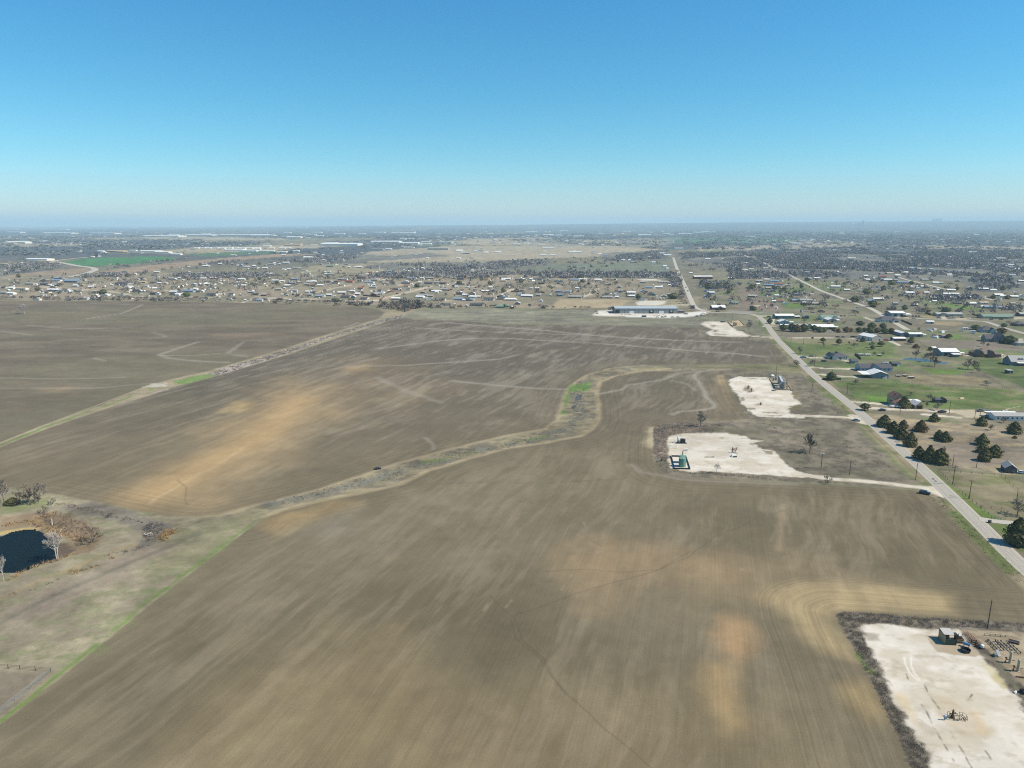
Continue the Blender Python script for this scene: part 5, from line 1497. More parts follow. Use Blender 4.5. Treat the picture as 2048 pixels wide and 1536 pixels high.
def small_house(px, py, w_px, c):
    x, y = G(px, py)
    w_ = max(w_px / pxm(y), 2.2)
    if w_ < 6: h_, d_, size, nm, cat = 2.9, min(w_ * .9, 4.5), 'small', 'shed', 'shed'
    elif w_ < 14: h_, d_, size, nm, cat = 4.0, w_ * .62, 'low', 'house', 'house'
    elif w_ < 26: h_, d_, size, nm, cat = (4.6, 9, 'long', 'ranch_house', 'house') if c in 'drte' else (4.2, 7, 'long', 'mobile_home', 'mobile home')
    else: h_, d_, size, nm, cat = 6.5, 18, 'big', 'barn', 'barn'
    if y > 2200: h_ *= 1.15
    h_ *= rh.uniform(.9, 1.15)
    wc = rh.choice(WALL_FOR[c])
    form = 'end' if (w_ < 11 and rh.random() < .35) else 'side'
    rz = -HEAD * rh.choice((.6, 1, 1)) + rh.uniform(-.06, .06)
    if rh.random() < .2 and w_ < 10: rz += .5
    o = inst(nm, unit_house(c, wc, form), None, (x, y, float(terrain_z(x, y)) - .02), rz, (w_, d_, h_))
    zn = zone_of(px, py)
    lab = '%s %s-roofed %s %s' % (size, ROOFN[c].replace(' ', '-'), nm.replace('_', ' '), zn)
    HCOUNT.setdefault(lab, []).append(o)
    return tag(o, lab, cat)


def town(zf, s, txt):
    for e in txt.split():
        a = e.split(',')
        p = q(zf, float(a[0]), float(a[1]))
        small_house(p[0], p[1], float(a[2]) / s, a[3])


town(zA, 7.877, '60,235,120,t 455,260,60,w 598,258,30,w 340,212,30,w 155,205,30,g 848,250,20,w 80,330,30,w 1453,115,50,w 1570,112,40,w 930,462,180,b 1010,478,90,t 880,492,150,b 1110,512,230,b 700,495,150,g 1230,485,120,b 1300,485,80,w 460,545,160,g 565,552,30,w 690,552,130,d 765,562,80,w 880,566,130,g 1180,578,80,w 1290,572,60,t 1430,592,80,w 830,574,20,w 120,642,40,w 170,615,90,w 50,605,80,d 320,628,180,t 835,648,190,w 950,657,60,w 1065,662,60,w 1130,645,60,d 1230,672,70,w 1280,664,50,w 700,684,50,w 630,680,20,w 725,684,70,d 800,692,30,w 160,702,110,w 50,690,90,g 1500,685,110,d 1555,684,50,w 1655,727,95,w 1505,722,45,w 1735,717,20,w 1305,780,160,g 1445,776,80,b 1500,777,50,g 1910,557,210,d 1760,562,40,w 2010,602,70,w 1595,402,40,w 1680,387,40,w 1930,352,80,g 150,748,60,g 580,795,90,t 1060,795,80,d')
town(zB, 7.877, '20,548,60,g 245,462,90,d 255,458,20,w 205,474,40,w 160,390,40,w 495,355,100,w 620,448,60,w 720,465,100,g 775,472,60,w 850,454,50,w 440,454,60,g 320,474,15,w 275,518,100,t 230,534,30,d 430,530,80,d 540,535,80,w 625,532,70,w 50,595,100,w 330,582,60,g 470,620,70,w 430,606,40,g 160,654,100,d 225,658,70,w 295,657,30,w 430,705,90,d 510,708,70,w 750,674,120,w 860,675,70,d 975,665,220,b 740,715,90,d 820,718,70,w 870,704,50,w 910,708,20,w 1035,634,30,w 1100,632,70,w 1010,634,40,d 945,557,40,w 1080,557,80,w 1160,552,60,w 1285,554,90,w 1100,464,120,g 1220,462,120,w 1390,457,110,w 1500,462,30,w 1090,458,60,d 900,577,30,w 790,590,90,e 840,584,20,w 1330,610,40,w 1400,604,40,w 1200,668,70,w 1150,670,60,d 1350,720,160,d 1467,714,40,w 1512,710,30,w 1555,712,30,w 1670,718,80,d 1810,717,40,w 1980,680,100,g 2040,704,40,b 1215,793,45,w 1300,774,30,w 1460,800,50,g 1670,794,30,w 1893,803,40,w 2030,804,40,b 80,774,50,w 440,798,120,d 810,790,70,g 1240,237,90,g 1270,264,110,w 1000,274,40,w 870,303,60,g 1495,231,60,w 1780,252,40,w 1690,232,40,g 1830,252,50,w 1920,273,100,w 2030,263,60,w 1930,307,30,w 2030,304,40,g 990,365,60,w 1190,375,100,g 1440,393,130,g 1650,380,60,g 1700,464,100,g 1780,526,50,w 1900,530,40,w 1830,478,120,w 1910,470,110,d 1610,528,40,w 1500,533,40,w 1780,567,50,w 1860,573,80,w 1705,94,90,w 1680,92,40,w')
town(zC, 7.877, '25,668,65,w 90,712,100,d 210,725,90,g 120,810,150,b 220,805,50,w 290,815,25,w 425,812,15,w 627,803,35,w 1000,828,35,t 1690,854,25,w 250,584,35,w 108,525,35,w 305,447,15,w 390,495,110,w 500,506,80,w 360,532,60,g 440,517,50,w 695,472,110,b 650,533,120,g 735,513,50,w 780,510,20,w 920,512,80,w 1000,512,80,w 1040,512,15,w 1210,513,100,d 1297,512,20,w 1360,515,60,r 1100,573,100,w 890,558,90,g 960,574,60,r 970,612,30,w 580,578,90,w 445,638,100,g 540,612,30,w 690,658,100,g 745,654,40,d 900,673,60,w 955,668,50,w 1000,684,60,d 500,713,40,w 580,722,40,g 750,728,70,d 850,728,40,r 935,724,80,g 965,722,25,w 1080,748,120,b 1145,738,60,t 1240,722,90,w 1440,688,130,w 1590,662,100,w 1635,627,20,w 1500,758,150,d 1625,757,70,w 1690,712,80,w 1790,783,110,d 1865,778,30,w 1945,720,100,g 2030,704,50,b 1735,617,90,r 1930,603,110,g 1950,573,50,w 1870,523,160,b 1745,453,140,d 1812,450,20,w 1950,483,120,g 1340,535,100,d 1560,514,120,r 1080,452,20,w 1130,450,12,w 1260,448,60,d 1430,473,100,g 1500,472,60,b 300,387,100,w 335,230,110,g 385,218,40,w 463,228,35,w 565,213,100,w 240,247,30,t 60,255,50,w 70,304,80,d 130,288,30,w 230,293,90,w 320,293,40,w 530,318,60,w 610,315,60,w 850,333,80,g 790,293,20,w 720,293,100,g 905,133,140,w 1135,174,120,w 1280,180,60,b 1465,178,30,w 1120,238,50,w 1255,264,110,e 1235,218,30,t 1370,235,50,w 1515,238,60,b 1480,274,60,g 1560,278,40,w 1630,278,30,w 1710,278,110,w 1245,353,50,w 1175,363,40,w 1420,328,60,t 1390,333,30,r 1260,394,100,g 1190,393,40,w 1480,378,60,r 1895,368,70,r 1940,358,20,w 2000,354,30,w 1885,398,130,w 2015,388,40,w 930,388,40,w 530,87,70,w 1590,98,50,g')
town(zD, 7.877, '40,478,60,w 160,530,100,g 228,523,20,w 295,545,60,b 480,508,80,w 480,540,150,d 585,543,12,w 700,528,60,w 840,540,140,d 970,524,70,g 1060,540,100,d 1162,543,10,w 1285,543,60,w 1370,545,90,g 1280,594,50,w 980,568,60,t 1450,600,60,w 1080,638,130,g 960,664,150,w 1030,658,40,w 970,683,60,w 880,654,60,d 1160,644,30,r 1200,633,40,d 490,588,80,r 400,628,20,w 330,630,110,d 370,633,15,w 520,635,70,d 230,663,70,w 270,668,60,r 70,658,60,d 60,700,100,g 130,694,60,w 180,683,30,w 10,705,30,w 320,783,140,w 740,725,160,g 750,688,90,g 700,755,130,w 870,744,90,g 840,788,80,w 900,778,20,w 1020,798,160,d 1095,788,30,w 1310,794,140,b 1400,804,50,w 1470,800,140,b 1540,789,40,b 1530,752,120,w 1630,753,60,w 1340,693,90,w 1420,724,100,w 1550,704,60,w 1330,704,100,d 1250,703,30,t 1790,798,160,d 1595,885,200,d 1440,893,50,w 955,875,25,w 1255,868,15,w 1060,864,60,d 1150,885,100,d 1750,664,150,w 1860,643,80,g 1820,608,60,w 1860,583,30,w 1990,743,90,w 1980,784,100,d 2030,763,40,b 1970,913,130,e 1240,458,70,g 1345,468,110,d 1125,474,30,t 860,453,120,g 740,453,60,w 560,464,120,b 620,453,60,e 1730,468,60,r 1860,468,40,r 1935,473,20,w 2020,484,60,w 780,358,20,w 520,344,60,w 460,323,20,w 600,308,50,w 750,298,50,w 345,368,25,w 215,374,70,b 230,344,50,b 40,388,60,w 25,353,30,w 110,343,20,w 825,138,35,w 1310,138,60,w 1345,132,15,w 1520,132,50,g 1330,22,100,w 1480,22,15,w 1440,62,120,g 1580,28,50,w 1745,50,70,w 1850,47,40,w 1955,37,60,w 1970,188,60,d')
town(zE, 7.877, '95,313,140,w 50,340,90,g 280,324,90,d 380,318,60,w 480,313,60,w 600,320,120,d 770,323,40,w 275,353,40,w 530,348,50,w 650,378,100,d 950,350,80,d 920,378,40,d 1180,324,140,b 1300,318,120,w 1545,328,110,w 1720,390,80,g 1465,397,15,w 1875,443,60,w 1215,458,60,w 330,504,90,d 590,463,60,w 490,463,50,w 345,565,130,b 420,585,180,w 95,584,80,g 20,614,80,d 165,640,170,w 255,638,25,w 910,510,90,b 950,570,80,b 1070,515,80,b 1110,504,25,w 800,563,30,w 1180,600,210,g 640,663,60,w 60,745,150,e 275,704,80,w 1690,605,170,g 1840,604,60,w 1845,559,70,w 1900,504,80,g 1750,543,15,w 1680,550,70,d 2030,584,60,d 600,570,70,g 190,757,30,w')
town(zF, 7.877, '650,378,130,w 645,428,120,w 840,350,85,w 1250,408,80,w 1165,430,80,w 990,404,80,e 925,290,110,b 1080,290,120,w 1255,254,50,w 1280,213,90,t 1160,204,150,g 830,208,90,g 300,238,80,g 1080,142,30,t 970,134,70,g 820,478,90,d 1590,64,50,w 1880,350,120,d 1845,430,90,b 1900,369,110,g 1940,243,25,w')
town(zG, 6.321, '110,532,100,b 150,554,60,w 392,368,70,w 740,443,50,w 870,454,120,b 860,424,50,b 750,404,80,g 845,383,60,w 940,404,100,b 790,504,60,t 880,494,90,g 920,530,75,b 1065,503,70,w 665,600,110,g 1110,458,50,w 975,468,60,w 1000,444,100,r 980,373,40,w 1210,655,90,b 1080,693,50,w 1010,663,80,r 935,664,50,w 1340,655,150,g 1345,689,90,w 1430,694,150,g 870,578,60,d 970,588,50,w 1240,578,80,g 1330,538,30,w 1420,578,50,g 1710,622,15,w 1480,368,70,w 1390,373,40,w 1530,308,30,w 1715,474,110,w 1860,519,70,w 2030,523,40,b 1735,288,40,w 1790,228,90,w 1900,223,70,w 1010,198,70,w 1005,213,40,g 610,178,90,w 1920,113,90,w 1850,158,30,w 1700,168,40,w 1460,173,60,w 1580,168,40,w 840,133,40,w 985,35,30,w 1160,31,60,w 100,123,60,w 280,78,20,w 170,93,20,w 295,123,25,w 480,68,30,w 2020,614,80,d 440,688,90,e 95,604,70,b 1150,560,50,d')
town(zH, 6.321, '65,388,70,w 165,368,40,w 265,348,90,r 455,333,60,w 315,388,120,w 430,393,40,g 520,425,150,b 50,338,50,w 710,474,150,w 730,498,60,w 580,473,50,r 640,488,50,g 820,478,50,w 610,558,100,w 820,553,60,w 750,563,60,r 795,603,25,g 1130,574,180,w 1130,623,80,w 980,623,120,w 920,663,50,w 1300,615,140,w 1215,685,90,d 1400,694,90,w 980,523,60,w 1130,523,100,w 1365,493,60,w 1540,508,110,w 1665,523,70,w 1735,584,100,w 1790,599,70,w 1860,609,60,b 2020,594,60,w 1930,604,90,w 1660,742,190,b 1550,733,100,w 1550,683,100,t 2030,824,50,g 1910,694,60,g 115,655,80,b 210,639,120,w 425,694,60,g 670,708,70,w 710,773,40,d 380,755,100,d 1610,138,60,w 1760,123,100,g 1945,98,30,w 1600,199,60,w 1550,203,20,w 1890,194,70,w 1960,248,60,w 1755,353,50,w 1690,413,30,w 2020,404,70,w 1970,443,50,g 1400,43,100,w 1495,28,40,w 1665,28,40,w 1880,45,40,w 1610,48,60,g 1310,83,50,w 1105,98,60,w 1110,23,30,w 810,103,50,w 640,53,60,w 385,21,30,w 130,38,40,w 680,133,40,w 180,204,80,w 90,258,40,w 10,253,25,w 935,428,70,w 1000,428,50,g 800,388,80,g 870,388,50,r 1390,123,40,w 270,83,30,w')
for lab, obs in HCOUNT.items():
    for o in obs:
        o['group'] = lab + ', all alike'

# ---- far sheds and works: white boxes on the plain
rw = random.Random(4)
WBOX = {}
for c in 'wgtr':
    M = MB(); M.box((0, .5, .36), (1, 1, .72), 0, 0); M.add([(-.505, -.01, .72), (.505, -.01, .72), (.505, .5, 1), (-.505, .5, 1)], [(0, 1, 2, 3)], 1); M.add([(-.505, .5, 1), (.505, .5, 1), (.505, 1.01, .72), (-.505, 1.01, .72)], [(0, 1, 2, 3)], 1); M.add([(-.5, 0, .72), (-.5, .5, .99), (-.5, 1, .72)], [(0, 1, 2)], 0); M.add([(.5, 0, .72), (.5, 1, .72), (.5, .5, .99)], [(0, 1, 2)], 0)
    WBOX[c] = M.mesh('far shed', [WM['w' if c == 'w' else {'g': 'g', 't': 't', 'r': 'r'}[c]], RM[c]])
FARZ = lambda px, py: 'by the curving highway and the green field' if px < 300 and py > 495 else 'in the white works strip beyond the green field' if px < 640 and py > 485 else 'on the blue plain over the far bare field' if px < 560 else 'on the blue plain over the diagonal strip' if px < 1000 else 'on the blue plain over the straight village road' if px < 1420 else 'in the blue woods by the far green strips'


def far_works(zf, s, txt):
    for e in txt.split():
        a = e.split(',')
        p = q(zf, float(a[0]), float(a[1]))
        x, y = G(*p)
        w_ = float(a[2]) / s / pxm(y)
        h_ = float(a[4]) / s / pxm(y) if len(a) > 4 else min(max(w_ * .11, 6), 15)
        h_ = min(h_, w_)
        o = inst('warehouse', WBOX[a[3]], None, (x, y, float(terrain_z(x, y))), -HEAD * .3, (w_, min(max(w_ * .5, 12), 160), h_))
        lab = '%s %s box shed %s' % ('long' if w_ / h_ > 7 else 'compact', ROOFN[a[3]], FARZ(*p))
        tag(o, lab, 'warehouse', lab + ', all alike')


far_works(r1, 3.938, '283,362,180,w 340,375,120,t 400,117,250,w 440,147,250,w 800,149,210,w 800,172,60,w 100,140,120,w 1260,172,300,w 1360,162,80,w 1560,163,220,w 1620,152,60,w 1910,164,400,w 350,207,40,w 975,212,30,w 1545,264,40,w 1590,262,50,w 1640,264,40,w 1690,262,60,w 1745,266,50,w 1800,264,60,w 1850,262,50,w 1900,266,60,w 1960,264,60,w 2020,262,50,w 1840,284,150,w 1960,288,120,w 2020,274,60,w 1040,285,60,w 1060,303,100,g 1170,297,160,w 1270,300,120,w 1380,315,80,w 790,290,50,w 810,300,40,w 900,293,140,t 960,300,90,t 120,225,160,w 60,228,100,t 1030,105,60,w 600,108,200,w 1500,106,180,w 1800,104,120,w 200,100,80,w')
far_works(r2, 3.938, '90,167,180,w 275,170,45,w 340,182,120,w 450,183,35,w 540,167,70,w 490,157,60,w 440,154,60,w 290,142,60,w 520,142,80,w 700,152,80,w 880,152,60,w 1020,142,80,w 1200,144,180,w 1260,132,80,t 1240,192,90,w 1380,215,70,w 1380,232,90,w 1250,230,150,w 1060,222,230,w 700,242,300,w 640,227,100,w 840,232,80,w 500,242,50,w 330,243,130,t 250,265,50,w 170,264,40,w 300,264,40,w 60,264,40,w 130,247,60,w 100,288,70,w 160,288,60,w 245,296,80,w 360,288,50,w 30,287,50,w 1480,275,160,g 1650,288,50,w 1700,303,70,w 1780,292,30,w 1860,300,30,w 1950,297,40,w 1000,277,100,g 1090,272,50,w 1250,260,80,w 1510,217,40,w 1570,217,60,w 1960,222,30,w 1890,152,50,w 1530,102,120,w 400,110,90,w 1100,110,60,w')
far_works(r3, 3.938, '500,132,70,w 250,137,90,w 290,159,40,w 380,162,80,w 440,167,100,w 360,142,12,w,20 390,140,12,w,20 620,172,80,w 950,160,120,t 1140,164,100,w 1240,160,60,t 1310,152,60,w 1460,152,100,w 1350,157,40,w 1560,142,80,w 1620,137,60,w 1680,137,40,w 1970,174,80,w 540,207,60,w 640,234,40,w 380,264,90,w 440,252,30,w 340,321,50,w 415,322,40,w 590,297,100,w 1410,268,70,w 970,362,30,w 1020,362,20,w 1050,378,40,g 1210,382,30,w 1280,308,50,w 1320,322,60,w 1320,433,20,w 1300,412,30,w 1000,135,60,w 800,150,50,w 1180,140,60,w')
far_works(r4, 3.737, '320,208,60,w 370,200,60,t 400,192,50,w 155,214,20,r 200,224,60,w 440,214,40,w 350,217,80,w 480,187,30,w 615,157,40,w 680,142,60,w 880,152,40,w 1020,157,15,w 1500,75,20,w 1525,75,20,w 1785,100,15,w 1930,202,40,w 1440,187,30,w 1330,162,40,w 1280,167,20,w 840,147,50,w 560,160,40,t 1700,150,40,w 1100,130,40,w')

# specks of houses too many and too small to count
rs = np.random.RandomState(21)
V_, F_, C_ = [], [], []
for (u0, u1, y0, y1, n_) in ((-.72, .05, 4200, 15000, 900), (.0, .72, 4200, 14000, 560), (.24, .72, 1700, 4200, 150), (-.72, .2, 2600, 4200, 110)):
    for _ in range(n_):
        y = 1 / rs.uniform(1 / y1, 1 / y0)
        x = rs.uniform(u0, u1) * y
        if fbm(np.array([x / 800]), np.array([y / 900]), 31, 3)[0] < .5:
            continue
        w_, d_, h_ = rs.uniform(9, 20), rs.uniform(7, 12), rs.uniform(3.5, 6)
        if y > 6000: w_ *= 1.6; h_ *= 1.3
        z = float(terrain_z(x, y)); o_ = len(V_)
        V_ += [(x - w_ / 2, y, z), (x + w_ / 2, y, z), (x + w_ / 2, y, z + h_ * .6), (x - w_ / 2, y, z + h_ * .6), (x + w_ / 2, y + d_ / 2, z + h_), (x - w_ / 2, y + d_ / 2, z + h_), (x + w_ / 2, y + d_, z), (x - w_ / 2, y + d_, z)]
        F_ += [(o_, o_ + 1, o_ + 2, o_ + 3), (o_ + 3, o_ + 2, o_ + 4, o_ + 5), (o_ + 5, o_ + 4, o_ + 6, o_ + 7)]
        c = [A(226, 222, 214), A(190, 180, 164), A(150, 150, 152), A(168, 176, 184)][rs.randint(4)]
        C_ += [c] * 8
tag(inst('distant_settlement', np_mesh('distant_settlement', np.array(V_), np.array(F_), tone_mat('far house paint', (.3, .06), (.05, .06)), np.array(C_))), kind='stuff')


# sheds, parked machines and heaps too small to tell apart in the yards
V_, F_, C_ = [], [], []
YARDS = [([(0, 598), (0, 557), (640, 551), (1000, 553), (1180, 557), (1330, 563), (1362, 602), (1100, 596), (800, 606), (300, 596)], 430), ([(1400, 610), (1390, 566), (1500, 560), (1700, 566), (2048, 578), (2048, 632), (1900, 632), (1760, 612), (1640, 628), (1540, 626)], 150),
         (n1((560, 60), (1700, 60), (1700, 140), (560, 150)), 4), (n2((700, 100), (1150, 100), (1150, 125), (700, 125)), 8), (n2((640, 405), (860, 405), (860, 430), (640, 430)), 12), (n2((500, 300), (1100, 310), (1100, 360), (500, 350)), 6)]
for poly, n_ in YARDS:
    pw_ = np.array(W(poly)); lo_, hi_ = pw_.min(0), pw_.max(0)
    p_ = rs.rand(n_ * 9, 2) * (hi_ - lo_) + lo_
    p_ = p_[inside(p_[:, 0], p_[:, 1], [tuple(t_) for t_ in pw_])]
    p_ = p_[fbm(p_[:, 0] / 60, p_[:, 1] / 90, 41, 3) > .46][:n_]
    for x, y in p_:
        w_, dd, h_ = rs.uniform(1.8, 6), rs.uniform(1.6, 3), rs.uniform(1.0, 2.6); o_ = len(V_); a = rs.rand() * 3; ca, sa = math.cos(a), math.sin(a)
        for zz, t_ in ((0, 1), (h_, .9)):
            for u_, v_ in ((-1, -1), (1, -1), (1, 1), (-1, 1)):
                V_.append((x + (u_ * w_ * ca - v_ * dd * sa) * .5 * t_, y + (u_ * w_ * sa + v_ * dd * ca) * .5 * t_, zz))
        F_ += [(o_, o_ + 1, o_ + 5, o_ + 4), (o_ + 1, o_ + 2, o_ + 6, o_ + 5), (o_ + 2, o_ + 3, o_ + 7, o_ + 6), (o_ + 3, o_, o_ + 4, o_ + 7), (o_ + 4, o_ + 5, o_ + 6, o_ + 7)]
        C_ += [(A(236, 234, 228), A(236, 234, 228), A(204, 200, 192), A(70, 70, 74), A(96, 112, 136), A(128, 92, 78))[rs.randint(6)]] * 8
tag(inst('yard_clutter', np_mesh('yard_clutter', np.array(V_), np.array(F_), tone_mat('yard clutter paint', (1.3, .08), (.2, .06), .7), np.array(C_))), kind='stuff')

# ---- water towers, towers of the skylines, masts
def pillar_tower(px, py, top, lab):
    x, y = G(px, py); h_ = rise((px, py), top)
    t = thing('water_tower', lab, 'water tower', (x, y, float(terrain_z(x, y))))
    m = MB(); m.lathe([(h_ * .11, 0), (h_ * .06, h_ * .25), (h_ * .055, h_ * .68)], 12); m.build('stem', WHITE, t)
    m = MB(); m.lathe([(h_ * .06, h_ * .66), (h_ * .2, h_ * .74), (h_ * .23, h_ * .84), (h_ * .16, h_ * .95), (h_ * .03, h_)], 14); m.build('tank', WHITE, t)


for (zf, s), x, y, top, lab in (((r2, 3.938), 137, 158, 138, 'white water tower beyond the long white works'), ((r2, 3.938), 768, 120, 102, 'slim pale water tower on the horizon over the diagonal strip'),
                                ((r2, 3.938), 1335, 125, 104, 'pale water tower on the plain beside the tan works'), ((r3, 3.938), 1058, 138, 122, 'white water tower over the straight village road'),
                                ((r4, 3.737), 766, 113, 84, 'tall white water tower in the blue woods below the nearer skyline'), ((r1, 3.938), 1040, 108, 94, 'small white water tower over the works on the plain'), ((r1, 3.938), 1402, 118, 102, 'white water tower at the end of the works on the plain')):
    pillar_tower(*q(zf, x, y), q(zf, x, top)[1], lab)
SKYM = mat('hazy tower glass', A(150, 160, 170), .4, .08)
for i, (x, yb, w_, top) in enumerate(((1362, 48, 9, 30), (1368, 48, 6, 26), (1380, 48, 8, 36), (1388, 47, 5, 24), (1394, 47, 6, 30), (1406, 47, 8, 32), (1413, 47, 7, 22), (1421, 47, 6, 30))):
    p = q(r4, x, 52); X_ = G(p[0], 452); yy = 24500.0; xx = (p[0] - 1024) / F_PX * (yy * CP + H_CAM * SP)
    v = (768 - (430 + top / 3.737)) / F_PX; hh = H_CAM + yy * (v * CP - SP) / (CP + v * SP); zb = float(terrain_z(xx, yy))
    m = MB(); ww = w_ / 3.737 / pxm(yy); m.box((0, 0, (hh - zb) / 2), (ww, ww, hh - zb)); m.box((0, 0, (hh - zb) * 1.03), (ww * .5, ww * .5, (hh - zb) * .06))
    tag(m.build('office_tower', SKYM, None, (xx, yy, zb)), 'hazy office tower in the far skyline on the ridge', 'tower', 'towers of the far skyline on the ridge')
for i, (x, w_, top) in enumerate(((812, 10, 62), (826, 8, 58), (841, 10, 44), (790, 16, 66))):
    p = q(r4, x, 74); yy = 17000.0; xx = (p[0] - 1024) / F_PX * (yy * CP + H_CAM * SP)
    v = (768 - (430 + top / 3.737)) / F_PX; hh = H_CAM + yy * (v * CP - SP) / (CP + v * SP); zb = float(terrain_z(xx, yy))
    m = MB(); ww = w_ / 3.737 / pxm(yy); m.box((0, 0, (hh - zb) / 2), (ww, ww, hh - zb)); m.box((0, 0, (hh - zb) + 4), (ww * .6, ww * .6, 8))
    tag(m.build('office_tower', SKYM, None, (xx, yy, zb)), 'hazy tower of the small nearer skyline beside the white water tower', 'tower', 'towers of the small nearer skyline')
for i, (x, y, top) in enumerate(((70, 310, 235), (685, 330, 235), (1242, 290, 200), (1690, 270, 185))):
    p = q(zD, x, y); X_, Y_ = G(*p); h_ = rise(p, q(zD, x, top)[1])
    m = MB(); m.tube((0, 0, 0), (0, 0, h_), .8, .4, 6); m.box((0, 0, h_ * .93), (6, .4, .4)); m.box((0, 0, h_ * .83), (7, .4, .4)); m.box((0, 0, h_ * .73), (6, .4, .4))
    tag(m.build('transmission_pole', WHITE, None, (X_, Y_, 0)), 'pale steel transmission pole with three crossarms in the dark woods', 'pole', 'transmission poles crossing the dark woods')


# ---- the buildings one can make out
def gabled(t, w_, d_, hw, hr, rc, wc, ridge='x', y0=0.0, x0=0.0, over=.35, openfront=False, name_w='wall', name_r='roof'):
    """walls and roof of a rectangular house, front edge at y0"""
    M = MB()
    a, b, c, e = x0 - w_ / 2, x0 + w_ / 2, y0, y0 + d_
    if ridge == 'x':
        M.add([(a, c, 0), (b, c, 0), (b, e, 0), (a, e, 0), (a, c, hw), (b, c, hw), (b, e, hw), (a, e, hw), (a, (c + e) / 2, hw + hr), (b, (c + e) / 2, hw + hr)],
              ([] if openfront else [(0, 1, 5, 4)]) + [(1, 2, 6, 9, 5), (2, 3, 7, 6), (3, 0, 4, 8, 7)])
    elif ridge == 'y':
        M.add([(a, c, 0), (b, c, 0), (b, e, 0), (a, e, 0), (a, c, hw), (b, c, hw), (b, e, hw), (a, e, hw), (x0, c, hw + hr), (x0, e, hw + hr)],
              [(0, 1, 5, 8, 4), (1, 2, 6, 5), (2, 3, 7, 9, 6), (3, 0, 4, 7)])
    else:
        M.box((x0, (c + e) / 2, hw / 2), (w_, d_, hw))
    M.build(name_w, WM[wc], t)
    R = MB()
    th = .14
    o = over
    k = hr / (d_ / 2 if ridge in ('x', 'hip') else w_ / 2)
    if ridge == 'x':
        for s, yy in ((1, c - o), (-1, e + o)):
            p = [(a - o, yy, hw - k * o), (b + o, yy, hw - k * o), (b + o, (c + e) / 2, hw + hr), (a - o, (c + e) / 2, hw + hr)]
            R.add([(u, v, z + .03) for u, v, z in p] + [(u, v, z + th) for u, v, z in p], [(4, 5, 6, 7), (3, 2, 1, 0), (0, 1, 5, 4), (1, 2, 6, 5), (3, 0, 4, 7)])
    elif ridge == 'y':
        for xx in (a - o, b + o):
            p = [(xx, c - o, hw - k * o), (xx, e + o, hw - k * o), (x0, e + o, hw + hr), (x0, c - o, hw + hr)]
            R.add([(u, v, z + .03) for u, v, z in p] + [(u, v, z + th) for u, v, z in p], [(4, 5, 6, 7), (3, 2, 1, 0), (0, 1, 5, 4), (1, 2, 6, 5), (3, 0, 4, 7)])
    elif ridge == 'hip':
        r_ = min(d_, w_) / 2
        lo_ = [(a - o, c - o), (b + o, c - o), (b + o, e + o), (a - o, e + o)]
        R.add([(u, v, hw - k * o * .3) for u, v in lo_] + [(a + r_, (c + e) / 2, hw + hr), (b - r_, (c + e) / 2, hw + hr)], [(0, 1, 5, 4), (1, 2, 5), (2, 3, 4, 5), (3, 0, 4), (3, 2, 1, 0)])
    elif ridge == 'shed':
        R.add([(a - o, c - o, hw + .02), (b + o, c - o, hw + .02), (b + o, e + o, hw + hr), (a - o, e + o, hw + hr), (a - o, c - o, hw + .16), (b + o, c - o, hw + .16), (b + o, e + o, hw + hr + .14), (a - o, e + o, hw + hr + .14)],
              [(3, 2, 1, 0), (4, 5, 6, 7), (0, 1, 5, 4), (1, 2, 6, 5), (2, 3, 7, 6), (3, 0, 4, 7)])
    rf = R.build(name_r, RM[rc], t)
    return rf


def window(t, x, y, z, w_=1.1, h_=1.1, mtl=None):
    f = MB(); f.box((x, y - .03, z), (w_ + .2, .06, h_ + .2)); fr = f.build('window', WHITE, t)
    p = MB(); p.box((x, y - .07, z), (w_, .03, h_)); p.build('pane', mtl or GLASS, fr)


def door(t, x, y, w_=1.0, h_=2.05, mtl=None, nm='door'):
    p = MB(); p.box((x, y - .04, h_ / 2), (w_, .07, h_)); p.build(nm, mtl or DOORD, t)


def awning(t, x, y, w_, d_, z0, z1, rc, posts=4, nm='awning', side='front'):
    """flat sheet roof on posts, outer edge at y, inner edge at y + d"""
    m = MB()
    m.add([(x - w_ / 2, y, z0), (x + w_ / 2, y, z0), (x + w_ / 2, y + d_, z1), (x - w_ / 2, y + d_, z1), (x - w_ / 2, y, z0 + .12), (x + w_ / 2, y, z0 + .12), (x + w_ / 2, y + d_, z1 + .12), (x - w_ / 2, y + d_, z1 + .12)],
          [(3, 2, 1, 0), (4, 5, 6, 7), (0, 1, 5, 4), (1, 2, 6, 5), (2, 3, 7, 6), (3, 0, 4, 7)])
    m.build(nm, RM[rc], t)
    for k in range(posts):
        p = MB(); p.box((x - w_ / 2 + .15 + (w_ - .3) * k / max(posts - 1, 1), y + .15, z0 / 2), (.16, .16, z0)); p.build('post', DARKM, t)


def site(zf, s, xl, xr, yb, name, label, cat, group=None, turn=0.0):
    """a building's Empty: front edge centre from its pixel extent; returns (empty, width in metres)"""
    p = q(zf, (xl + xr) / 2, yb)
    x, y = G(*p)
    return thing(name, label, cat, (x, y, 0), turn, group), (xr - xl) / s / pxm(y)


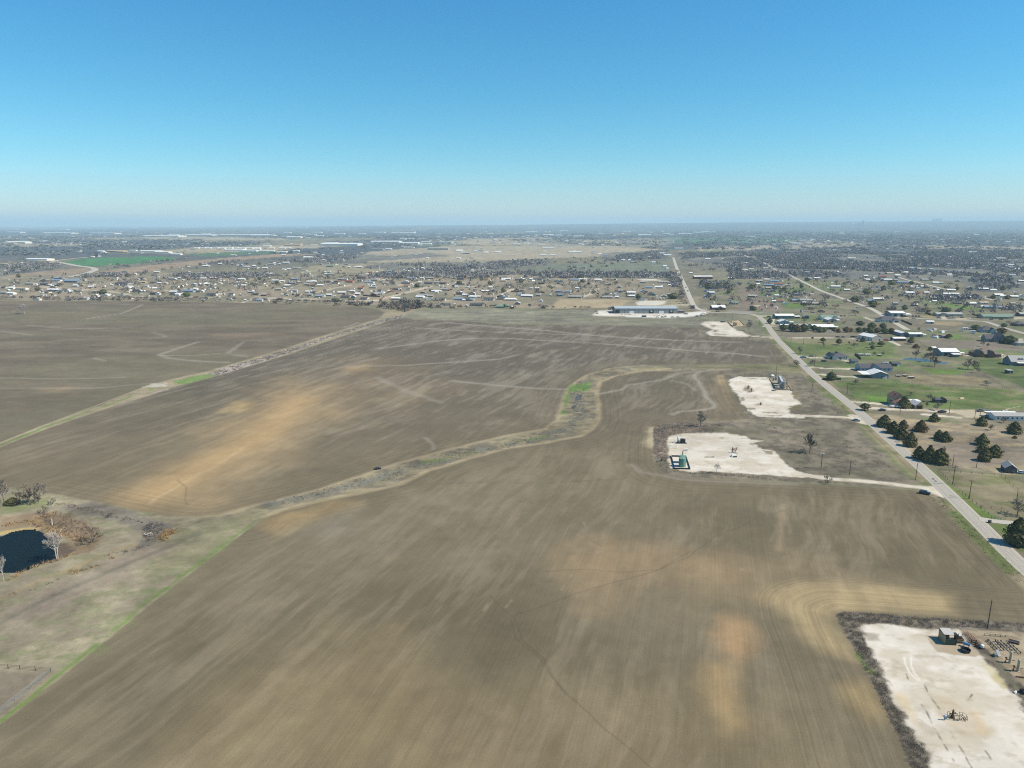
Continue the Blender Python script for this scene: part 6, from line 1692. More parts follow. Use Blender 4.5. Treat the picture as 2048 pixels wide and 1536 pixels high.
# the grey warehouse behind the fields
pL, pR = q(zF, 395, 686), q(zF, 1381, 686)
x0, y0 = G(*pL); x1, y1 = G(*pR)
wt = thing('warehouse', 'long grey metal warehouse with five bay doors on a white gravel yard', 'warehouse', ((x0 + x1) / 2, y0, 0))
WW = x1 - x0
STEEL = mat('grey blue wall panels', A(146, 150, 152), .6, .06, .4, spec=.35)
m = MB(); m.add([(-WW / 2, 0, 0), (WW / 2, 0, 0), (WW / 2, 27, 0), (-WW / 2, 27, 0), (-WW / 2, 0, 7.3), (WW / 2, 0, 7.3), (WW / 2, 27, 7.3), (-WW / 2, 27, 7.3), (-WW / 2, 13.5, 8.5), (WW / 2, 13.5, 8.5)],
                [(0, 1, 5, 4), (1, 2, 6, 9, 5), (2, 3, 7, 6), (3, 0, 4, 8, 7)])
wall_o = m.build('wall', STEEL, wt)
m = MB()
for a, b_ in ((-.5, 13.5), (27.5, 13.5)):
    m.add([(-WW / 2 - .4, a, 7.32), (WW / 2 + .4, a, 7.32), (WW / 2 + .4, b_, 8.62), (-WW / 2 - .4, b_, 8.62), (-WW / 2 - .4, a, 7.12), (WW / 2 + .4, a, 7.12), (WW / 2 + .4, b_, 8.4), (-WW / 2 - .4, b_, 8.4)],
          [(0, 1, 2, 3), (7, 6, 5, 4), (0, 4, 5, 1), (1, 5, 6, 2), (3, 7, 4, 0)])
m.build('roof', mat('galvanised roof', A(178, 186, 190), .45, .06, .5, spec=.4), wt)
m = MB(); m.box((0, -.08, 7.0), (WW, .14, .35)); m.build('gutter', WHITE, wt)
for xx in (470, 545, 615, 690, 768, 845, 925, 1000, 1082, 1165, 1240, 1312):
    m = MB(); m.box(((xx - 888) / 986 * WW, -.05, 3.5), (.14, .10, 6.6)); m.build('downpipe', mat('dark trim', A(104, 112, 120), .6, .06), wt)
for xa, xb, hh, dk in ((398, 464, 5.2, 1), (620, 692, 3.6, 0), (930, 1000, 4.9, 1), (1086, 1160, 3.7, 0), (1246, 1312, 4.9, 1)):
    cx, cw = ((xa + xb) / 2 - 888) / 986 * WW, (xb - xa) / 986 * WW
    m = MB(); m.box((cx, -.09, hh / 2), (cw, .12, hh)); o = m.build('bay_door', DOORD if dk else WHITE, wt); o['label'] = 'dark open bay doorway' if dk else 'white closed bay door'
    if dk and xa > 500:
        m = MB(); m.box((cx, -.17, hh * .72), (cw * .5, .03, hh * .2)); m.box((cx + cw * .1, -.17, hh * .5), (cw * .15, .03, hh * .2)); m.build('light_patch', WHITE, o)
ax = (1435 - 888) / 986 * WW
m = MB(); m.box((ax, 3.5, 2.0), (9.4, 7, 4)); m.build('lean_to', mat('rusty lean-to', A(128, 112, 104), .9, .15), wt)
m = MB(); m.box((ax, 3.4, 4.12), (9.8, 7.6, .2)); m.build('lean_to_roof', RM['g'], wt)

# church-like hall by the road junction
t, w_ = site(zG, 6.321, 155, 325, 756, 'brick_hall', 'brick hall with a white metal roof and front gable beside the road junction', 'hall')
gabled(t, w_, 14, 3.4, 2.6, 'w', 'k', 'x')
gabled(t, w_ * .38, 5, 3.4, 2.2, 'w', 'k', 'y', -3.5, w_ * .05, .3, name_w='porch_wall', name_r='porch_roof')
for xx in (-.38, -.28, .3, .4): window(t, w_ * xx, 0, 1.7)
door(t, w_ * .05, -3.5, 2.0, 2.3); m = MB(); m.box((w_ * .44, -.6, 2.9), (w_ * .14, 1.6, .15)); m.build('canopy', RM['w'], t)

t, w_ = site(zF, 7.877, 1640, 1932, 140, 'red_barn', 'long red walled barn with a white roof among the trees past the village road', 'barn')
gabled(t, w_, 14, 5, 2, 'w', 'r', 'x')
for xx in (-.3, 0, .3): door(t, w_ * xx, 0, 3.5, 3.5)
t, w_ = site(zG, 6.321, 25, 160, 368, 'red_shed', 'red shed with white edged roof in front of the grey woods', 'shed'); gabled(t, w_, 9, 4, 1.4, 'd', 'r', 'x'); door(t, 0, 0, 3, 3)
# stock pens with white frames
t, w_ = site(zF, 7.877, 915, 1220, 480, 'stock_pen', 'row of open pens with red rails and three white frames behind the warehouse', 'pens')
m = MB(); m.box((w_ * .22, 6, 2.2), (w_ * .5, .3, 4.4)); m.build('back_wall', WM['t'], t)
for k in range(3):
    xx = w_ * (-.02 + .16 * k)
    m = MB(); m.box((xx, 1, 3.9), (3.2, 5, .5)); m.box((xx + 1.2, -1, 2.0), (.7, .5, 4.0)); m.build('white_frame', WHITE, t)
for k in range(6):
    m = MB(); m.box((-w_ * .46 + k * w_ * .065, 1, 1.8), (.35, 4, 3.6)); m.build('rail', mat('red rail', A(164, 118, 104), .8), t)

# --- houses along the county road (zoom n1)
t, w_ = site(n1, 7.585, 238, 520, 212, 'metal_barn', 'long teal metal building with a bright white roof near the road bend', 'barn', None, -.03)
gabled(t, w_, 13, 4.2, 1.8, 'w', 'e', 'x')
for xx in (-.35, -.1, .15, .38): window(t, w_ * xx, 0, 2.1, 1.3, .9)
door(t, -w_ * .45, 0, 2.6, 3)
t, w_ = site(n1, 7.585, 525, 605, 205, 'dark_shed', 'dark low shed with a pale roof at the end of the teal building', 'shed'); gabled(t, w_, 6, 2.6, .8, 'w', 'd', 'x')
t, w_ = site(n1, 7.585, 665, 745, 208, 'blue_tent', 'blue and white canopied shed on green grass past the teal building', 'shed'); gabled(t, w_, 6, 2.6, 1.6, 'b', 'd', 'y')
t, w_ = site(n1, 7.585, 295, 450, 290, 'gabled_house', 'small pale blue house with white gabled roof between two driveways', 'house', None, -.05)
gabled(t, w_, 11, 3, 2.1, 'w', 'b', 'y'); window(t, -w_ * .25, 0, 1.6); window(t, w_ * .25, 0, 1.6); door(t, 0, 0); awning(t, w_ * .72, .5, w_ * .45, 6, 2.4, 2.7, 'w', 3)
t, w_ = site(n1, 7.585, 310, 430, 335, 'trailer_home', 'low white roofed mobile home at the road end behind the evergreen row', 'mobile home'); gabled(t, w_, 5, 2.6, .6, 'w', 'p', 'x'); window(t, -2, 0, 1.6); window(t, 2, 0, 1.6); door(t, 0, 0)
t, w_ = site(n1, 7.585, 515, 728, 345, 'trailer_home', 'long grey roofed mobile home hidden behind the evergreen row', 'mobile home'); gabled(t, w_, 8, 2.8, 1.4, 'g', 'p', 'x')
for xx in (-.35, -.1, .12, .36): window(t, w_ * xx, 0, 1.6)
door(t, 0, 0)
t, w_ = site(n1, 7.585, 815, 1190, 372, 'long_barn', 'long white roofed open barn with a dark doorway behind the hedge', 'barn')
gabled(t, w_ * .88, 12, 3.4, 1.6, 'w', 'p', 'x', 3.2, -w_ * .05); awning(t, w_ * .08, 0, w_ * .84, 3.2, 2.8, 3.3, 'w', 7); door(t, w_ * .22, 3.2, 4, 2.8)
t, w_ = site(n1, 7.585, 935, 1170, 225, 'farm_house', 'grey green roofed farmhouse with a white front behind the pale barn', 'house')
gabled(t, w_, 11, 3, 2.6, 'e', 'w', 'x'); gabled(t, w_ * .3, 5, 3, 2.2, 'e', 'w', 'y', -3, w_ * .35, .3, name_w='wing_wall', name_r='wing_roof')
for xx in (-.38, -.2, .05): window(t, w_ * xx, 0, 1.6, 1.6, 1.2)
door(t, -w_ * .08, 0)
t, w_ = site(n1, 7.585, 1030, 1165, 266, 'pale_barn', 'pale metal barn with a white gable roof and side lean-to', 'barn'); gabled(t, w_, 14, 3.4, 2.1, 'w', 'g', 'y'); door(t, 0, 0, 2.6, 2.8); awning(t, w_ * .78, 2, w_ * .5, 9, 2.6, 3, 'w', 3, 'lean_to')
t, w_ = site(n1, 7.585, 1815, 2120, 262, 'hip_roof_house', 'white house with a broad charcoal hip roof at the court road corner', 'house', None, -.05)
gabled(t, w_ * .92, 15, 2.9, 4.2, 'd', 'w', 'hip', 0, 0, .6); gabled(t, w_ * .3, 6, 2.9, 2.6, 'd', 'w', 'hip', -4, w_ * .25, .5, name_w='wing_wall', name_r='wing_roof')
for xx in (-.4, -.3, -.16, -.04): window(t, w_ * xx, 0, 1.6, 1.3, 1.4)
door(t, w_ * .02, 0, 1.2); door(t, w_ * .25, -4, 4.6, 2.3, DOORD, 'garage_door')
t, w_ = site(n1, 7.585, 1655, 1890, 548, 'metal_barn', 'pale metal barn with a cream roof and four bay doors beside a gravel lot', 'barn', None, .30)
gabled(t, w_ * .80, 19, 4.2, 2.2, 'w', 'g', 'y')
for k in range(4):
    m = MB(); m.box((-w_ * .40 - .05, 2.6 + 4.4 * k, 1.7), (.12, 3.2, 3.3)); m.build('bay_door', WM['w'], t)
door(t, w_ * .2, 0, 1.1)
t, w_ = site(n1, 7.585, 1060, 1345, 828, 'new_house', 'new white house with a grey brown gabled roof on a gravel drive', 'house', None, -.05)
gabled(t, w_ * .82, 13, 2.9, 3.0, 'd', 'w', 'hip', 0, w_ * .07, .5); gabled(t, w_ * .3, 8, 2.9, 2.4, 'd', 'b', 'y', 2, -w_ * .34, .4, name_w='garage_wall', name_r='garage_roof')
gabled(t, w_ * .16, 4, 2.9, 3.2, 'd', 'w', 'y', 4.6, -w_ * .02, .3, name_w='dormer_wall', name_r='dormer_roof')
for xx in (-.02, .12, .24, .36): window(t, w_ * xx, 0, 1.6, 1.2, 1.2)
door(t, -w_ * .34, 2, 3.4, 2.3, DOORD, 'garage_door'); door(t, w_ * .05, 0)
t, w_ = site(n1, 7.585, 1392, 1482, 888, 'dark_shed', 'small dark roofed shed with a pale front below the new white house', 'shed'); gabled(t, w_, 5, 2.3, 1.3, 'd', 'g', 'x'); door(t, 1, 0, 1.4, 1.9, WHITE)
t, w_ = site(n1, 7.585, 1525, 2005, 1008, 'long_house', 'long pale blue house with a dark shingle roof behind the carport barn', 'house', None, -.04)
gabled(t, w_, 11, 3.0, 2.6, 'd', 'b', 'x'); gabled(t, 8, 7, 3, 2.8, 'd', 'b', 'y', -1.2, -w_ * .06, .4, name_w='wing_wall', name_r='wing_roof')
for xx in (-.42, -.3, -.2, .12, .25, .38): window(t, w_ * xx, 0, 1.7, 1.1, 1.2)
door(t, .06 * w_, 0)
t, w_ = site(n1, 7.585, 1560, 1945, 1115, 'carport_barn', 'grey metal barn with a bright white roof and open carport on posts', 'barn', None, -.10)
gabled(t, w_ * .62, 13, 3.4, 2.3, 'w', 'l', 'y', 0, w_ * .17); awning(t, -w_ * .31, .2, w_ * .38, 12.5, 3.0, 3.4, 'w', 5, 'carport_roof')
window(t, w_ * .05, 0, 1.7); door(t, w_ * .25, 0, 1.0); door(t, w_ * .4, 0, 1.2, 2.2, WHITE)
for k in range(2):
    m = MB(); m.box((w_ * (.27 + .07 * k), -.6, .45), (.9, .7, .9)); m.build('air_unit', WHITE, t)
# --- around the court road (zoom n2)
t, w_ = site(n2, 7.64, 25, 330, 104, 'metal_shop', 'big white roofed metal shop with blue sheeted goods at its open side', 'workshop', None, -.12)
gabled(t, w_ * .7, 22, 4.6, 1.6, 'w', 'l', 'x', 2, -w_ * .14); awning(t, w_ * .28, 0, w_ * .42, 12, 3.2, 3.7, 'w', 5)
for k in range(4): door(t, -w_ * .42 + k * w_ * .15, 2, 3.0, 3.4, DOORD if k % 2 else WM['b'], 'bay_door')
t, w_ = site(n2, 7.64, 690, 1180, 98, 'low_house', 'long low grey roofed house with many cars parked in front', 'house', None, -.04)
gabled(t, w_ * .8, 11, 2.7, 1.8, 'g', 'p', 'x', 3); gabled(t, w_ * .2, 6, 2.7, 1.6, 'd', 'p', 'y', 0, -w_ * .2, .4, name_w='wing_wall', name_r='wing_roof')
for xx in (-.34, .0, .12, .25, .35): window(t, w_ * xx, 3, 1.6)
door(t, .06 * w_, 3)
t, w_ = site(n2, 7.64, 1430, 1890, 130, 'ranch_house', 'long green grey roofed ranch house with a dark porch by the court road', 'house', None, -.03)
gabled(t, w_, 13, 2.7, 2.4, 'e', 'p', 'x'); awning(t, .05 * w_, -2.5, w_ * .55, 2.5, 2.3, 2.6, 'e', 7, 'porch_roof')
for xx in (-.4, -.28, -.1, .1, .3, .42): window(t, w_ * xx, 0, 1.5)
door(t, 0, 0)
t, w_ = site(n2, 7.64, 565, 665, 208, 'blue_shed', 'small blue grey shed standing alone on grass below the court road', 'shed', None, -.3); gabled(t, w_, 5, 2.4, 1.2, 'w', 'b', 'x'); door(t, 1, 0, 1.4)
t, w_ = site(n2, 7.64, 195, 500, 415, 'wing_barn', 'white roofed barn with two wings meeting at an angle behind the brown field', 'barn', None, -.02)
gabled(t, w_ * .66, 9, 3.4, 1.2, 'w', 'l', 'x', 0, w_ * .17); gabled(t, w_ * .36, 26, 3.4, 1.2, 'w', 'l', 'y', 6, -w_ * .26, .3, name_w='wing_wall', name_r='wing_roof'); awning(t, w_ * .62, 2, w_ * .24, 5, 2.4, 2.8, 'w', 3)
door(t, w_ * .3, 0, 3, 2.8)
t, w_ = site(n2, 7.64, 58, 240, 476, 'red_shed', 'dark red shed with a white roof on the gravel behind the pale metal barn', 'shed', None, -.03); gabled(t, w_, 8, 2.8, 1.0, 'w', 'd', 'x'); door(t, 2, 0, 2.6, 2.4, WM['r'])
t, w_ = site(n2, 7.64, 785, 1055, 706, 'white_barn', 'white roofed metal barn with a lean-to and side carport on the pasture', 'barn', None, -.04)
gabled(t, w_, 15, 4.0, 2.4, 'w', 'l', 'x'); awning(t, w_ * .2, -5.5, w_ * .46, 4.6, 2.5, 3.0, 'w', 4, 'lean_to'); awning(t, w_ * .70, 1, w_ * .36, 5, 2.6, 2.9, 'w', 3, 'side_carport'); door(t, -w_ * .25, 0, 3, 3)
m = MB(); m.box((w_ * .2, -2, 1.2), (w_ * .4, 3, 2.4)); m.build('store_wall', WM['l'], t)
t, w_ = site(n2, 7.64, 645, 705, 614, 'dark_shed', 'small dark red shed with a white roof at the end of the fence line', 'shed'); gabled(t, w_, 4.5, 2.3, .9, 'w', 'r', 'x'); door(t, 0, 0, 1.2, 1.9)
t, w_ = site(n2, 7.64, 1322, 1720, 722, 'brick_house', 'brown brick house with a wide brown hip roof and front gable', 'house', None, -.06)
gabled(t, w_ * .85, 16, 3, 4.6, 'n', 'k', 'hip', 0, 0, .6); gabled(t, w_ * .2, 7, 3, 3.2, 'n', 'k', 'y', -3, w_ * .02, .4, name_w='front_gable_wall', name_r='front_gable_roof'); gabled(t, w_ * .2, 9, 3, 3, 'n', 'k', 'y', -1.2, -w_ * .34, .4, name_w='wing_wall', name_r='wing_roof')
awning(t, w_ * .42, 0, w_ * .2, 5, 2.4, 2.7, 'w', 4, 'patio_roof'); door(t, w_ * .18, 0)
for xx in (-.14, .26, .33): window(t, w_ * xx, 0, 1.6, 1.4, 1.3)
t, w_ = site(n2, 7.64, 1485, 1790, 495, 'gabled_house', 'big dark grey house with steep gables and a red awning', 'house', None, -.12)
gabled(t, w_ * .6, 14, 4.2, 5.0, 'd', 'l', 'y', 0, w_ * .15); gabled(t, w_ * .5, 10, 3.4, 3.8, 'd', 'l', 'x', 3, -w_ * .22, .4, name_w='wing_wall', name_r='wing_roof')
awning(t, w_ * .34, -4, w_ * .34, 4, 2.6, 3.4, 'r', 4, 'red_awning'); window(t, -w_ * .02, 0, 5.2); window(t, w_ * .3, 0, 5.2); door(t, w_ * .1, 0); window(t, -w_ * .3, 3, 1.6)
t, w_ = site(n2, 7.64, 1410, 1600, 345, 'blue_house', 'blue grey house with dark hip roof behind the big gabled house', 'house', None, -.2); gabled(t, w_, 13, 3, 4.0, 'd', 'b', 'hip', 0, 0, .5); gabled(t, w_ * .34, 5, 3, 2.6, 'd', 'b', 'y', -2.5, w_ * .22, .4, name_w='wing_wall', name_r='wing_roof'); window(t, -w_ * .2, 0, 1.6); window(t, -w_ * .36, 0, 1.6); door(t, w_ * .02, 0)
t, w_ = site(n2, 7.64, 1855, 2110, 850, 'grey_house', 'grey gabled house with two dormers and a white porch roof at the frame edge', 'house', None, -.10)
gabled(t, w_, 13, 3.4, 4.4, 'g', 'l', 'x'); awning(t, w_ * .12, -3, w_ * .7, 3, 2.6, 3.1, 'w', 5, 'porch_roof')
for xx in (.0, .16):
    gabled(t, 2.2, 3, 1.4, .9, 'g', 'l', 'y', 2.0, w_ * xx, .2, name_w='dormer_wall', name_r='dormer_roof')
for o_ in [c for c in t.children if c.name.startswith('dormer')]: o_.location.z = 3.9
window(t, -w_ * .3, 0, 1.7); window(t, .1 * w_, 0, 1.7); door(t, -.1 * w_, 0)
t, w_ = site(n2, 7.64, 1800, 1875, 972, 'field_shed', 'small grey box shed alone on the green pasture', 'shed'); gabled(t, w_, 4, 2.5, .5, 'g', 'd', 'shed'); door(t, 0, 0, 1.2, 1.9, WM['g'])
t, w_ = site(n2, 7.64, 30, 155, 862, 'dark_shed', 'dark shed with white double doors beside the long pale blue house', 'shed'); gabled(t, w_, 5, 2.6, 1.3, 'd', 'd', 'x'); door(t, 2, 0, 2.4, 2.1, WHITE)
t, w_ = site(n2, 7.64, 1940, 2090, 250, 'dark_house', 'dark roofed house with a brown front across the court road at the frame edge', 'house'); gabled(t, w_, 12, 2.9, 2.8, 'd', 'k', 'hip', 0, 0, .5); window(t, -3, 0, 1.6); door(t, 0, 0)
t, w_ = site(n2, 7.64, 1950, 2090, 545, 'low_house', 'grey roofed house behind the large green tree at the frame edge', 'house'); gabled(t, w_, 11, 2.8, 2.2, 'g', 'p', 'hip', 0, 0, .5); window(t, 0, 0, 1.6); door(t, 2.5, 0)
t, w_ = site(n2, 7.64, 1990, 2110, 95, 'dark_house', 'dark house with a pale roof edge in the trees past the ranch house', 'house'); gabled(t, w_, 10, 2.9, 2.0, 'g', 'd', 'x'); door(t, 0, 0)
# --- brown roofed house, mobile home and cabin
t, w_ = site(n3, 5.278, 680, 970, 395, 'farm_house', 'two storey brown roofed farmhouse with white porch roofs on both sides', 'house', None, -.06)
gabled(t, w_ * .42, 9, 5.4, 2.8, 'm', 't', 'y', 5, -w_ * .22); gabled(t, w_ * .56, 9, 2.8, 2.2, 'm', 't', 'hip', 0, -w_ * .18, .5, name_w='front_wall', name_r='front_roof')
gabled(t, w_ * .28, 9, 2.6, 1.8, 'w', 't', 'y', -4, w_ * .28, .4, name_w='carport_wall', name_r='carport_roof'); awning(t, w_ * .42, 5.5, w_ * .38, 6, 2.8, 3.0, 'w', 4, 'side_roof')
door(t, w_ * .28, -4, 3.6, 2.3); window(t, -w_ * .3, 0, 1.6); window(t, -w_ * .1, 0, 1.6); window(t, -w_ * .22, 5, 4.4); door(t, -w_ * .2, 0)
m = MB(); m.box((-w_ * .34, 7, 4), (.8, .8, 8.6)); m.build('chimney', WM['k'], t)
t, w_ = site(n3, 5.278, 1745, 2150, 535, 'trailer_home', 'long pale blue mobile home with a worn silver roof at the frame edge', 'mobile home', None, -.05)
gabled(t, w_, 9, 2.9, 1.0, 'g', 'w', 'x'); awning(t, -w_ * .1, 9.3, w_ * .8, 3, 2.6, 2.9, 'w', 5, 'rear_roof')
for k in range(8): window(t, w_ * (-.42 + .12 * k), 0, 1.6, 1.0, 1.1)
door(t, -w_ * .24, 0); door(t, w_ * .3, 0)
t, w_ = site(n8, 4.956, 1825, 1955, 625, 'tin_cabin', 'small cabin with a rusty tin gable roof between the cedars and the paddock', 'cabin', None, -.35); gabled(t, w_ * .8, 7, 2.4, 1.9, 'g', 'd', 'y'); window(t, 1.2, 0, 1.4, .8, .8); door(t, -.8, 0, .9, 1.9, WOOD)
t, w_ = site(n3, 5.278, 1110, 1185, 345, 'wooden_shed', 'low open timber shed behind the brown roofed farmhouse', 'shed'); gabled(t, w_, 4, 2.1, .5, 'd', 'd', 'shed'); door(t, 0, 0, 1.5, 1.7, WOOD)
t, w_ = site(n3, 5.278, 1185, 1232, 350, 'metal_shed', 'small dark dome roofed shed beside the open timber shed', 'shed'); gabled(t, w_, 4, 1.9, 1.5, 'd', 'd', 'y'); door(t, 0, 0, 1.2, 1.7)
# ------------------------------------------------------------------ poles, fences, vehicles, the gas well equipment
POLEW = mat('pole timber', A(92, 80, 70), .9, .15, 3)
PALEP = mat('pale post', A(190, 172, 150), .85, .1)


def gp(zf, x, y, z=0.0):
    a = G(*q(zf, x, y))
    return Vector((a[0], a[1], z))


def utility_pole(zf, base, top, lab, arms=1, lamp=False, group='utility poles along the county road', thick=.17):
    p = q(zf, *base)
    x, y = G(*p)
    h_ = min(max(rise(p, q(zf, *top)[1]), 4), 14)
    t = thing('utility_pole', lab, 'pole', (x, y, 0), -HEAD, group)
    m = MB(); m.tube((0, 0, -.1), (0, 0, h_), thick, thick * .7, 8); m.build('mast', POLEW, t)
    for k in range(arms):
        m = MB(); m.box((0, .14, h_ - .5 - .8 * k), (2.4, .12, .14))
        for s in (-1.05, -.5, .5, 1.05): m.tube((s, .14, h_ - .45 - .8 * k), (s, .14, h_ - .2 - .8 * k), .05, .04, 6)
        m.build('crossarm', POLEW, t)
    if arms == 2:
        m = MB(); m.tube((.32, 0, h_ - 2.9), (.32, 0, h_ - 1.9), .24, .24, 10); m.build('transformer', GREYM, t)
    if lamp:
        m = MB(); m.box((.5, -.2, h_ + .05), (1.0, .5, .35)); m.box((-.5, -.2, h_ + .05), (1.0, .5, .35)); m.build('floodlight', WHITE, t)
    return t


for a in ((n8, (10, 578), (42, 430), 'pole with white floodlights on the verge above the tank pad track', 0, True), (n8, (292, 645), (316, 490), 'bare pole above the gravel track to the tank pad', 0), (n8, (947, 690), (965, 525), 'pole at the corner where the tank pad track meets the road', 0),
          (n8, (1315, 738), (1340, 548), 'pole with crossarm at the upper corner of the paddock', 2), (n8, (1478, 880), (1518, 695), 'tall pole with crossarm on the paddock fence by the road', 1), (n8, (1945, 920), (1975, 800), 'pole inside the paddock behind the broad leafless tree', 0),
          (n8, (1315, 550), (1328, 440), 'pole just past the dense cedar group above the paddock', 0), (n8, (1550, 570), (1560, 495), 'short pole below the group of four cedars', 0), (n8, (1080, 512), (1092, 345), 'pole rising out of the dense cedar group', 1),
          (n3, (178, 258), (188, 140), 'pole on the green lawn by the road below the carport barn', 1), (n3, (400, 445), (413, 310), 'pole beside the round evergreen at the gravel lane mouth', 0), (n3, (738, 465), (747, 370), 'pole on the grass below the brown roofed farmhouse lane', 0),
          (n3, (1258, 460), (1270, 325), 'pole past the parked truck on the gravel lane', 0), (n3, (1525, 520), (1535, 400), 'pole by the parked vehicles near the long mobile home', 0), (n3, (1578, 520), (1585, 430), 'second pole by the parked vehicles near the long mobile home', 0),
          (n1, (465, 605), (480, 485), 'pole on the lawn by the gravel lane nearest the road', 0), (n1, (658, 600), (665, 475), 'pole on the lawn one step further along the gravel lane', 0), (n1, (615, 740), (622, 618), 'pole by the road beside a leafless tree', 1),
          (n1, (825, 925), (838, 765), 'pole on the lawn below the new white house', 1), (n1, (335, 465), (340, 390), 'pole below the end of the evergreen row', 0), (n1, (240, 1080), (262, 915), 'pole at the top edge of the catwalk tank pad', 0), (n1, (1095, 1050), (1098, 985), 'pole above the dark round evergreen and its fence', 0),
          (n5, (1355, 405), (1380, 180), 'pole at the corner of the catwalk tanks', 0), (n5, (1880, 445), (1915, 235), 'pole on the rough grass past the catwalk tanks', 1),
          (n4, (1012, 450), (1018, 285), 'pole behind the tan tank near the road bend', 0), (n4, (510, 450), (515, 290), 'thin pole on the grass behind the tan tank pad', 0), (n4, (1600, 590), (1605, 440), 'pole on the verge close to the road bend', 0), (n4, (1590, 270), (1600, 140), 'pole across the road at the bend', 0),
          (p1, (1358, 330), (1402, 82), 'tall bare pole in the dry brush behind the pipe racks', 0), (zH, (240, 778), (243, 705), 'pole beside the pale lane by the blue shop', 0), (zG, (745, 790), (750, 710), 'pole in the brown field behind the road bend', 0), (zH, (190, 720), (193, 640), 'pole by the white roofed sheds on the pale lane', 0)):
    utility_pole(*a)


# ---- vehicles
def car_meshes(kind):
    B, C = MB(), MB()
    if kind == 'pickup':
        L_, w_ = 5.5, .95
        B.box((-.1, 0, .72), (L_, 1.9, .55), 0, 0, .97); B.box((.0 + 1.75, 0, 1.04), (1.7, 1.8, .22), 0, 0, .94)
        B.box((-1.75, -.86, 1.12), (1.9, .12, .36)); B.box((-1.75, .86, 1.12), (1.9, .12, .36)); B.box((-2.66, 0, 1.1), (.12, 1.75, .34))
        C.box((.05, 0, 1.33), (1.75, 1.66, .52), 0, 0, .84); B.box((.02, 0, 1.61), (1.42, 1.36, .07), 0, 0, .95)
        wx = (1.75, -1.7)
    elif kind == 'suv':
        B.box((0, 0, .74), (4.7, 1.85, .62), 0, 0, .96); C.box((-.45, 0, 1.33), (3.3, 1.66, .58), 0, 0, .86); B.box((-.45, 0, 1.64), (2.75, 1.4, .07), 0, 0, .95); B.box((1.75, 0, 1.06), (1.1, 1.7, .1), 0, 0, .93)
        wx = (1.45, -1.4)
    else:
        B.box((0, 0, .64), (4.6, 1.78, .52), 0, 0, .95); C.box((-.2, 0, 1.14), (2.5, 1.58, .5), 0, 0, .74); B.box((-.2, 0, 1.41), (1.8, 1.14, .06), 0, 0, .95); B.box((1.7, 0, .92), (1.1, 1.6, .08), 0, 0, .94); B.box((-1.9, 0, .94), (.75, 1.6, .08), 0, 0, .94)
        wx = (1.4, -1.35)
    return B, C, wx


WH = MB()
WH.tube((0, -.11, 0), (0, .11, 0), .34, .34, 14); WHEEL = WH.mesh('wheel', mat('tyre rubber', A(40, 40, 42), .9, .1))
CARC = {'black': A(34, 36, 42), 'navy': A(40, 48, 66), 'white': A(234, 234, 232), 'silver': A(176, 180, 186), 'red': A(150, 52, 46), 'grey': A(110, 112, 116), 'blue': A(70, 104, 156), 'tan': A(190, 172, 140)}
CARM = {k: mat('car paint ' + k, v, .35, .04, 1, spec=.5, coat=.6) for k, v in CARC.items()}
LIGHTW = mat('lamp glass', A(225, 225, 220), .3, .03)
CARMESH = {}


def vehicle(p, kind, colour, rz, lab, group=None, name=None):
    x, y = G(*p)
    nm = name or {'pickup': 'pickup_truck', 'suv': 'parked_suv', 'car': 'parked_car'}[kind]
    t = thing(nm, lab, 'truck' if kind == 'pickup' else 'car', (x, y, float(terrain_z(x, y)) + .05), rz, group)
    if (kind, colour) not in CARMESH:
        B, C, wx = car_meshes(kind)
        CARMESH[(kind, colour)] = (B.mesh('body', CARM[colour]), C.mesh('windows', GLASS), wx)
    b_, c_, wx = CARMESH[(kind, colour)]
    inst('body', b_, t); inst('cabin_glass', c_, t)
    for a in wx:
        for s in (-.84, .84): inst('wheel', WHEEL, t, (a, s, .34))
    if pxm(y) > 2.2:
        for s in (-.6, .6):
            m = MB(); m.box(((2.66 if kind == 'pickup' else 2.3), s, .8), (.08, .34, .18)); m.build('headlight', LIGHTW, t)
    return t


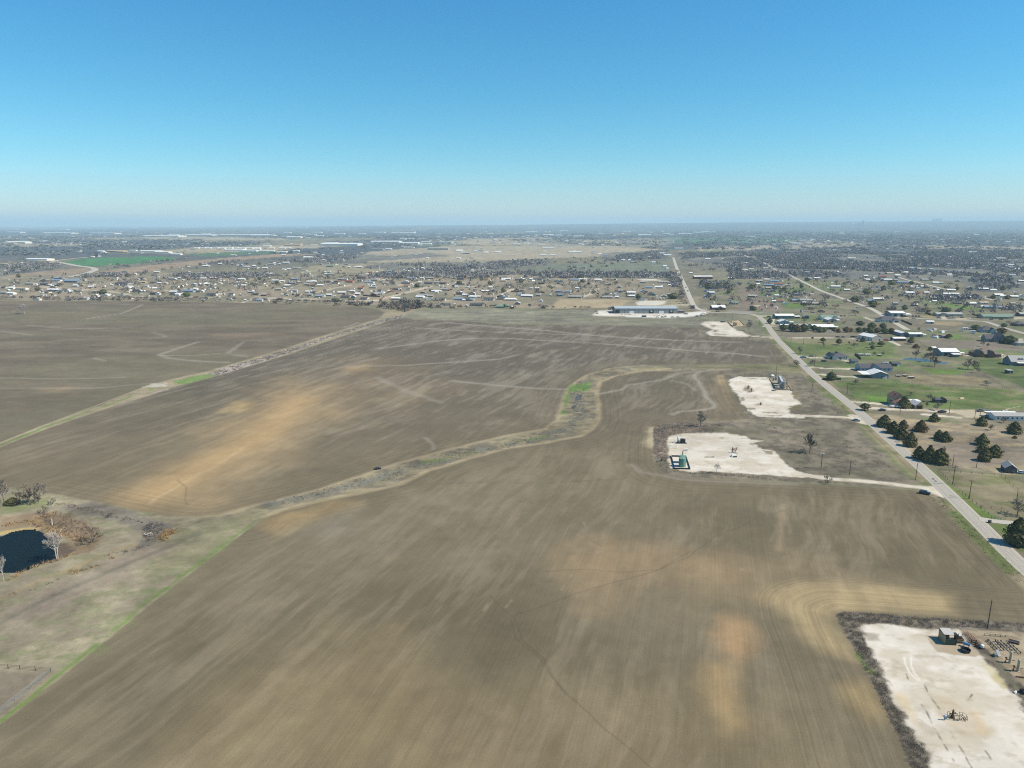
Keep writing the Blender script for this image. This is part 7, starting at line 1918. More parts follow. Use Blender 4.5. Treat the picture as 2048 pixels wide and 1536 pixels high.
R_ = -HEAD
vehicle((1849, 988), 'suv', 'navy', -.55, 'dark blue suv parked on the verge where the tank pad track meets the road')
vehicle((1712.5, 842), 'car', 'silver', -.45, 'silver car parked at the road end of the catwalk pad track')
vehicle(q(f5, 655, 611), 'pickup', 'black', .35, 'small black utility truck stopped at the edge of the grassy waterway').scale = (.62, .62, .62)
for a in ((n1, 655, 803, 'pickup', 'blue', .1, 'blue and white pickup at the mouth of the new white house drive'), (n1, 970, 858, 'suv', 'black', .2, 'dark suv on the grass below the new white house drive'), (n1, 775, 785, 'car', 'grey', .1, 'grey car in the bushes by the new white house drive'),
          (n1, 1490, 998, 'suv', 'black', .0, 'black suv at the end of the long pale blue house'), (n1, 135, 184, 'pickup', 'black', .0, 'dark pickup on the drive nearest the road bend'), (n1, 1178, 490, 'car', 'black', .1, 'first dark car on the gravel before the pale metal barn'),
          (n1, 1262, 490, 'car', 'grey', .1, 'grey car alone between the dark cars before the pale metal barn'), (n1, 1405, 490, 'suv', 'black', .1, 'dark suv third along the gravel before the pale metal barn'), (n1, 1447, 490, 'car', 'navy', .1, 'navy car next to the dark suv before the pale metal barn'),
          (n1, 1475, 546, 'car', 'black', 1.0, 'dark car parked beside the pointed cedar by the metal barn'), (n1, 1918, 540, 'pickup', 'red', .2, 'red truck at the corner of the pale metal barn'), (n1, 1900, 886, 'pickup', 'white', .1, 'white pickup on grass behind the long pale blue house'),
          (n1, 1070, 412, 'car', 'white', .0, 'white car under the hedge by the long barn'), (n1, 1040, 290, 'car', 'red', .0, 'red car in front of the pale barn with the lean-to'), (n1, 2040, 545, 'pickup', 'white', .2, 'white pickup on the gravel behind the pale metal barn'),
          (n3, 672, 392, 'pickup', 'white', .1, 'white pickup on the gravel by the brown roofed farmhouse'), (n3, 1183, 450, 'pickup', 'black', .2, 'dark pickup under the pale leafless tree on the gravel lane'), (n3, 1592, 438, 'pickup', 'grey', .2, 'grey pickup nearest the lane end by the mobile home'),
          (n3, 1675, 448, 'suv', 'black', .2, 'black suv beside the grey pickup by the mobile home'), (n3, 1832, 450, 'car', 'white', .1, 'white car behind the long pale mobile home'), (n3, 1655, 500, 'car', 'grey', .2, 'grey car on the gravel in front of the mobile home end'), (n3, 550, 430, 'car', 'black', .1, 'dark car at the gate on the gravel lane'),
          (n2, 366, 132, 'car', 'silver', .0, 'silver car on the court road by the metal shop'), (n2, 745, 118, 'pickup', 'grey', .4, 'grey pickup at the near end of the low house cars'), (n2, 880, 106, 'suv', 'black', .3, 'black suv under the eaves of the low house'),
          (n2, 985, 112, 'pickup', 'silver', .3, 'silver pickup in the middle of the low house cars'), (n2, 1100, 120, 'suv', 'black', .3, 'dark suv last but one of the low house cars'), (n2, 1208, 138, 'car', 'white', .2, 'white car at the far end of the low house cars'), (n2, 1545, 148, 'car', 'black', .1, 'black car before the ranch house porch'), (n2, 1700, 150, 'car', 'black', .1, 'black car at the middle of the ranch house porch'),
          (n8, 1995, 630, 'car', 'white', -.4, 'white car beside the tin roofed cabin'), (n4, 812, 480, 'pickup', 'black', .05, 'black pickup parked on the tan tank pad'), (zG, 222, 780, 'pickup', 'black', .0, 'long black truck in front of the brick hall')):
    vehicle(q(a[0], a[1], a[2]), *a[3:])
for a in ((1060, 748, 'car', 'white', .1, 'white car at the near edge of the warehouse yard next to the blue container'), (1140, 748, 'car', 'black', .1, 'black car near the middle edge of the warehouse yard'), (1185, 746, 'car', 'silver', .1, 'silver car beside the black one at the edge of the warehouse yard'),
          (1300, 748, 'car', 'silver', .1, 'silver car standing alone at the edge of the warehouse yard'), (1385, 746, 'car', 'white', .1, 'white car toward the exit end of the warehouse yard'), (1685, 732, 'car', 'black', .15, 'black car in the row by the warehouse yard exit'), (1752, 718, 'car', 'grey', .15, 'grey car in the row by the warehouse yard exit'),
          (1782, 692, 'pickup', 'white', .15, 'white pickup at the warehouse yard exit by the junction'), (1515, 698, 'pickup', 'blue', .0, 'blue and white truck beside the rusty lean-to'), (100, 655, 'car', 'black', .0, 'dark car at the far corner of the warehouse yard'), (115, 686, 'car', 'grey', .6, 'grey car near the far corner of the warehouse yard'),
          (325, 672, 'pickup', 'red', .0, 'red truck under the tree at the warehouse end'), (372, 670, 'car', 'navy', .0, 'navy car against the warehouse end')):
    vehicle(q(zF, a[0], a[1]), *a[2:])
for a in ((1510, 278, 'grey', 'dark car driving furthest out on the straight village road'), (1540, 334, 'black', 'dark car driving mid way along the straight village road'), (1605, 574, 'black', 'dark car driving in one lane near the village road junction'), (1640, 574, 'navy', 'navy car driving in the other lane near the village road junction')):
    vehicle(q(zF, a[0], a[1]), 'suv', a[2], math.pi / 2 + .1, a[3], None, 'moving_car')
vehicle(q(zA, 1440, 320), 'pickup', 'black', 1.0, 'dark truck on the bend of the curving highway', None, 'moving_car')


def trailer(zf, s, xl, xr, yb, lab, col, h_=2.6, d_=2.6, nm='camper_trailer', cat='trailer', rz=-.05):
    t, w_ = site(zf, s, xl, xr, yb, nm, lab, cat, None, rz)
    m = MB(); m.box((0, d_ / 2, .55 + h_ / 2), (w_, d_, h_), 0, 0, .94); m.build('body', col, t)
    m = MB(); m.box((0, d_ / 2, .62 + h_), (w_ * .9, d_ * .85, .16)); m.build('roof', WHITE, t)
    for k in (-.18, .18):
        m = MB(); m.box((w_ * k, -.0, .6 + h_ * .6), (w_ * .2, .06, h_ * .3)); m.build('window', GLASS, t)
        o = inst('wheel', WHEEL, t, (w_ * k * .5, .1, .34))
    return t


trailer(n2, 7.64, 1232, 1304, 360, 'white camper trailer with rounded ends on the pasture grass', CARM['white'], rz=-.3)
trailer(n2, 7.64, 1110, 1200, 302, 'long white trailer beside a wide dark evergreen', CARM['white'], 1.8)
trailer(n1, 7.585, 726, 782, 318, 'tan camper parked between the mobile home and the long barn', CARM['tan'])
trailer(n1, 7.585, 1495, 1580, 772, 'first low flat trailer of three on the tan yard', GREYM, 1.0)
trailer(n1, 7.585, 1600, 1690, 772, 'second low flat trailer of three on the tan yard', WHITE, 1.0)
trailer(n1, 7.585, 1785, 1846, 778, 'last low dark trailer of three on the tan yard', DARKM, 1.0)
trailer(n3, 5.278, 655, 760, 400, 'long white flatbed trailer behind the white pickup at the farmhouse', WHITE, .7)
for i, (x, y, w_) in enumerate(((130, 1025, 75), (235, 1022, 70), (330, 1050, 95))):
    trailer(n2, 7.64, x - w_ / 2, x + w_ / 2, y, ('rusty farm implement nearest the carport barn', 'rusty farm implement in the middle of the row past the carport barn', 'long dark farm implement furthest past the carport barn')[i], mat('rusty iron', A(104, 74, 60), .9, .2), .8, 1.6, 'farm_implement', 'implement')
for i, x in enumerate((350, 395, 440)):
    t = thing('round_bale', ('dark round bale nearest the metal shop on the court road', 'dark round bale in the middle of three by the court road', 'dark round bale furthest from the metal shop on the court road')[i], 'bale', (*gp(n2, x, 102)[:2], 0))
    m = MB(); m.tube((-.8, 0, .9), (.8, 0, .9), .9, .9, 14); m.build('straw_roll', mat('dark bale', A(84, 70, 58), .95, .2), t)
t, w_ = site(zF, 7.877, 818, 888, 742, 'skip_container', 'blue open top container at the edge of the warehouse yard', 'container')
m = MB(); m.box((0, 1.3, .08), (w_, 2.4, .15))
for s in (-1, 1): m.box((s * (w_ / 2 - .05), 1.3, 1.0), (.1, 2.4, 2.0)); m.box((0, 1.3 + s * 1.2, 1.0), (w_, .1, 2.0))
m.build('shell', mat('blue container', A(66, 86, 130), .6, .1), t); m = MB(); m.box((0, .02, 1.9), (w_, .16, .16)); m.build('rim', DARKM, t)
YJ = mat('pallet timber', A(166, 142, 112), .9, .2)
for i, (x, y, w_) in enumerate(((500, 705, 30), (560, 703, 30), (610, 704, 40), (640, 703, 20), (1010, 716, 30), (1050, 712, 30), (1090, 718, 30), (1150, 710, 40), (1190, 716, 20), (475, 735, 40), (530, 735, 40))):
    x_, y_ = G(*q(zF, x, y)); m = MB()
    for k in range(5): m.box((0, -.8 + .4 * k, .5), (w_ / 7.877 / 1.45, .25, .12))
    for k in (-.4, 0, .4): m.box((k * w_ / 7.877 / 1.45, 0, .25), (.15, 2, .5))
    tag(m.build('timber_pallet', YJ, None, (x_, y_, 0)), 'stacked timber pallet on the white yard before the warehouse doors', 'pallet', 'timber pallets on the warehouse yard')


# ---- fences
def fence(name, pts, h_, lab, step=3.0, mtl=None, rails=2, solid=False):
    P = [Vector((*G(*p), 0)) for p in pts]
    t = thing(name, lab, 'fence', P[0])
    o = P[0]
    rl = MB()
    ps = []
    for a, b in zip(P[:-1], P[1:]):
        n_ = max(1, int((b - a).length / step))
        for k in range(n_): ps.append(a + (b - a) * k / n_)
        if solid:
            d = (b - a); rl.box(((a + b) / 2 - o) + Vector((0, 0, h_ / 2)), (d.length, .06, h_), math.atan2(d.y, d.x))
        else:
            for r in range(rails): rl.tube(a - o + Vector((0, 0, h_ * (r + 1) / (rails + .1))), b - o + Vector((0, 0, h_ * (r + 1) / (rails + .1))), .028, .028, 4)
    ps.append(P[-1])
    rl.build('boards' if solid else 'wire', mtl or WOOD, t)
    if len(ps) <= 100:
        pm = MB(); pm.box((0, 0, h_ / 2 + .05), (.11, .11, h_ + .1)); me_ = pm.mesh('post', mtl or WOOD)
        for p_ in ps: inst('post', me_, t, p_ - o)
    return t


fence('wire_fence', n8((1180, 610), (1330, 760), (1470, 880), (1590, 970)), 1.2, 'dark wire fence between the paddock and the road verge', 3)
fence('wire_fence', n8((1590, 970), (1800, 990), (1960, 1000), (2150, 1012)), 1.2, 'wire fence across the paddock below the broad leafless tree', 4)
fence('wire_fence', n8((1600, 975), (1700, 1075)), 1.2, 'short run of wire fence from the paddock corner to the driveway', 3)
fence('pipe_gate', n8((1725, 1085), (1790, 1092), (1835, 1095)), 1.3, 'pipe gate and rails at the driveway by the big dark cedar', 2, GREYM, 3)
fence('wire_fence', n8((1180, 605), (1500, 632), (1840, 660)), 1.1, 'wire fence along the top of the paddock to the tin cabin', 4)
fence('wire_fence', n8((1800, 650), (1920, 760), (2000, 830), (2100, 900)), 1.1, 'wire fence down the far side of the paddock', 4)
fence('wire_fence', n3((180, 260), (280, 330), (330, 345)), 1.2, 'fence from the lawn pole to the farmhouse lane', 3)
fence('pipe_fence', n3((185, 245), (450, 262), (690, 272)), 1.2, 'pale pipe fence between the lawn and the brown roofed farmhouse', 4, GREYM, 3)
fence('wire_fence', n3((700, 150), (1200, 170), (1500, 185), (1900, 195)), 1.2, 'wire fence with thin posts across the green pasture', 5)
fence('wire_fence', n2((1330, 910), (1500, 1040), (1700, 1150), (1900, 1290)), 1.3, 'fence line running down the pasture from the leafless grove', 4)
fence('wire_fence', n2((340, 450), (430, 490), (530, 545), (600, 580)), 1.2, 'dark fence from the red shed to the small dark red shed', 3)
fence('board_fence', n2((170, 165), (250, 195), (335, 232)), 1.8, 'dark board fence running downhill from the hip roofed house', 2.5, mat('dark boards', A(74, 64, 58), .9, .15), 2, True)
fence('board_fence', n2((1255, 65), (1340, 95), (1430, 122)), 1.8, 'dark board fence next to the green grey ranch house', 2.5, mat('dark boards', A(74, 64, 58)), 2, True)
fence('board_fence', n1((1440, 755), (1490, 790), (1530, 828)), 1.7, 'dark board fence at the corner of the new white house yard', 2.5, mat('dark boards', A(74, 64, 58)), 2, True)
fence('board_fence', n1((945, 1132), (1090, 1134), (1225, 1136)), 1.5, 'grey board fence behind the dark round evergreen by the road', 2.5, mat('dark boards', A(74, 64, 58)), 2, True)
fence('wire_fence', n1((300, 520), (480, 640), (560, 715)), 1.2, 'roadside fence around the green below the gravel lane', 4)
fence('wire_fence', [(-30, 1334), (40, 1339), (102, 1344)], 1.2, 'dark wire fence on the grass at the frame edge below the pond', 3.5, DARKM, 3)
fence('wire_fence', [(102, 1344), (60, 1378), (0, 1424)], 1.2, 'wire fence running down beside the field edge at the frame edge', 3.5, GREYM, 3)
fence('board_fence', zH((800, 800), (850, 815), (880, 828)), 2, 'dark board fence uphill of the long low house', 3, mat('dark boards', A(74, 64, 58)), 2, True)
fence('board_fence', zE((170, 500), (280, 505), (300, 508)), 2, 'dark board fence behind the blue house in the settlement', 4, mat('dark boards', A(74, 64, 58)), 2, True)
fence('board_fence', zE((540, 512), (620, 512), (700, 518)), 2, 'dark board fence in the middle of the settlement behind the dry meadow', 4, mat('dark boards', A(74, 64, 58)), 2, True)
fence('board_fence', zC((1780, 720), (1900, 735), (2048, 740)), 2, 'long dark board fence beside the red dirt corner', 5, mat('dark boards', A(74, 64, 58)), 2, True)

# ---- small pieces around houses
m = MB(); m.box((0, 0, .5), (1.1, .8, 1.0), .3, 0, .9); m.box((0, 0, 1.05), (1.2, .9, .12), .3)
tag(m.build('mail_box', DARKM, None, gp(n8, 1680, 1118)), 'dark letter box stand beside the driveway by the big cedar', 'letter box')
m = MB(); m.lathe([(1.5, 0), (1.7, .6), (1.3, 1.1), (.5, 1.5), (.1, 1.6)], 12)
tag(m.build('white_dome', WHITE, None, gp(n5, 1068, 130)), 'small white dome tank behind the catwalk tanks', 'tank')
m = MB(); m.box((0, 0, .3), (3.4, 1.6, .6), .3, 0, .8); m.box((1.3, .3, .5), (1.4, .8, .5), .7)
tag(m.build('tarp_heap', mat('tan canvas', A(226, 208, 176), .9, .1), None, gp(n3, 1385, 302)), 'cream tarp heap lying on the green pasture', 'tarp')
m = MB()
for k in range(9): m.tube((random.uniform(-2, 2), random.uniform(-1, 1), .2 + .1 * k), (random.uniform(-2, 2), random.uniform(-1, 1), .2 + .15 * k), .14, .1, 6)
tag(m.build('dead_branches', mat('bleached wood', A(190, 180, 168), .9, .1), None, gp(pl, 1450, 690)), 'bleached heap of dead branches beside the straw pile', 'branch heap')
m = MB(); m.tube((0, 0, 0), (.1, 0, 2.6), .3, .2, 8); m.tube((.05, 0, 1.5), (.5, .1, 2.2), .1, .06, 6)
tag(m.build('dead_tree', WHITEBARK, None, gp(pl, 508, 582)), 'white dead trunk standing among the pond reeds', 'dead tree')

# ------------------------------------------------------------------ tank pad in the middle
GREENT = mat('green tank paint', A(112, 156, 134), .5, .06, .8, spec=.4)
BLACKM = mat('black machinery', A(48, 48, 50), .6, .15)
TANM = mat('tan tank paint', A(190, 178, 150), .6, .08)
REDM = mat('red oxide', A(150, 74, 62), .7, .1)
REDP = mat('faded red rail', A(196, 130, 110), .8, .08)
BLUEM = mat('blue drum', A(74, 130, 180), .5, .06, spec=.4)
GREEND = mat('dark green panel', A(58, 76, 64), .6, .08)


def tank(zf, s, x, yb, w_px, top, mtl, lab, hmax=9, group=None):
    p = q(zf, x, yb); X_, Y_ = G(*p)
    r_ = w_px / s / pxm(Y_) / 2
    h_ = min(rise((p[0], p[1]), q(zf, x, top)[1]), hmax)
    t = thing('storage_tank', lab, 'tank', (X_, Y_ + r_ * .9, 0), 0, group)
    m = MB(); m.lathe([(r_, 0), (r_, h_ * .33), (r_ * 1.012, h_ * .335), (r_, h_ * .345), (r_, h_ * .66), (r_ * 1.012, h_ * .665), (r_, h_ * .675), (r_, h_), (r_ * 1.02, h_ + .02), (r_ * 1.02, h_ + .1)], 28); m.build('shell', mtl, t)
    m = MB(); m.lathe([(r_ * 1.0, h_ + .08), (r_ * .5, h_ + .24), (.25, h_ + .34), (.22, h_ + .5)], 28); m.build('top', mtl, t)
    m = MB(); m.box((0, -r_ - .03, .7), (.6, .12, .7)); m.build('hatch', mtl, t)
    m = MB()
    for sx in (-.2, .2): m.tube((r_ * .72 + sx, -r_ * .72, 0), (r_ * .72 + sx, -r_ * .72, h_), .04, .04, 5)
    for k in range(int(h_ / .4)): m.tube((r_ * .72 - .2, -r_ * .72, .3 + .4 * k), (r_ * .72 + .2, -r_ * .72, .3 + .4 * k), .03, .03, 4)
    m.build('ladder', mtl, t)
    return t, r_, h_


T1, r_, h_ = tank(n6, 10.24, 672, 868, 142, 700, GREENT, 'green storage tank nearer the viewer inside the dark walled frame')
T2, _, _ = tank(n6, 10.24, 668, 790, 134, 652, GREENT, 'green storage tank half hidden behind the other in the dark walled frame')


def wall_ring(name, corners, h_, th, mtl, lab, cat='wall', floor=None):
    P = [Vector((*G(*c), 0)) for c in corners]
    o = sum(P, Vector()) / len(P)
    t = thing(name, lab, cat, o)
    for a, b in zip(P, P[1:] + P[:1]):
        d = b - a
        m = MB(); m.box((a + b) / 2 - o + Vector((0, 0, h_ / 2)), (d.length + th, th, h_), math.atan2(d.y, d.x)); m.build('wall_panel', mtl, t)
    if floor:
        m = MB(); m.poly([tuple((p - o) * .97)[:2] for p in P], .02, .08); m.build('floor', floor, t)
    return t


wall_ring('containment_wall', n6((440, 650), (735, 655), (822, 912), (500, 905)), .85, .14, BLACKM, 'dark steel containment wall around the green tanks', 'wall', mat('pale liner', A(214, 206, 192), .9, .06))
m = MB(); m.tube((0, 0, 0), (0, 0, 2.8), .28, .2, 10); m.box((0, 0, .1), (1, 1, .2)); tag(m.build('vent_stack', BLACKM, None, gp(n6, 668, 632)), 'short dark vent stack behind the green tanks', 'pipe')
t = thing('separator_unit', 'black skid mounted separator with a white vessel on the tank pad', 'machine', gp(n6, 640, 384))
m = MB(); m.box((.9, 1.2, 1.3), (2.2, 1.8, 2.4)); m.build('housing', BLACKM, t)
m = MB(); m.box((0, 1.2, .12), (6.2, 2.2, .24)); m.build('skid', DARKM, t)
m = MB(); m.lathe([(.55, .3), (.6, .5), (.6, 3.0), (.4, 3.4), (.1, 3.55)], 14, (-1.4, 2.0, 0)); m.build('vessel', WHITE, t)
m = MB(); m.tube((-1.2, .8, .7), (-1.2, .8, 2.0), .4, .4, 12); m.tube((-2.4, .9, .5), (-.3, .9, 1.0), .16, .16, 8); m.build('scrubber', GREYM, t)
for a, b in (((-3.0, .5, .1), (-4.6, 1.4, .9)), ((-2.8, 1.6, .3), (-4.9, 2.8, 1.4)), ((-4.6, 1.4, .9), (-4.9, 2.8, 1.4))):
    m = MB(); m.tube(a, b, .12, .12, 8); m.build('pipe', WHITE, t)
m = MB(); m.tube((2.4, 1.2, 0), (2.4, 1.2, 2.4), .3, .24, 10); m.build('exhaust', GREYM, t)
t = thing('pipe_manifold', 'low white pipe loop on legs between the separator and the tanks', 'pipes', gp(n6, 480, 480))
loop = [gp(n6, a, b, .7) - gp(n6, 480, 480) for a, b in ((400, 440), (420, 470), (480, 490), (555, 490), (560, 450), (500, 425), (420, 430))]
m = MB()
for a, b in zip(loop, loop[1:]): m.tube(a, b, .11, .11, 8)
m.build('pipe', WHITE, t)
for p_ in loop[::2]:
    m = MB(); m.tube((p_.x, p_.y, 0), p_, .08, .08, 6); m.build('leg', GREYM, t)


def wellhead(loc, lab, s=1.0, rz=0.0, base=GREYM, top=REDM):
    t = thing('wellhead', lab, 'wellhead', loc, rz); t.scale = (s, s, s)
    m = MB(); m.lathe([(.55, 0), (.55, .25), (.32, .28), (.32, .55), (.5, .58), (.5, .72), (.28, .75), (.28, 1.1)], 14); m.build('casing_head', base, t)
    m = MB(); m.box((0, 0, 1.35), (.46, .46, .5)); m.box((0, 0, 1.95), (.42, .42, .45)); m.lathe([(.12, 2.15), (.2, 2.3), (.2, 2.55), (.08, 2.7)], 10); m.build('valve_block', top, t)
    m = MB(); m.tube((-.75, 0, 1.35), (.75, 0, 1.35), .12, .12, 8); m.tube((0, -.6, 1.95), (0, .6, 1.95), .1, .1, 8); m.build('cross_pipe', top, t)
    for x_, z_ in ((-.85, 1.35), (.85, 1.35)):
        m = MB(); m.tube((x_ - .03, 0, z_), (x_ + .03, 0, z_), .28, .28, 12); m.build('hand_wheel', base, t)
    return t


wellhead(gp(n6, 1690, 560), 'red topped wellhead on the open part of the tank pad', 1.1, .2)
m = MB(); m.box((0, 0, .5), (3.4, 1.6, 1.0), .2, 0, .7); m.box((-.2, .1, 1.0), (1.6, .8, .4), .2)
o = tag(m.build('pump_unit', WHITE, None, gp(n6, 1715, 650)), 'small white and black pump unit next to the red wellhead', 'pump'); mm = MB(); mm.box((.3, -.6, .3), (2.2, .9, .6), .2); mm.build('motor', BLACKM, o)
t = thing('flow_line', 'rusty flow line and valves running from the red wellhead', 'pipes', gp(n6, 1750, 560))
m = MB(); pts = [gp(n6, a, b, .5) - gp(n6, 1750, 560) for a, b in ((1700, 545), (1740, 490), (1790, 480), (1760, 540), (1730, 575), (1800, 600))]
for a, b in zip(pts, pts[1:]): m.tube(a, b, .14, .14, 8)
m.build('pipe', mat('rusty iron', A(104, 74, 60)), t)
m = MB(); m.box((0, 0, .5), (1.6, .8, 1.0), 0, 0, .9); m.box((0, -.1, 1.05), (1.7, .9, .1))
tag(m.build('meter_box', WHITE, None, gp(n6, 745, 528)), 'small white meter box on the tank pad beside the green tanks', 'box')
for (x, y), lab in (((225, 745), 'dark meter run in the brown weeds at the end of the tank pad'), ((400, 680), 'dark valve set against the tank containment wall')):
    t = thing('meter_run', lab, 'valves', gp(n6, x, y)); m = MB(); m.tube((-1.4, 0, .6), (1.4, 0, .6), .14, .14, 8); m.tube((0, 0, 0), (0, 0, 1.5), .12, .12, 8); m.build('pipe', GREYM, t); m = MB(); m.box((.3, 0, .9), (.7, .6, .8)); m.build('valve', BLACKM, t)

# ------------------------------------------------------------------ pad with the catwalk tanks
GREYT = mat('grey tank paint', A(140, 138, 134), .55, .06, .8, spec=.35)
wall_ring('containment_wall', n5((1015, 180), (1300, 165), (1470, 418), (1150, 400)), .6, .5, mat('tan berm', A(160, 148, 126), .95, .12), 'tan containment wall around the grey catwalk tanks', 'wall', mat('ochre gravel liner', A(166, 152, 126), .9, .08))
for i, (x, yb, lab) in enumerate(((1298, 388, 'grey tank nearest the viewer under the pale blue catwalk'), (1275, 335, 'middle grey tank under the pale blue catwalk'), (1255, 290, 'rear grey tank under the pale blue catwalk'))):
    tk, r_, h_ = tank(n5, 10.24, x, yb, 112, yb - 150, GREYT, lab, 5.2)
    if i == 0: ctop = h_; c0 = tk.location.copy(); rr = r_
c2 = tk.location.copy()
t = thing('catwalk', 'pale blue steel catwalk with stairs over the grey tanks', 'catwalk', (0, 0, 0))
STEELB = mat('pale blue steel', A(222, 224, 222), .6, .05, spec=.3)
d = (c2 - c0); ang = math.atan2(d.y, d.x)
m = MB(); m.box((c0 + c2) / 2 + Vector((-rr * .4, 0, ctop + .55)), (d.length + 2 * rr, 1.3, .14), ang); m.build('deck', STEELB, t)
m = MB()
for sd_ in (-.65, .65):
    nrm = Vector((-math.sin(ang), math.cos(ang), 0)) * sd_
    for z_ in (1.0, 1.6): m.tube(c0 - d.normalized() * rr + nrm + Vector((-rr * .4, 0, ctop + z_)), c2 + d.normalized() * rr + nrm + Vector((-rr * .4, 0, ctop + z_)), .05, .05, 5)
m.build('handrail', STEELB, t)
m = MB(); a = c0 + Vector((-rr * .4, -rr, ctop + .5)); b = c0 + Vector((-rr - 3.4, -rr * .2, 0)); m.tube(a, b, .22, .22, 6); m.tube(a + Vector((0, .9, 0)), b + Vector((0, .9, 0)), .22, .22, 6)
for k in range(12): m.tube(a + (b - a) * (k / 12), a + (b - a) * (k / 12) + Vector((0, .9, 0)), .1, .1, 4)
m.build('stairs', STEELB, t)
for (a, b), lab in ((((1378, 400), (1388, 270)), 'tan vertical pipe post beside the front grey tank'),):
    p = q(n5, *a); h_ = rise(p, q(n5, *b)[1]); m = MB(); m.tube((0, 0, 0), (0, 0, h_), .35, .32, 10); m.box((0, 0, .1), (1.2, 1.2, .2)); tag(m.build('pipe_post', PALEP, None, gp(n5, *a)), lab, 'post')
m = MB(); m.tube((0, 0, 5.0), gp(n5, 1490, 395) - gp(n5, 1385, 400), .2, .2, 8); m.tube((0, 0, .3), gp(n5, 1490, 395) - gp(n5, 1385, 400) + Vector((0, 0, .2)), .14, .14, 8)
tag(m.build('brace_pipe', PALEP, None, gp(n5, 1385, 400)), 'slanting white brace pipe beside the front grey tank', 'pipe')
for i, (x, y, col, hh, ww) in enumerate(((1100, 215, GREYM, 2.6, .8), (1135, 210, GREYM, 3.0, .7), (1165, 205, TANM, 3.6, .5), (1195, 215, TANM, 3.2, .45))):
    m = MB(); m.lathe([(ww, 0), (ww, hh * .9), (ww * .6, hh), (.1, hh * 1.04)], 12); o = tag(m.build('separator_vessel', col, None, gp(n5, x, y)), ('short grey vessel at the head of the catwalk pad', 'taller grey vessel at the head of the catwalk pad', 'tall tan column at the head of the catwalk pad', 'shorter tan column at the head of the catwalk pad')[i], 'vessel')
    m = MB(); m.tube((0, 0, .5), (1.6, .2, .5), .1, .1, 6); m.build('pipe', GREYM, o)
wellhead(gp(n5, 575, 380), 'rusty wellhead on a brown stained patch of the catwalk pad', 1.1, .3, DARKM, mat('rusty iron', A(104, 74, 60)))
wellhead(gp(n5, 640, 440), 'second rusty wellhead at the near side of the brown stained patch', .9, 1.0, DARKM, mat('rusty iron', A(104, 74, 60)))
wellhead(gp(n5, 830, 715), 'low rusty wellhead alone near the middle of the catwalk pad', .8, .6, DARKM, REDM)
m = MB(); m.box((0, 0, .4), (3.2, .7, .8), .5, 0, .8); m.box((-1.4, .3, .3), (.7, 1.6, .6), .5); tag(m.build('concrete_block', mat('weathered concrete', A(120, 114, 104), .9, .15), None, gp(n5, 1120, 425)), 'dark weathered block at the near corner of the tan containment wall', 'block')

# ------------------------------------------------------------------ pad with the tan tank
wall_ring('containment_wall', n4((930, 480), (1180, 440), (1290, 560), (1040, 590)), .8, .4, mat('tan berm', A(160, 148, 126)), 'tan containment wall around the tan tank near the road bend', 'wall', mat('ochre liner', A(188, 164, 128), .9, .08))
tank(n4, 10.78, 1105, 562, 108, 460, TANM, 'round tan storage tank on the pad nearest the road bend', 4.4)
m = MB(); m.tube((0, 0, 0), (0, 0, 4.6), .3, .3, 10); tag(m.build('pipe_post', PALEP, None, gp(n4, 1166, 575)), 'pale upright pipe in front of the tan tank', 'post')
for i, (x, y) in enumerate(((985, 490), (1010, 485))):
    m = MB(); m.lathe([(.6, 0), (.6, 2.6), (.2, 3.0)], 12); o = tag(m.build('separator_vessel', TANM, None, gp(n4, x, y)), ('slim tan vessel at the far end of the tan tank wall', 'second slim tan vessel at the far end of the tan tank wall')[i], 'vessel'); m = MB(); m.box((.8, 0, .4), (1.0, .6, .8)); m.build('valve', DARKM, o)
wellhead(gp(n4, 648, 682), 'white topped wellhead in weeds on the tan tank pad', 1.2, .2, DARKM, WHITE)

# ------------------------------------------------------------------ the near pad: compressor, pipe racks, wellhead
t = thing('compressor_shelter', 'open green sided shelter with a grating roof on the near gravel pad', 'shelter', gp(p2, 730, 632), -.08)
w_ = 185 / 8.982 / pxm(gp(p2, 730, 632).y)
m = MB(); m.box((0, 0, .95), (w_, .08, 1.9)); m.build('front_panel', GREEND, t)
m = MB(); m.box((-w_ / 2, 2.0, 1.25), (.08, 4.0, 2.5)); m.build('side_panel', mat('tan panel', A(168, 148, 120), .7, .08), t)
m = MB(); m.box((0, 4.0, 1.3), (w_, .08, 2.6)); m.build('back_panel', GREEND, t)
m = MB(); m.add([(-w_ / 2, 1.3, 2.5), (w_ / 2, 1.3, 2.5), (w_ / 2, 4.1, 3.0), (-w_ / 2, 4.1, 3.0), (-w_ / 2, 1.3, 2.56), (w_ / 2, 1.3, 2.56), (w_ / 2, 4.1, 3.06), (-w_ / 2, 4.1, 3.06)], [(3, 2, 1, 0), (4, 5, 6, 7), (0, 1, 5, 4), (1, 2, 6, 5), (2, 3, 7, 6), (3, 0, 4, 7)]); m.build('roof', mat('grating roof', A(186, 182, 178), .6, .08), t)
m = MB()
for sx in (-w_ / 2, w_ / 2):
    for yy in (0, 4.0): m.box((sx, yy, 1.4), (.12, .12, 2.8))
m.box((0, 1.3, 2.48), (w_, .12, .12)); m.box((-w_ / 2, 2, 2.6), (.12, 4, .12)); m.box((w_ / 2, 2, 2.6), (.12, 4, .12)); m.build('frame', BLACKM, t)
m = MB(); m.box((-.5, 1.8, .6), (1.2, 1.4, 1.2)); m.box((.6, 2.2, .5), (.7, 1.2, 1.0)); m.build('engine', BLACKM, t)
t = thing('compressor_skid', 'dark engine and compressor skid beside the green sided shelter', 'machine', gp(p2, 905, 600), -.08)
m = MB(); m.box((0, 1.2, .15), (3.0, 2.6, .3)); m.build('skid', DARKM, t)
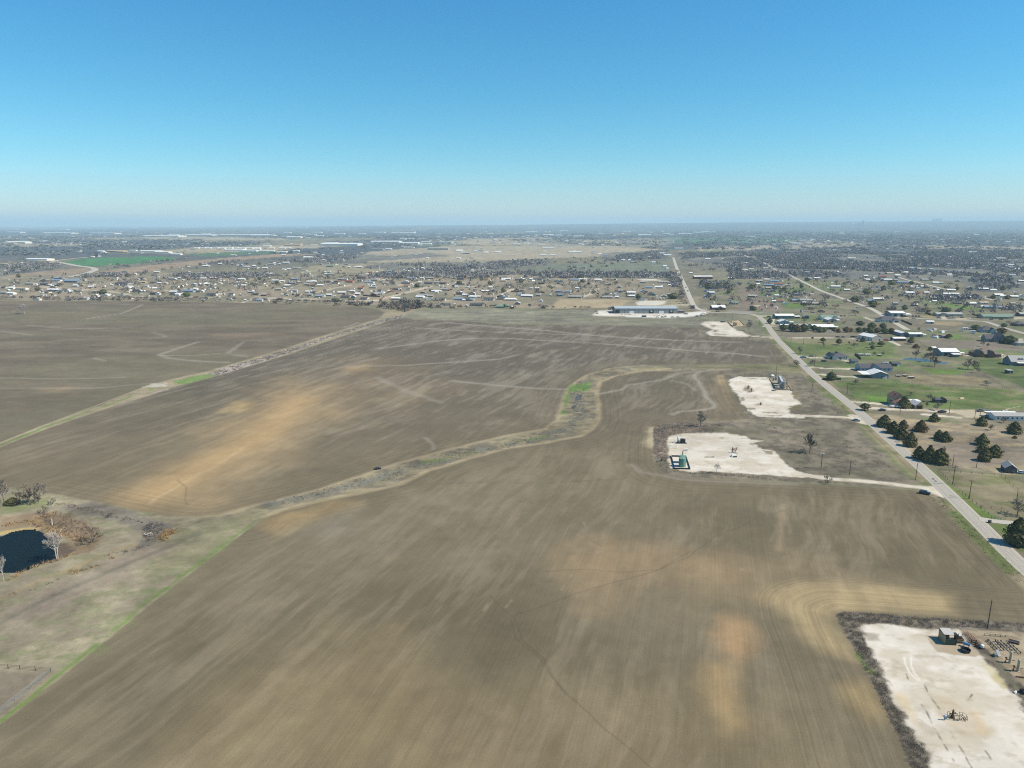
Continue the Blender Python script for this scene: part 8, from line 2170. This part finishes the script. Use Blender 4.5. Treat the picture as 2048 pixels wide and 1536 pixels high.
m = MB(); m.box((-.3, 1.2, .9), (1.6, 1.0, 1.1)); m.box((-.6, 1.4, 1.7), (.8, .7, .6)); m.box((.7, 1.2, .8), (.6, 1.4, .9)); m.build('engine', BLACKM, t)
m = MB(); m.tube((-1.2, .4, 1.0), (1.1, .4, 1.0), .2, .2, 10); m.build('scrubber', mat('rusty iron', A(104, 74, 60)), t)
m = MB(); m.box((-.2, -.02, .75), (2.4, .1, .12)); m.box((-1.35, -.02, .45), (.1, .1, .9)); m.box((.95, -.02, .45), (.1, .1, .9)); m.build('guard_rail', TANM, t)
for x_, z_ in ((-.9, 2.6), (.2, 2.3), (1.2, 2.0)):
    m = MB(); m.tube((x_, 1.8, .4), (x_, 1.8, z_), .1, .08, 8); m.build('exhaust', mat('rusty iron', A(104, 74, 60)), t)
m = MB(); m.box((-.8, 2.2, 2.0), (1.0, .5, .3)); m.build('cooler', GREYM, t)
t = thing('blue_drum', 'blue horizontal drum on legs beside the compressor skid', 'drum', gp(p2, 1010, 665), -.7)
m = MB(); m.tube((-.85, 0, 1.0), (.85, 0, 1.0), .42, .42, 16); m.build('barrel', BLUEM, t)
for sx in (-.6, .6):
    m = MB(); m.box((sx, 0, .35), (.1, .7, .7)); m.build('leg', DARKM, t)
t = thing('stock_trough', 'round black open trough standing on the gravel pad', 'trough', gp(p2, 995, 745))
m = MB(); m.lathe([(1.18, 0), (1.3, .75), (1.34, .78), (1.34, .84), (1.22, .84), (1.14, .5), (1.1, .12), (.2, .1)], 10); m.build('basin', mat('black rubber', A(44, 46, 56), .6, .08), t)
t = thing('safety_rail', 'faded red safety railing leading from the brush to the compressor', 'railing', gp(p2, 1000, 420))
a, b = Vector(), gp(p2, 1175, 575) - gp(p2, 1000, 420)
m = MB()
for z_ in (.55, 1.05): m.tube(Vector((0, 0, z_)), b + Vector((0, 0, z_)), .05, .05, 6)
m.build('rail', REDP, t)
for k in range(8):
    m = MB(); p_ = b * k / 7; m.tube(p_, p_ + Vector((0, 0, 1.1)), .05, .05, 6); m.build('post', REDP, t)
t = thing('chemical_tank', 'white rounded tank on a red skid beyond the blue drum', 'tank', gp(p2, 1300, 700), -.1)
m = MB(); m.box((0, .3, .35), (1.0, 1.0, .12))
for sx in (-.42, .42):
    for sy in (-.1, .7): m.box((sx, sy, .18), (.1, .1, .36))
m.build('skid', REDM, t)
m = MB(); m.lathe([(.5, .42), (.52, .5), (.52, 1.0), (.34, 1.2), (.1, 1.26)], 16, (0, .3, 0)); m.build('vessel', WHITE, t)
t = thing('valve_cluster', 'rusty valves and pipes between the compressor and the white tank', 'valves', gp(p2, 1170, 640))
m = MB(); o = gp(p2, 1170, 640)
for a, b in (((1040, 560), (1100, 590)), ((1100, 590), (1180, 620)), ((1180, 620), (1250, 660)), ((1060, 520), (1110, 560)), ((1110, 560), (1190, 590)), ((1190, 590), (1230, 640))):
    m.tube(gp(p2, *a, .5) - o, gp(p2, *b, .5) - o, .12, .12, 8)
for c in ((1100, 590), (1180, 620), (1190, 590)): m.tube(gp(p2, *c, 0) - o, gp(p2, *c, 1.0) - o, .16, .12, 8)
m.build('pipe', mat('rusty iron', A(104, 74, 60)), t)
m = MB(); m.box((.4, -.4, .3), (1.3, .5, .5), .3); m.build('actuator', BLACKM, t)
t = thing('pipe_rack', 'tan beam on short legs in front of the brush by the tall bare pole', 'rack', gp(p2, 1530, 480))
o = gp(p2, 1530, 480); m = MB(); m.tube(gp(p2, 1340, 455, .7) - o, gp(p2, 1715, 485, .7) - o, .12, .12, 8); m.build('beam', TANM, t)
for k in range(5):
    c = gp(p2, 1340 + 94 * k, 455 + 7.5 * k) - o; m = MB(); m.tube(c, c + Vector((0, 0, .7)), .08, .08, 6); m.build('leg', mat('rusty iron', A(104, 74, 60)), t)
for i, (a, b) in enumerate((((1385, 560), (1550, 730)), ((1400, 545), (1600, 760)), ((1520, 560), (1680, 740)), ((1560, 560), (1730, 730)), ((1620, 575), (1790, 730)), ((1740, 600), (1910, 770)), ((1780, 600), (1990, 800)), ((1700, 640), (1850, 790)))):
    o = gp(p2, *a); t = thing('steel_pipe', 'long dark pipe lying on low stands between the brush and the tan columns', 'pipe', o, 0, 'dark pipes lying between the brush and the tan columns')
    e = gp(p2, *b) - o; m = MB(); m.tube((0, 0, .5), e + Vector((0, 0, .5)), .09, .09, 8); m.build('tube', DARKM, t)
    for f_ in (.05, .35, .65, .95):
        m = MB(); m.tube(e * f_, e * f_ + Vector((0, 0, .55)), .09, .07, 6); m.box(e * f_ + Vector((0, 0, .62)), (.3, .3, .2)); m.build('stand', GREYM if i % 2 else DARKM, t)
for i, (x, y, top) in enumerate(((1790, 950, 740), (1932, 1100, 888))):
    p = q(p2, x, y); hh = rise(p, q(p2, x, top)[1]); t = thing('separator_column', ('tan separator column farther from the viewer at the pipe yard edge', 'tan separator column nearer the viewer at the pipe yard edge')[i], 'column', gp(p2, x, y), 0)
    m = MB(); m.lathe([(.42, 0), (.42, .15), (.33, .2), (.33, hh * .93), (.22, hh * .98), (.05, hh)], 16); m.build('shell', TANM, t)
    m = MB(); m.tube((.38, 0, .2), (.38, 0, hh * 1.0), .08, .08, 8); m.build('riser', WHITE, t)
    m = MB(); m.tube((-.3, 0, 1.0), (-1.1, .1, 1.0), .1, .1, 8); m.tube((-1.1, .1, 0), (-1.1, .1, 1.5), .1, .1, 8); m.tube((-1.1, .1, .6), (-2.0, -.2, .3), .1, .1, 8); m.tube((.3, 0, .8), (1.6, .3, .6), .1, .1, 8); m.build('pipework', mat('rusty iron', A(104, 74, 60)), t)
    m = MB(); m.box((-1.1, .1, 1.5), (.4, .4, .3)); m.build('valve', REDM, t)
t = thing('line_heater', 'silver ribbed line heater leaning at the pipe yard edge', 'heater', gp(p2, 1605, 850), .1)
for k in range(3):
    m = MB(); m.tube((-.3 + .3 * k, 0, .3), (-.3 + .3 * k, 1.2, 1.5), .12, .12, 10); m.build('coil', mat('bright steel', A(214, 218, 222), .35, .05, spec=.5), t)
m = MB()
for k in range(5): m.box((0, .1 + .28 * k, .35 + .27 * k), (.9, .08, .08))
m.box((-.9, .6, .4), (.7, 1.0, .8)); m.build('frame', mat('grey green steel', A(120, 128, 118), .6, .08), t)
t = thing('gas_cooler', 'low dark finned cooler with red rails behind the pipe yard', 'cooler', gp(p2, 1865, 590), -.6)
m = MB(); m.box((0, 0, .3), (2.6, .9, .6)); m.build('body', BLACKM, t); m = MB(); m.box((0, .5, .68), (2.7, .12, .14)); m.box((0, -.5, .5), (2.7, .08, .1)); m.build('rail', mat('dull pink rail', A(176, 150, 136), .8), t)
t = thing('steel_pipe', 'pale pipe lying alone at the frame edge below the tan columns', 'pipe', gp(p2, 1900, 1205)); m = MB(); m.tube((0, 0, .25), gp(p2, 2150, 1235, .25) - gp(p2, 1900, 1205), .16, .16, 10); m.build('tube', mat('rusty iron', A(104, 74, 60)), t); m = MB(); m.box((.3, 0, .12), (.3, .5, .24)); m.build('stand', GREYM, t)
m = MB(); m.box((0, 0, .2), (.8, .5, .4), .4, 0, .8); m.box((.3, .2, .42), (.4, .3, .1), .4); tag(m.build('white_bucket', WHITE, None, gp(p2, 1890, 1490)), 'white bucket lying in the weeds at the frame edge', 'bucket')
t = thing('pump_jack', 'dark pump skid at the frame edge in the weeds below the pipe yard', 'pump', gp(p2, 2040, 1490)); m = MB(); m.box((0, 0, .4), (1.2, 1.6, .8)); m.tube((-1.3, .2, 0), (.1, .2, 1.6), .06, .06, 6); m.build('skid', BLACKM, t); m = MB(); m.tube((0, 0, .8), (0, 0, 1.4), .3, .3, 10); m.build('motor', REDM, t)
# the near wellhead with its piping
W0 = gp(pw, 920, 1130)
wellhead(W0, 'brown wellhead with a tall valve stack amid pipes on the near gravel pad', .86, .1, mat('rusty iron', A(104, 74, 60)), mat('olive iron', A(104, 92, 70), .7, .1))
t = thing('solar_panel', 'white and blue solar panel on a post beside the near wellhead', 'solar panel', gp(pw, 610, 1230), .1)
m = MB(); m.tube((0, 0, 0), (0, 0, 1.5), .05, .05, 8); m.build('post', GREYM, t)
m = MB(); m.add([(-.25, -.2, 1.2), (.25, -.2, 1.2), (.25, .15, 1.7), (-.25, .15, 1.7), (-.25, -.17, 1.17), (.25, -.17, 1.17), (.25, .18, 1.67), (-.25, .18, 1.67)], [(0, 1, 2, 3), (7, 6, 5, 4), (0, 4, 5, 1), (1, 5, 6, 2), (2, 6, 7, 3), (3, 7, 4, 0)]); m.build('panel', mat('panel glass', A(180, 194, 210), .2, .05, spec=.6), t)
m = MB(); m.box((0, 0, .6), (.5, .3, .7)); m.build('battery_box', mat('blue grey box', A(120, 136, 150), .5, .05), t)
t = thing('wellhead_piping', 'brown flow pipes and stands running from the near wellhead', 'pipes', W0)
R = mat('olive iron', A(104, 92, 70))
segs = [((650, 1060), (920, 1120)), ((920, 1120), (1040, 1120)), ((710, 1130), (770, 1215)), ((770, 1215), (1240, 1270)), ((1010, 1180), (1010, 1235)), ((1160, 1130), (1240, 1265)), ((1320, 1060), (1530, 1300)), ((1230, 1060), (1320, 1070)), ((1320, 1070), (1440, 1180)), ((1330, 1200), (1390, 1295)), ((1250, 1180), (1300, 1270)), ((1430, 1210), (1460, 1300))]
for a, b in segs:
    m = MB(); m.tube(gp(pw, *a, .35) - W0, gp(pw, *b, .35) - W0, .07, .07, 7); m.build('pipe', R, t)
for (x, y), hh in (((700, 1060), 1.3), ((790, 1060), 1.3), ((1060, 1070), .9), ((1110, 1080), .9), ((1190, 1060), 1.2), ((1330, 1050), 1.0), ((1490, 1140), .8), ((1530, 1220), .7), ((1200, 1160), .7), ((1380, 1180), .7)):
    c = gp(pw, x, y) - W0; m = MB(); m.tube(c, c + Vector((0, 0, hh)), .05, .05, 7); m.build('stand', R, t)
for a, b, z_ in (((700, 1060), (790, 1060), 1.25), ((1190, 1060), (1330, 1050), 1.0), ((1330, 1050), (1490, 1140), .85), ((1490, 1140), (1530, 1220), .7)):
    m = MB(); m.tube(gp(pw, *a, z_) - W0, gp(pw, *b, z_) - W0, .045, .045, 6); m.build('rail', R, t)
m = MB(); m.box(gp(pw, 1080, 1240, .2) - W0, (.9, .3, .3)); m.build('cradle', TANM, t)
# ------------------------------------------------------------------ sun, sky, air, camera
SUN_EL, SUN_AZ = math.radians(47), math.atan2(1.0, -0.16)   # azimuth clockwise from +Y
w = bpy.data.worlds.new('World'); SC.world = w; w.use_nodes = True
nt = w.node_tree
bg = nt.nodes['Background']
sky = nt.nodes.new('ShaderNodeTexSky'); sky.sky_type = 'NISHITA'
sky.sun_disc = False; sky.sun_elevation = SUN_EL; sky.sun_rotation = SUN_AZ
sky.altitude = 200; sky.air_density = 1.0; sky.dust_density = .2; sky.ozone_density = 3.0
hs = nt.nodes.new('ShaderNodeHueSaturation')
hs.inputs['Hue'].default_value = .487; hs.inputs['Saturation'].default_value = 1.24; hs.inputs['Value'].default_value = 1.0
nt.links.new(sky.outputs['Color'], hs.inputs['Color']); tint = nt.nodes.new('ShaderNodeVectorMath'); tint.operation = 'MULTIPLY'
# the camera's colour rendering of a clear winter sky: cyan-blue aloft, pale toward the horizon
tcs = nt.nodes.new('ShaderNodeTexCoord'); sep = nt.nodes.new('ShaderNodeSeparateXYZ'); ramp = nt.nodes.new('ShaderNodeValToRGB')
nt.links.new(tcs.outputs['Generated'], sep.inputs[0]); nt.links.new(sep.outputs['Z'], ramp.inputs['Fac'])
el = ramp.color_ramp.elements
el[0].position = 0.0; el[0].color = (.86, .95, 1.12, 1)
el[1].position = .30; el[1].color = (.50, 1.0, 1.18, 1)
for p_, c_ in ((.035, (.72, .95, 1.16)), (.085, (.60, .97, 1.10)), (.16, (.52, .98, 1.10))):
    k_ = ramp.color_ramp.elements.new(p_); k_.color = (*c_, 1)
nt.links.new(hs.outputs['Color'], tint.inputs[0]); nt.links.new(ramp.outputs['Color'], tint.inputs[1]); nt.links.new(tint.outputs['Vector'], bg.inputs['Color'])
bg.inputs['Strength'].default_value = .10
sd = bpy.data.lights.new('sun', 'SUN'); sd.energy = 5.0; sd.angle = math.radians(.53); sd.color = (1.0, .90, .74)
so = bpy.data.objects.new('sun', sd); COL.objects.link(so)
dirv = Vector((math.sin(SUN_AZ) * math.cos(SUN_EL), math.cos(SUN_AZ) * math.cos(SUN_EL), math.sin(SUN_EL)))
so.rotation_euler = dirv.to_track_quat('Z', 'Y').to_euler()
so.location = (200, -100, 400)

hm = bpy.data.materials.new('thin blue air'); hm.use_nodes = True
nt = hm.node_tree; nt.nodes.remove(nt.nodes['Principled BSDF'])
pv = nt.nodes.new('ShaderNodeVolumePrincipled')
pv.inputs['Color'].default_value = (.64, .87, .98, 1); pv.inputs['Density'].default_value = HAZE_D; pv.inputs['Anisotropy'].default_value = 0.0
nt.links.new(pv.outputs['Volume'], nt.nodes['Material Output'].inputs['Volume'])
m = MB(); m.box((0, 0, 210), (130000, 130000, 424)); hz = m.build('haze', hm); tag(hz, kind='stuff')

cd = bpy.data.cameras.new('camera'); cam = bpy.data.objects.new('camera', cd); COL.objects.link(cam)
cd.sensor_width = 36; cd.lens = 36 * F_PX / 2048; cd.clip_start = 1; cd.clip_end = 80000
cam.location = (0, 0, H_CAM); cam.rotation_euler = (math.pi / 2 - PITCH, 0, 0)
SC.camera = cam
vs_ = SC.view_settings
vs_.view_transform = 'Standard'; vs_.look = 'None'; vs_.gamma = 1; vs_.exposure = .3
SC.cycles.use_denoising = False
SC.cycles.use_adaptive_sampling = False
SC.cycles.filter_width = 1.1
SC.cycles.max_bounces = 5; SC.cycles.volume_bounces = 1; SC.cycles.transparent_max_bounces = 6
SC.cycles.caustics_reflective = False; SC.cycles.caustics_refractive = False
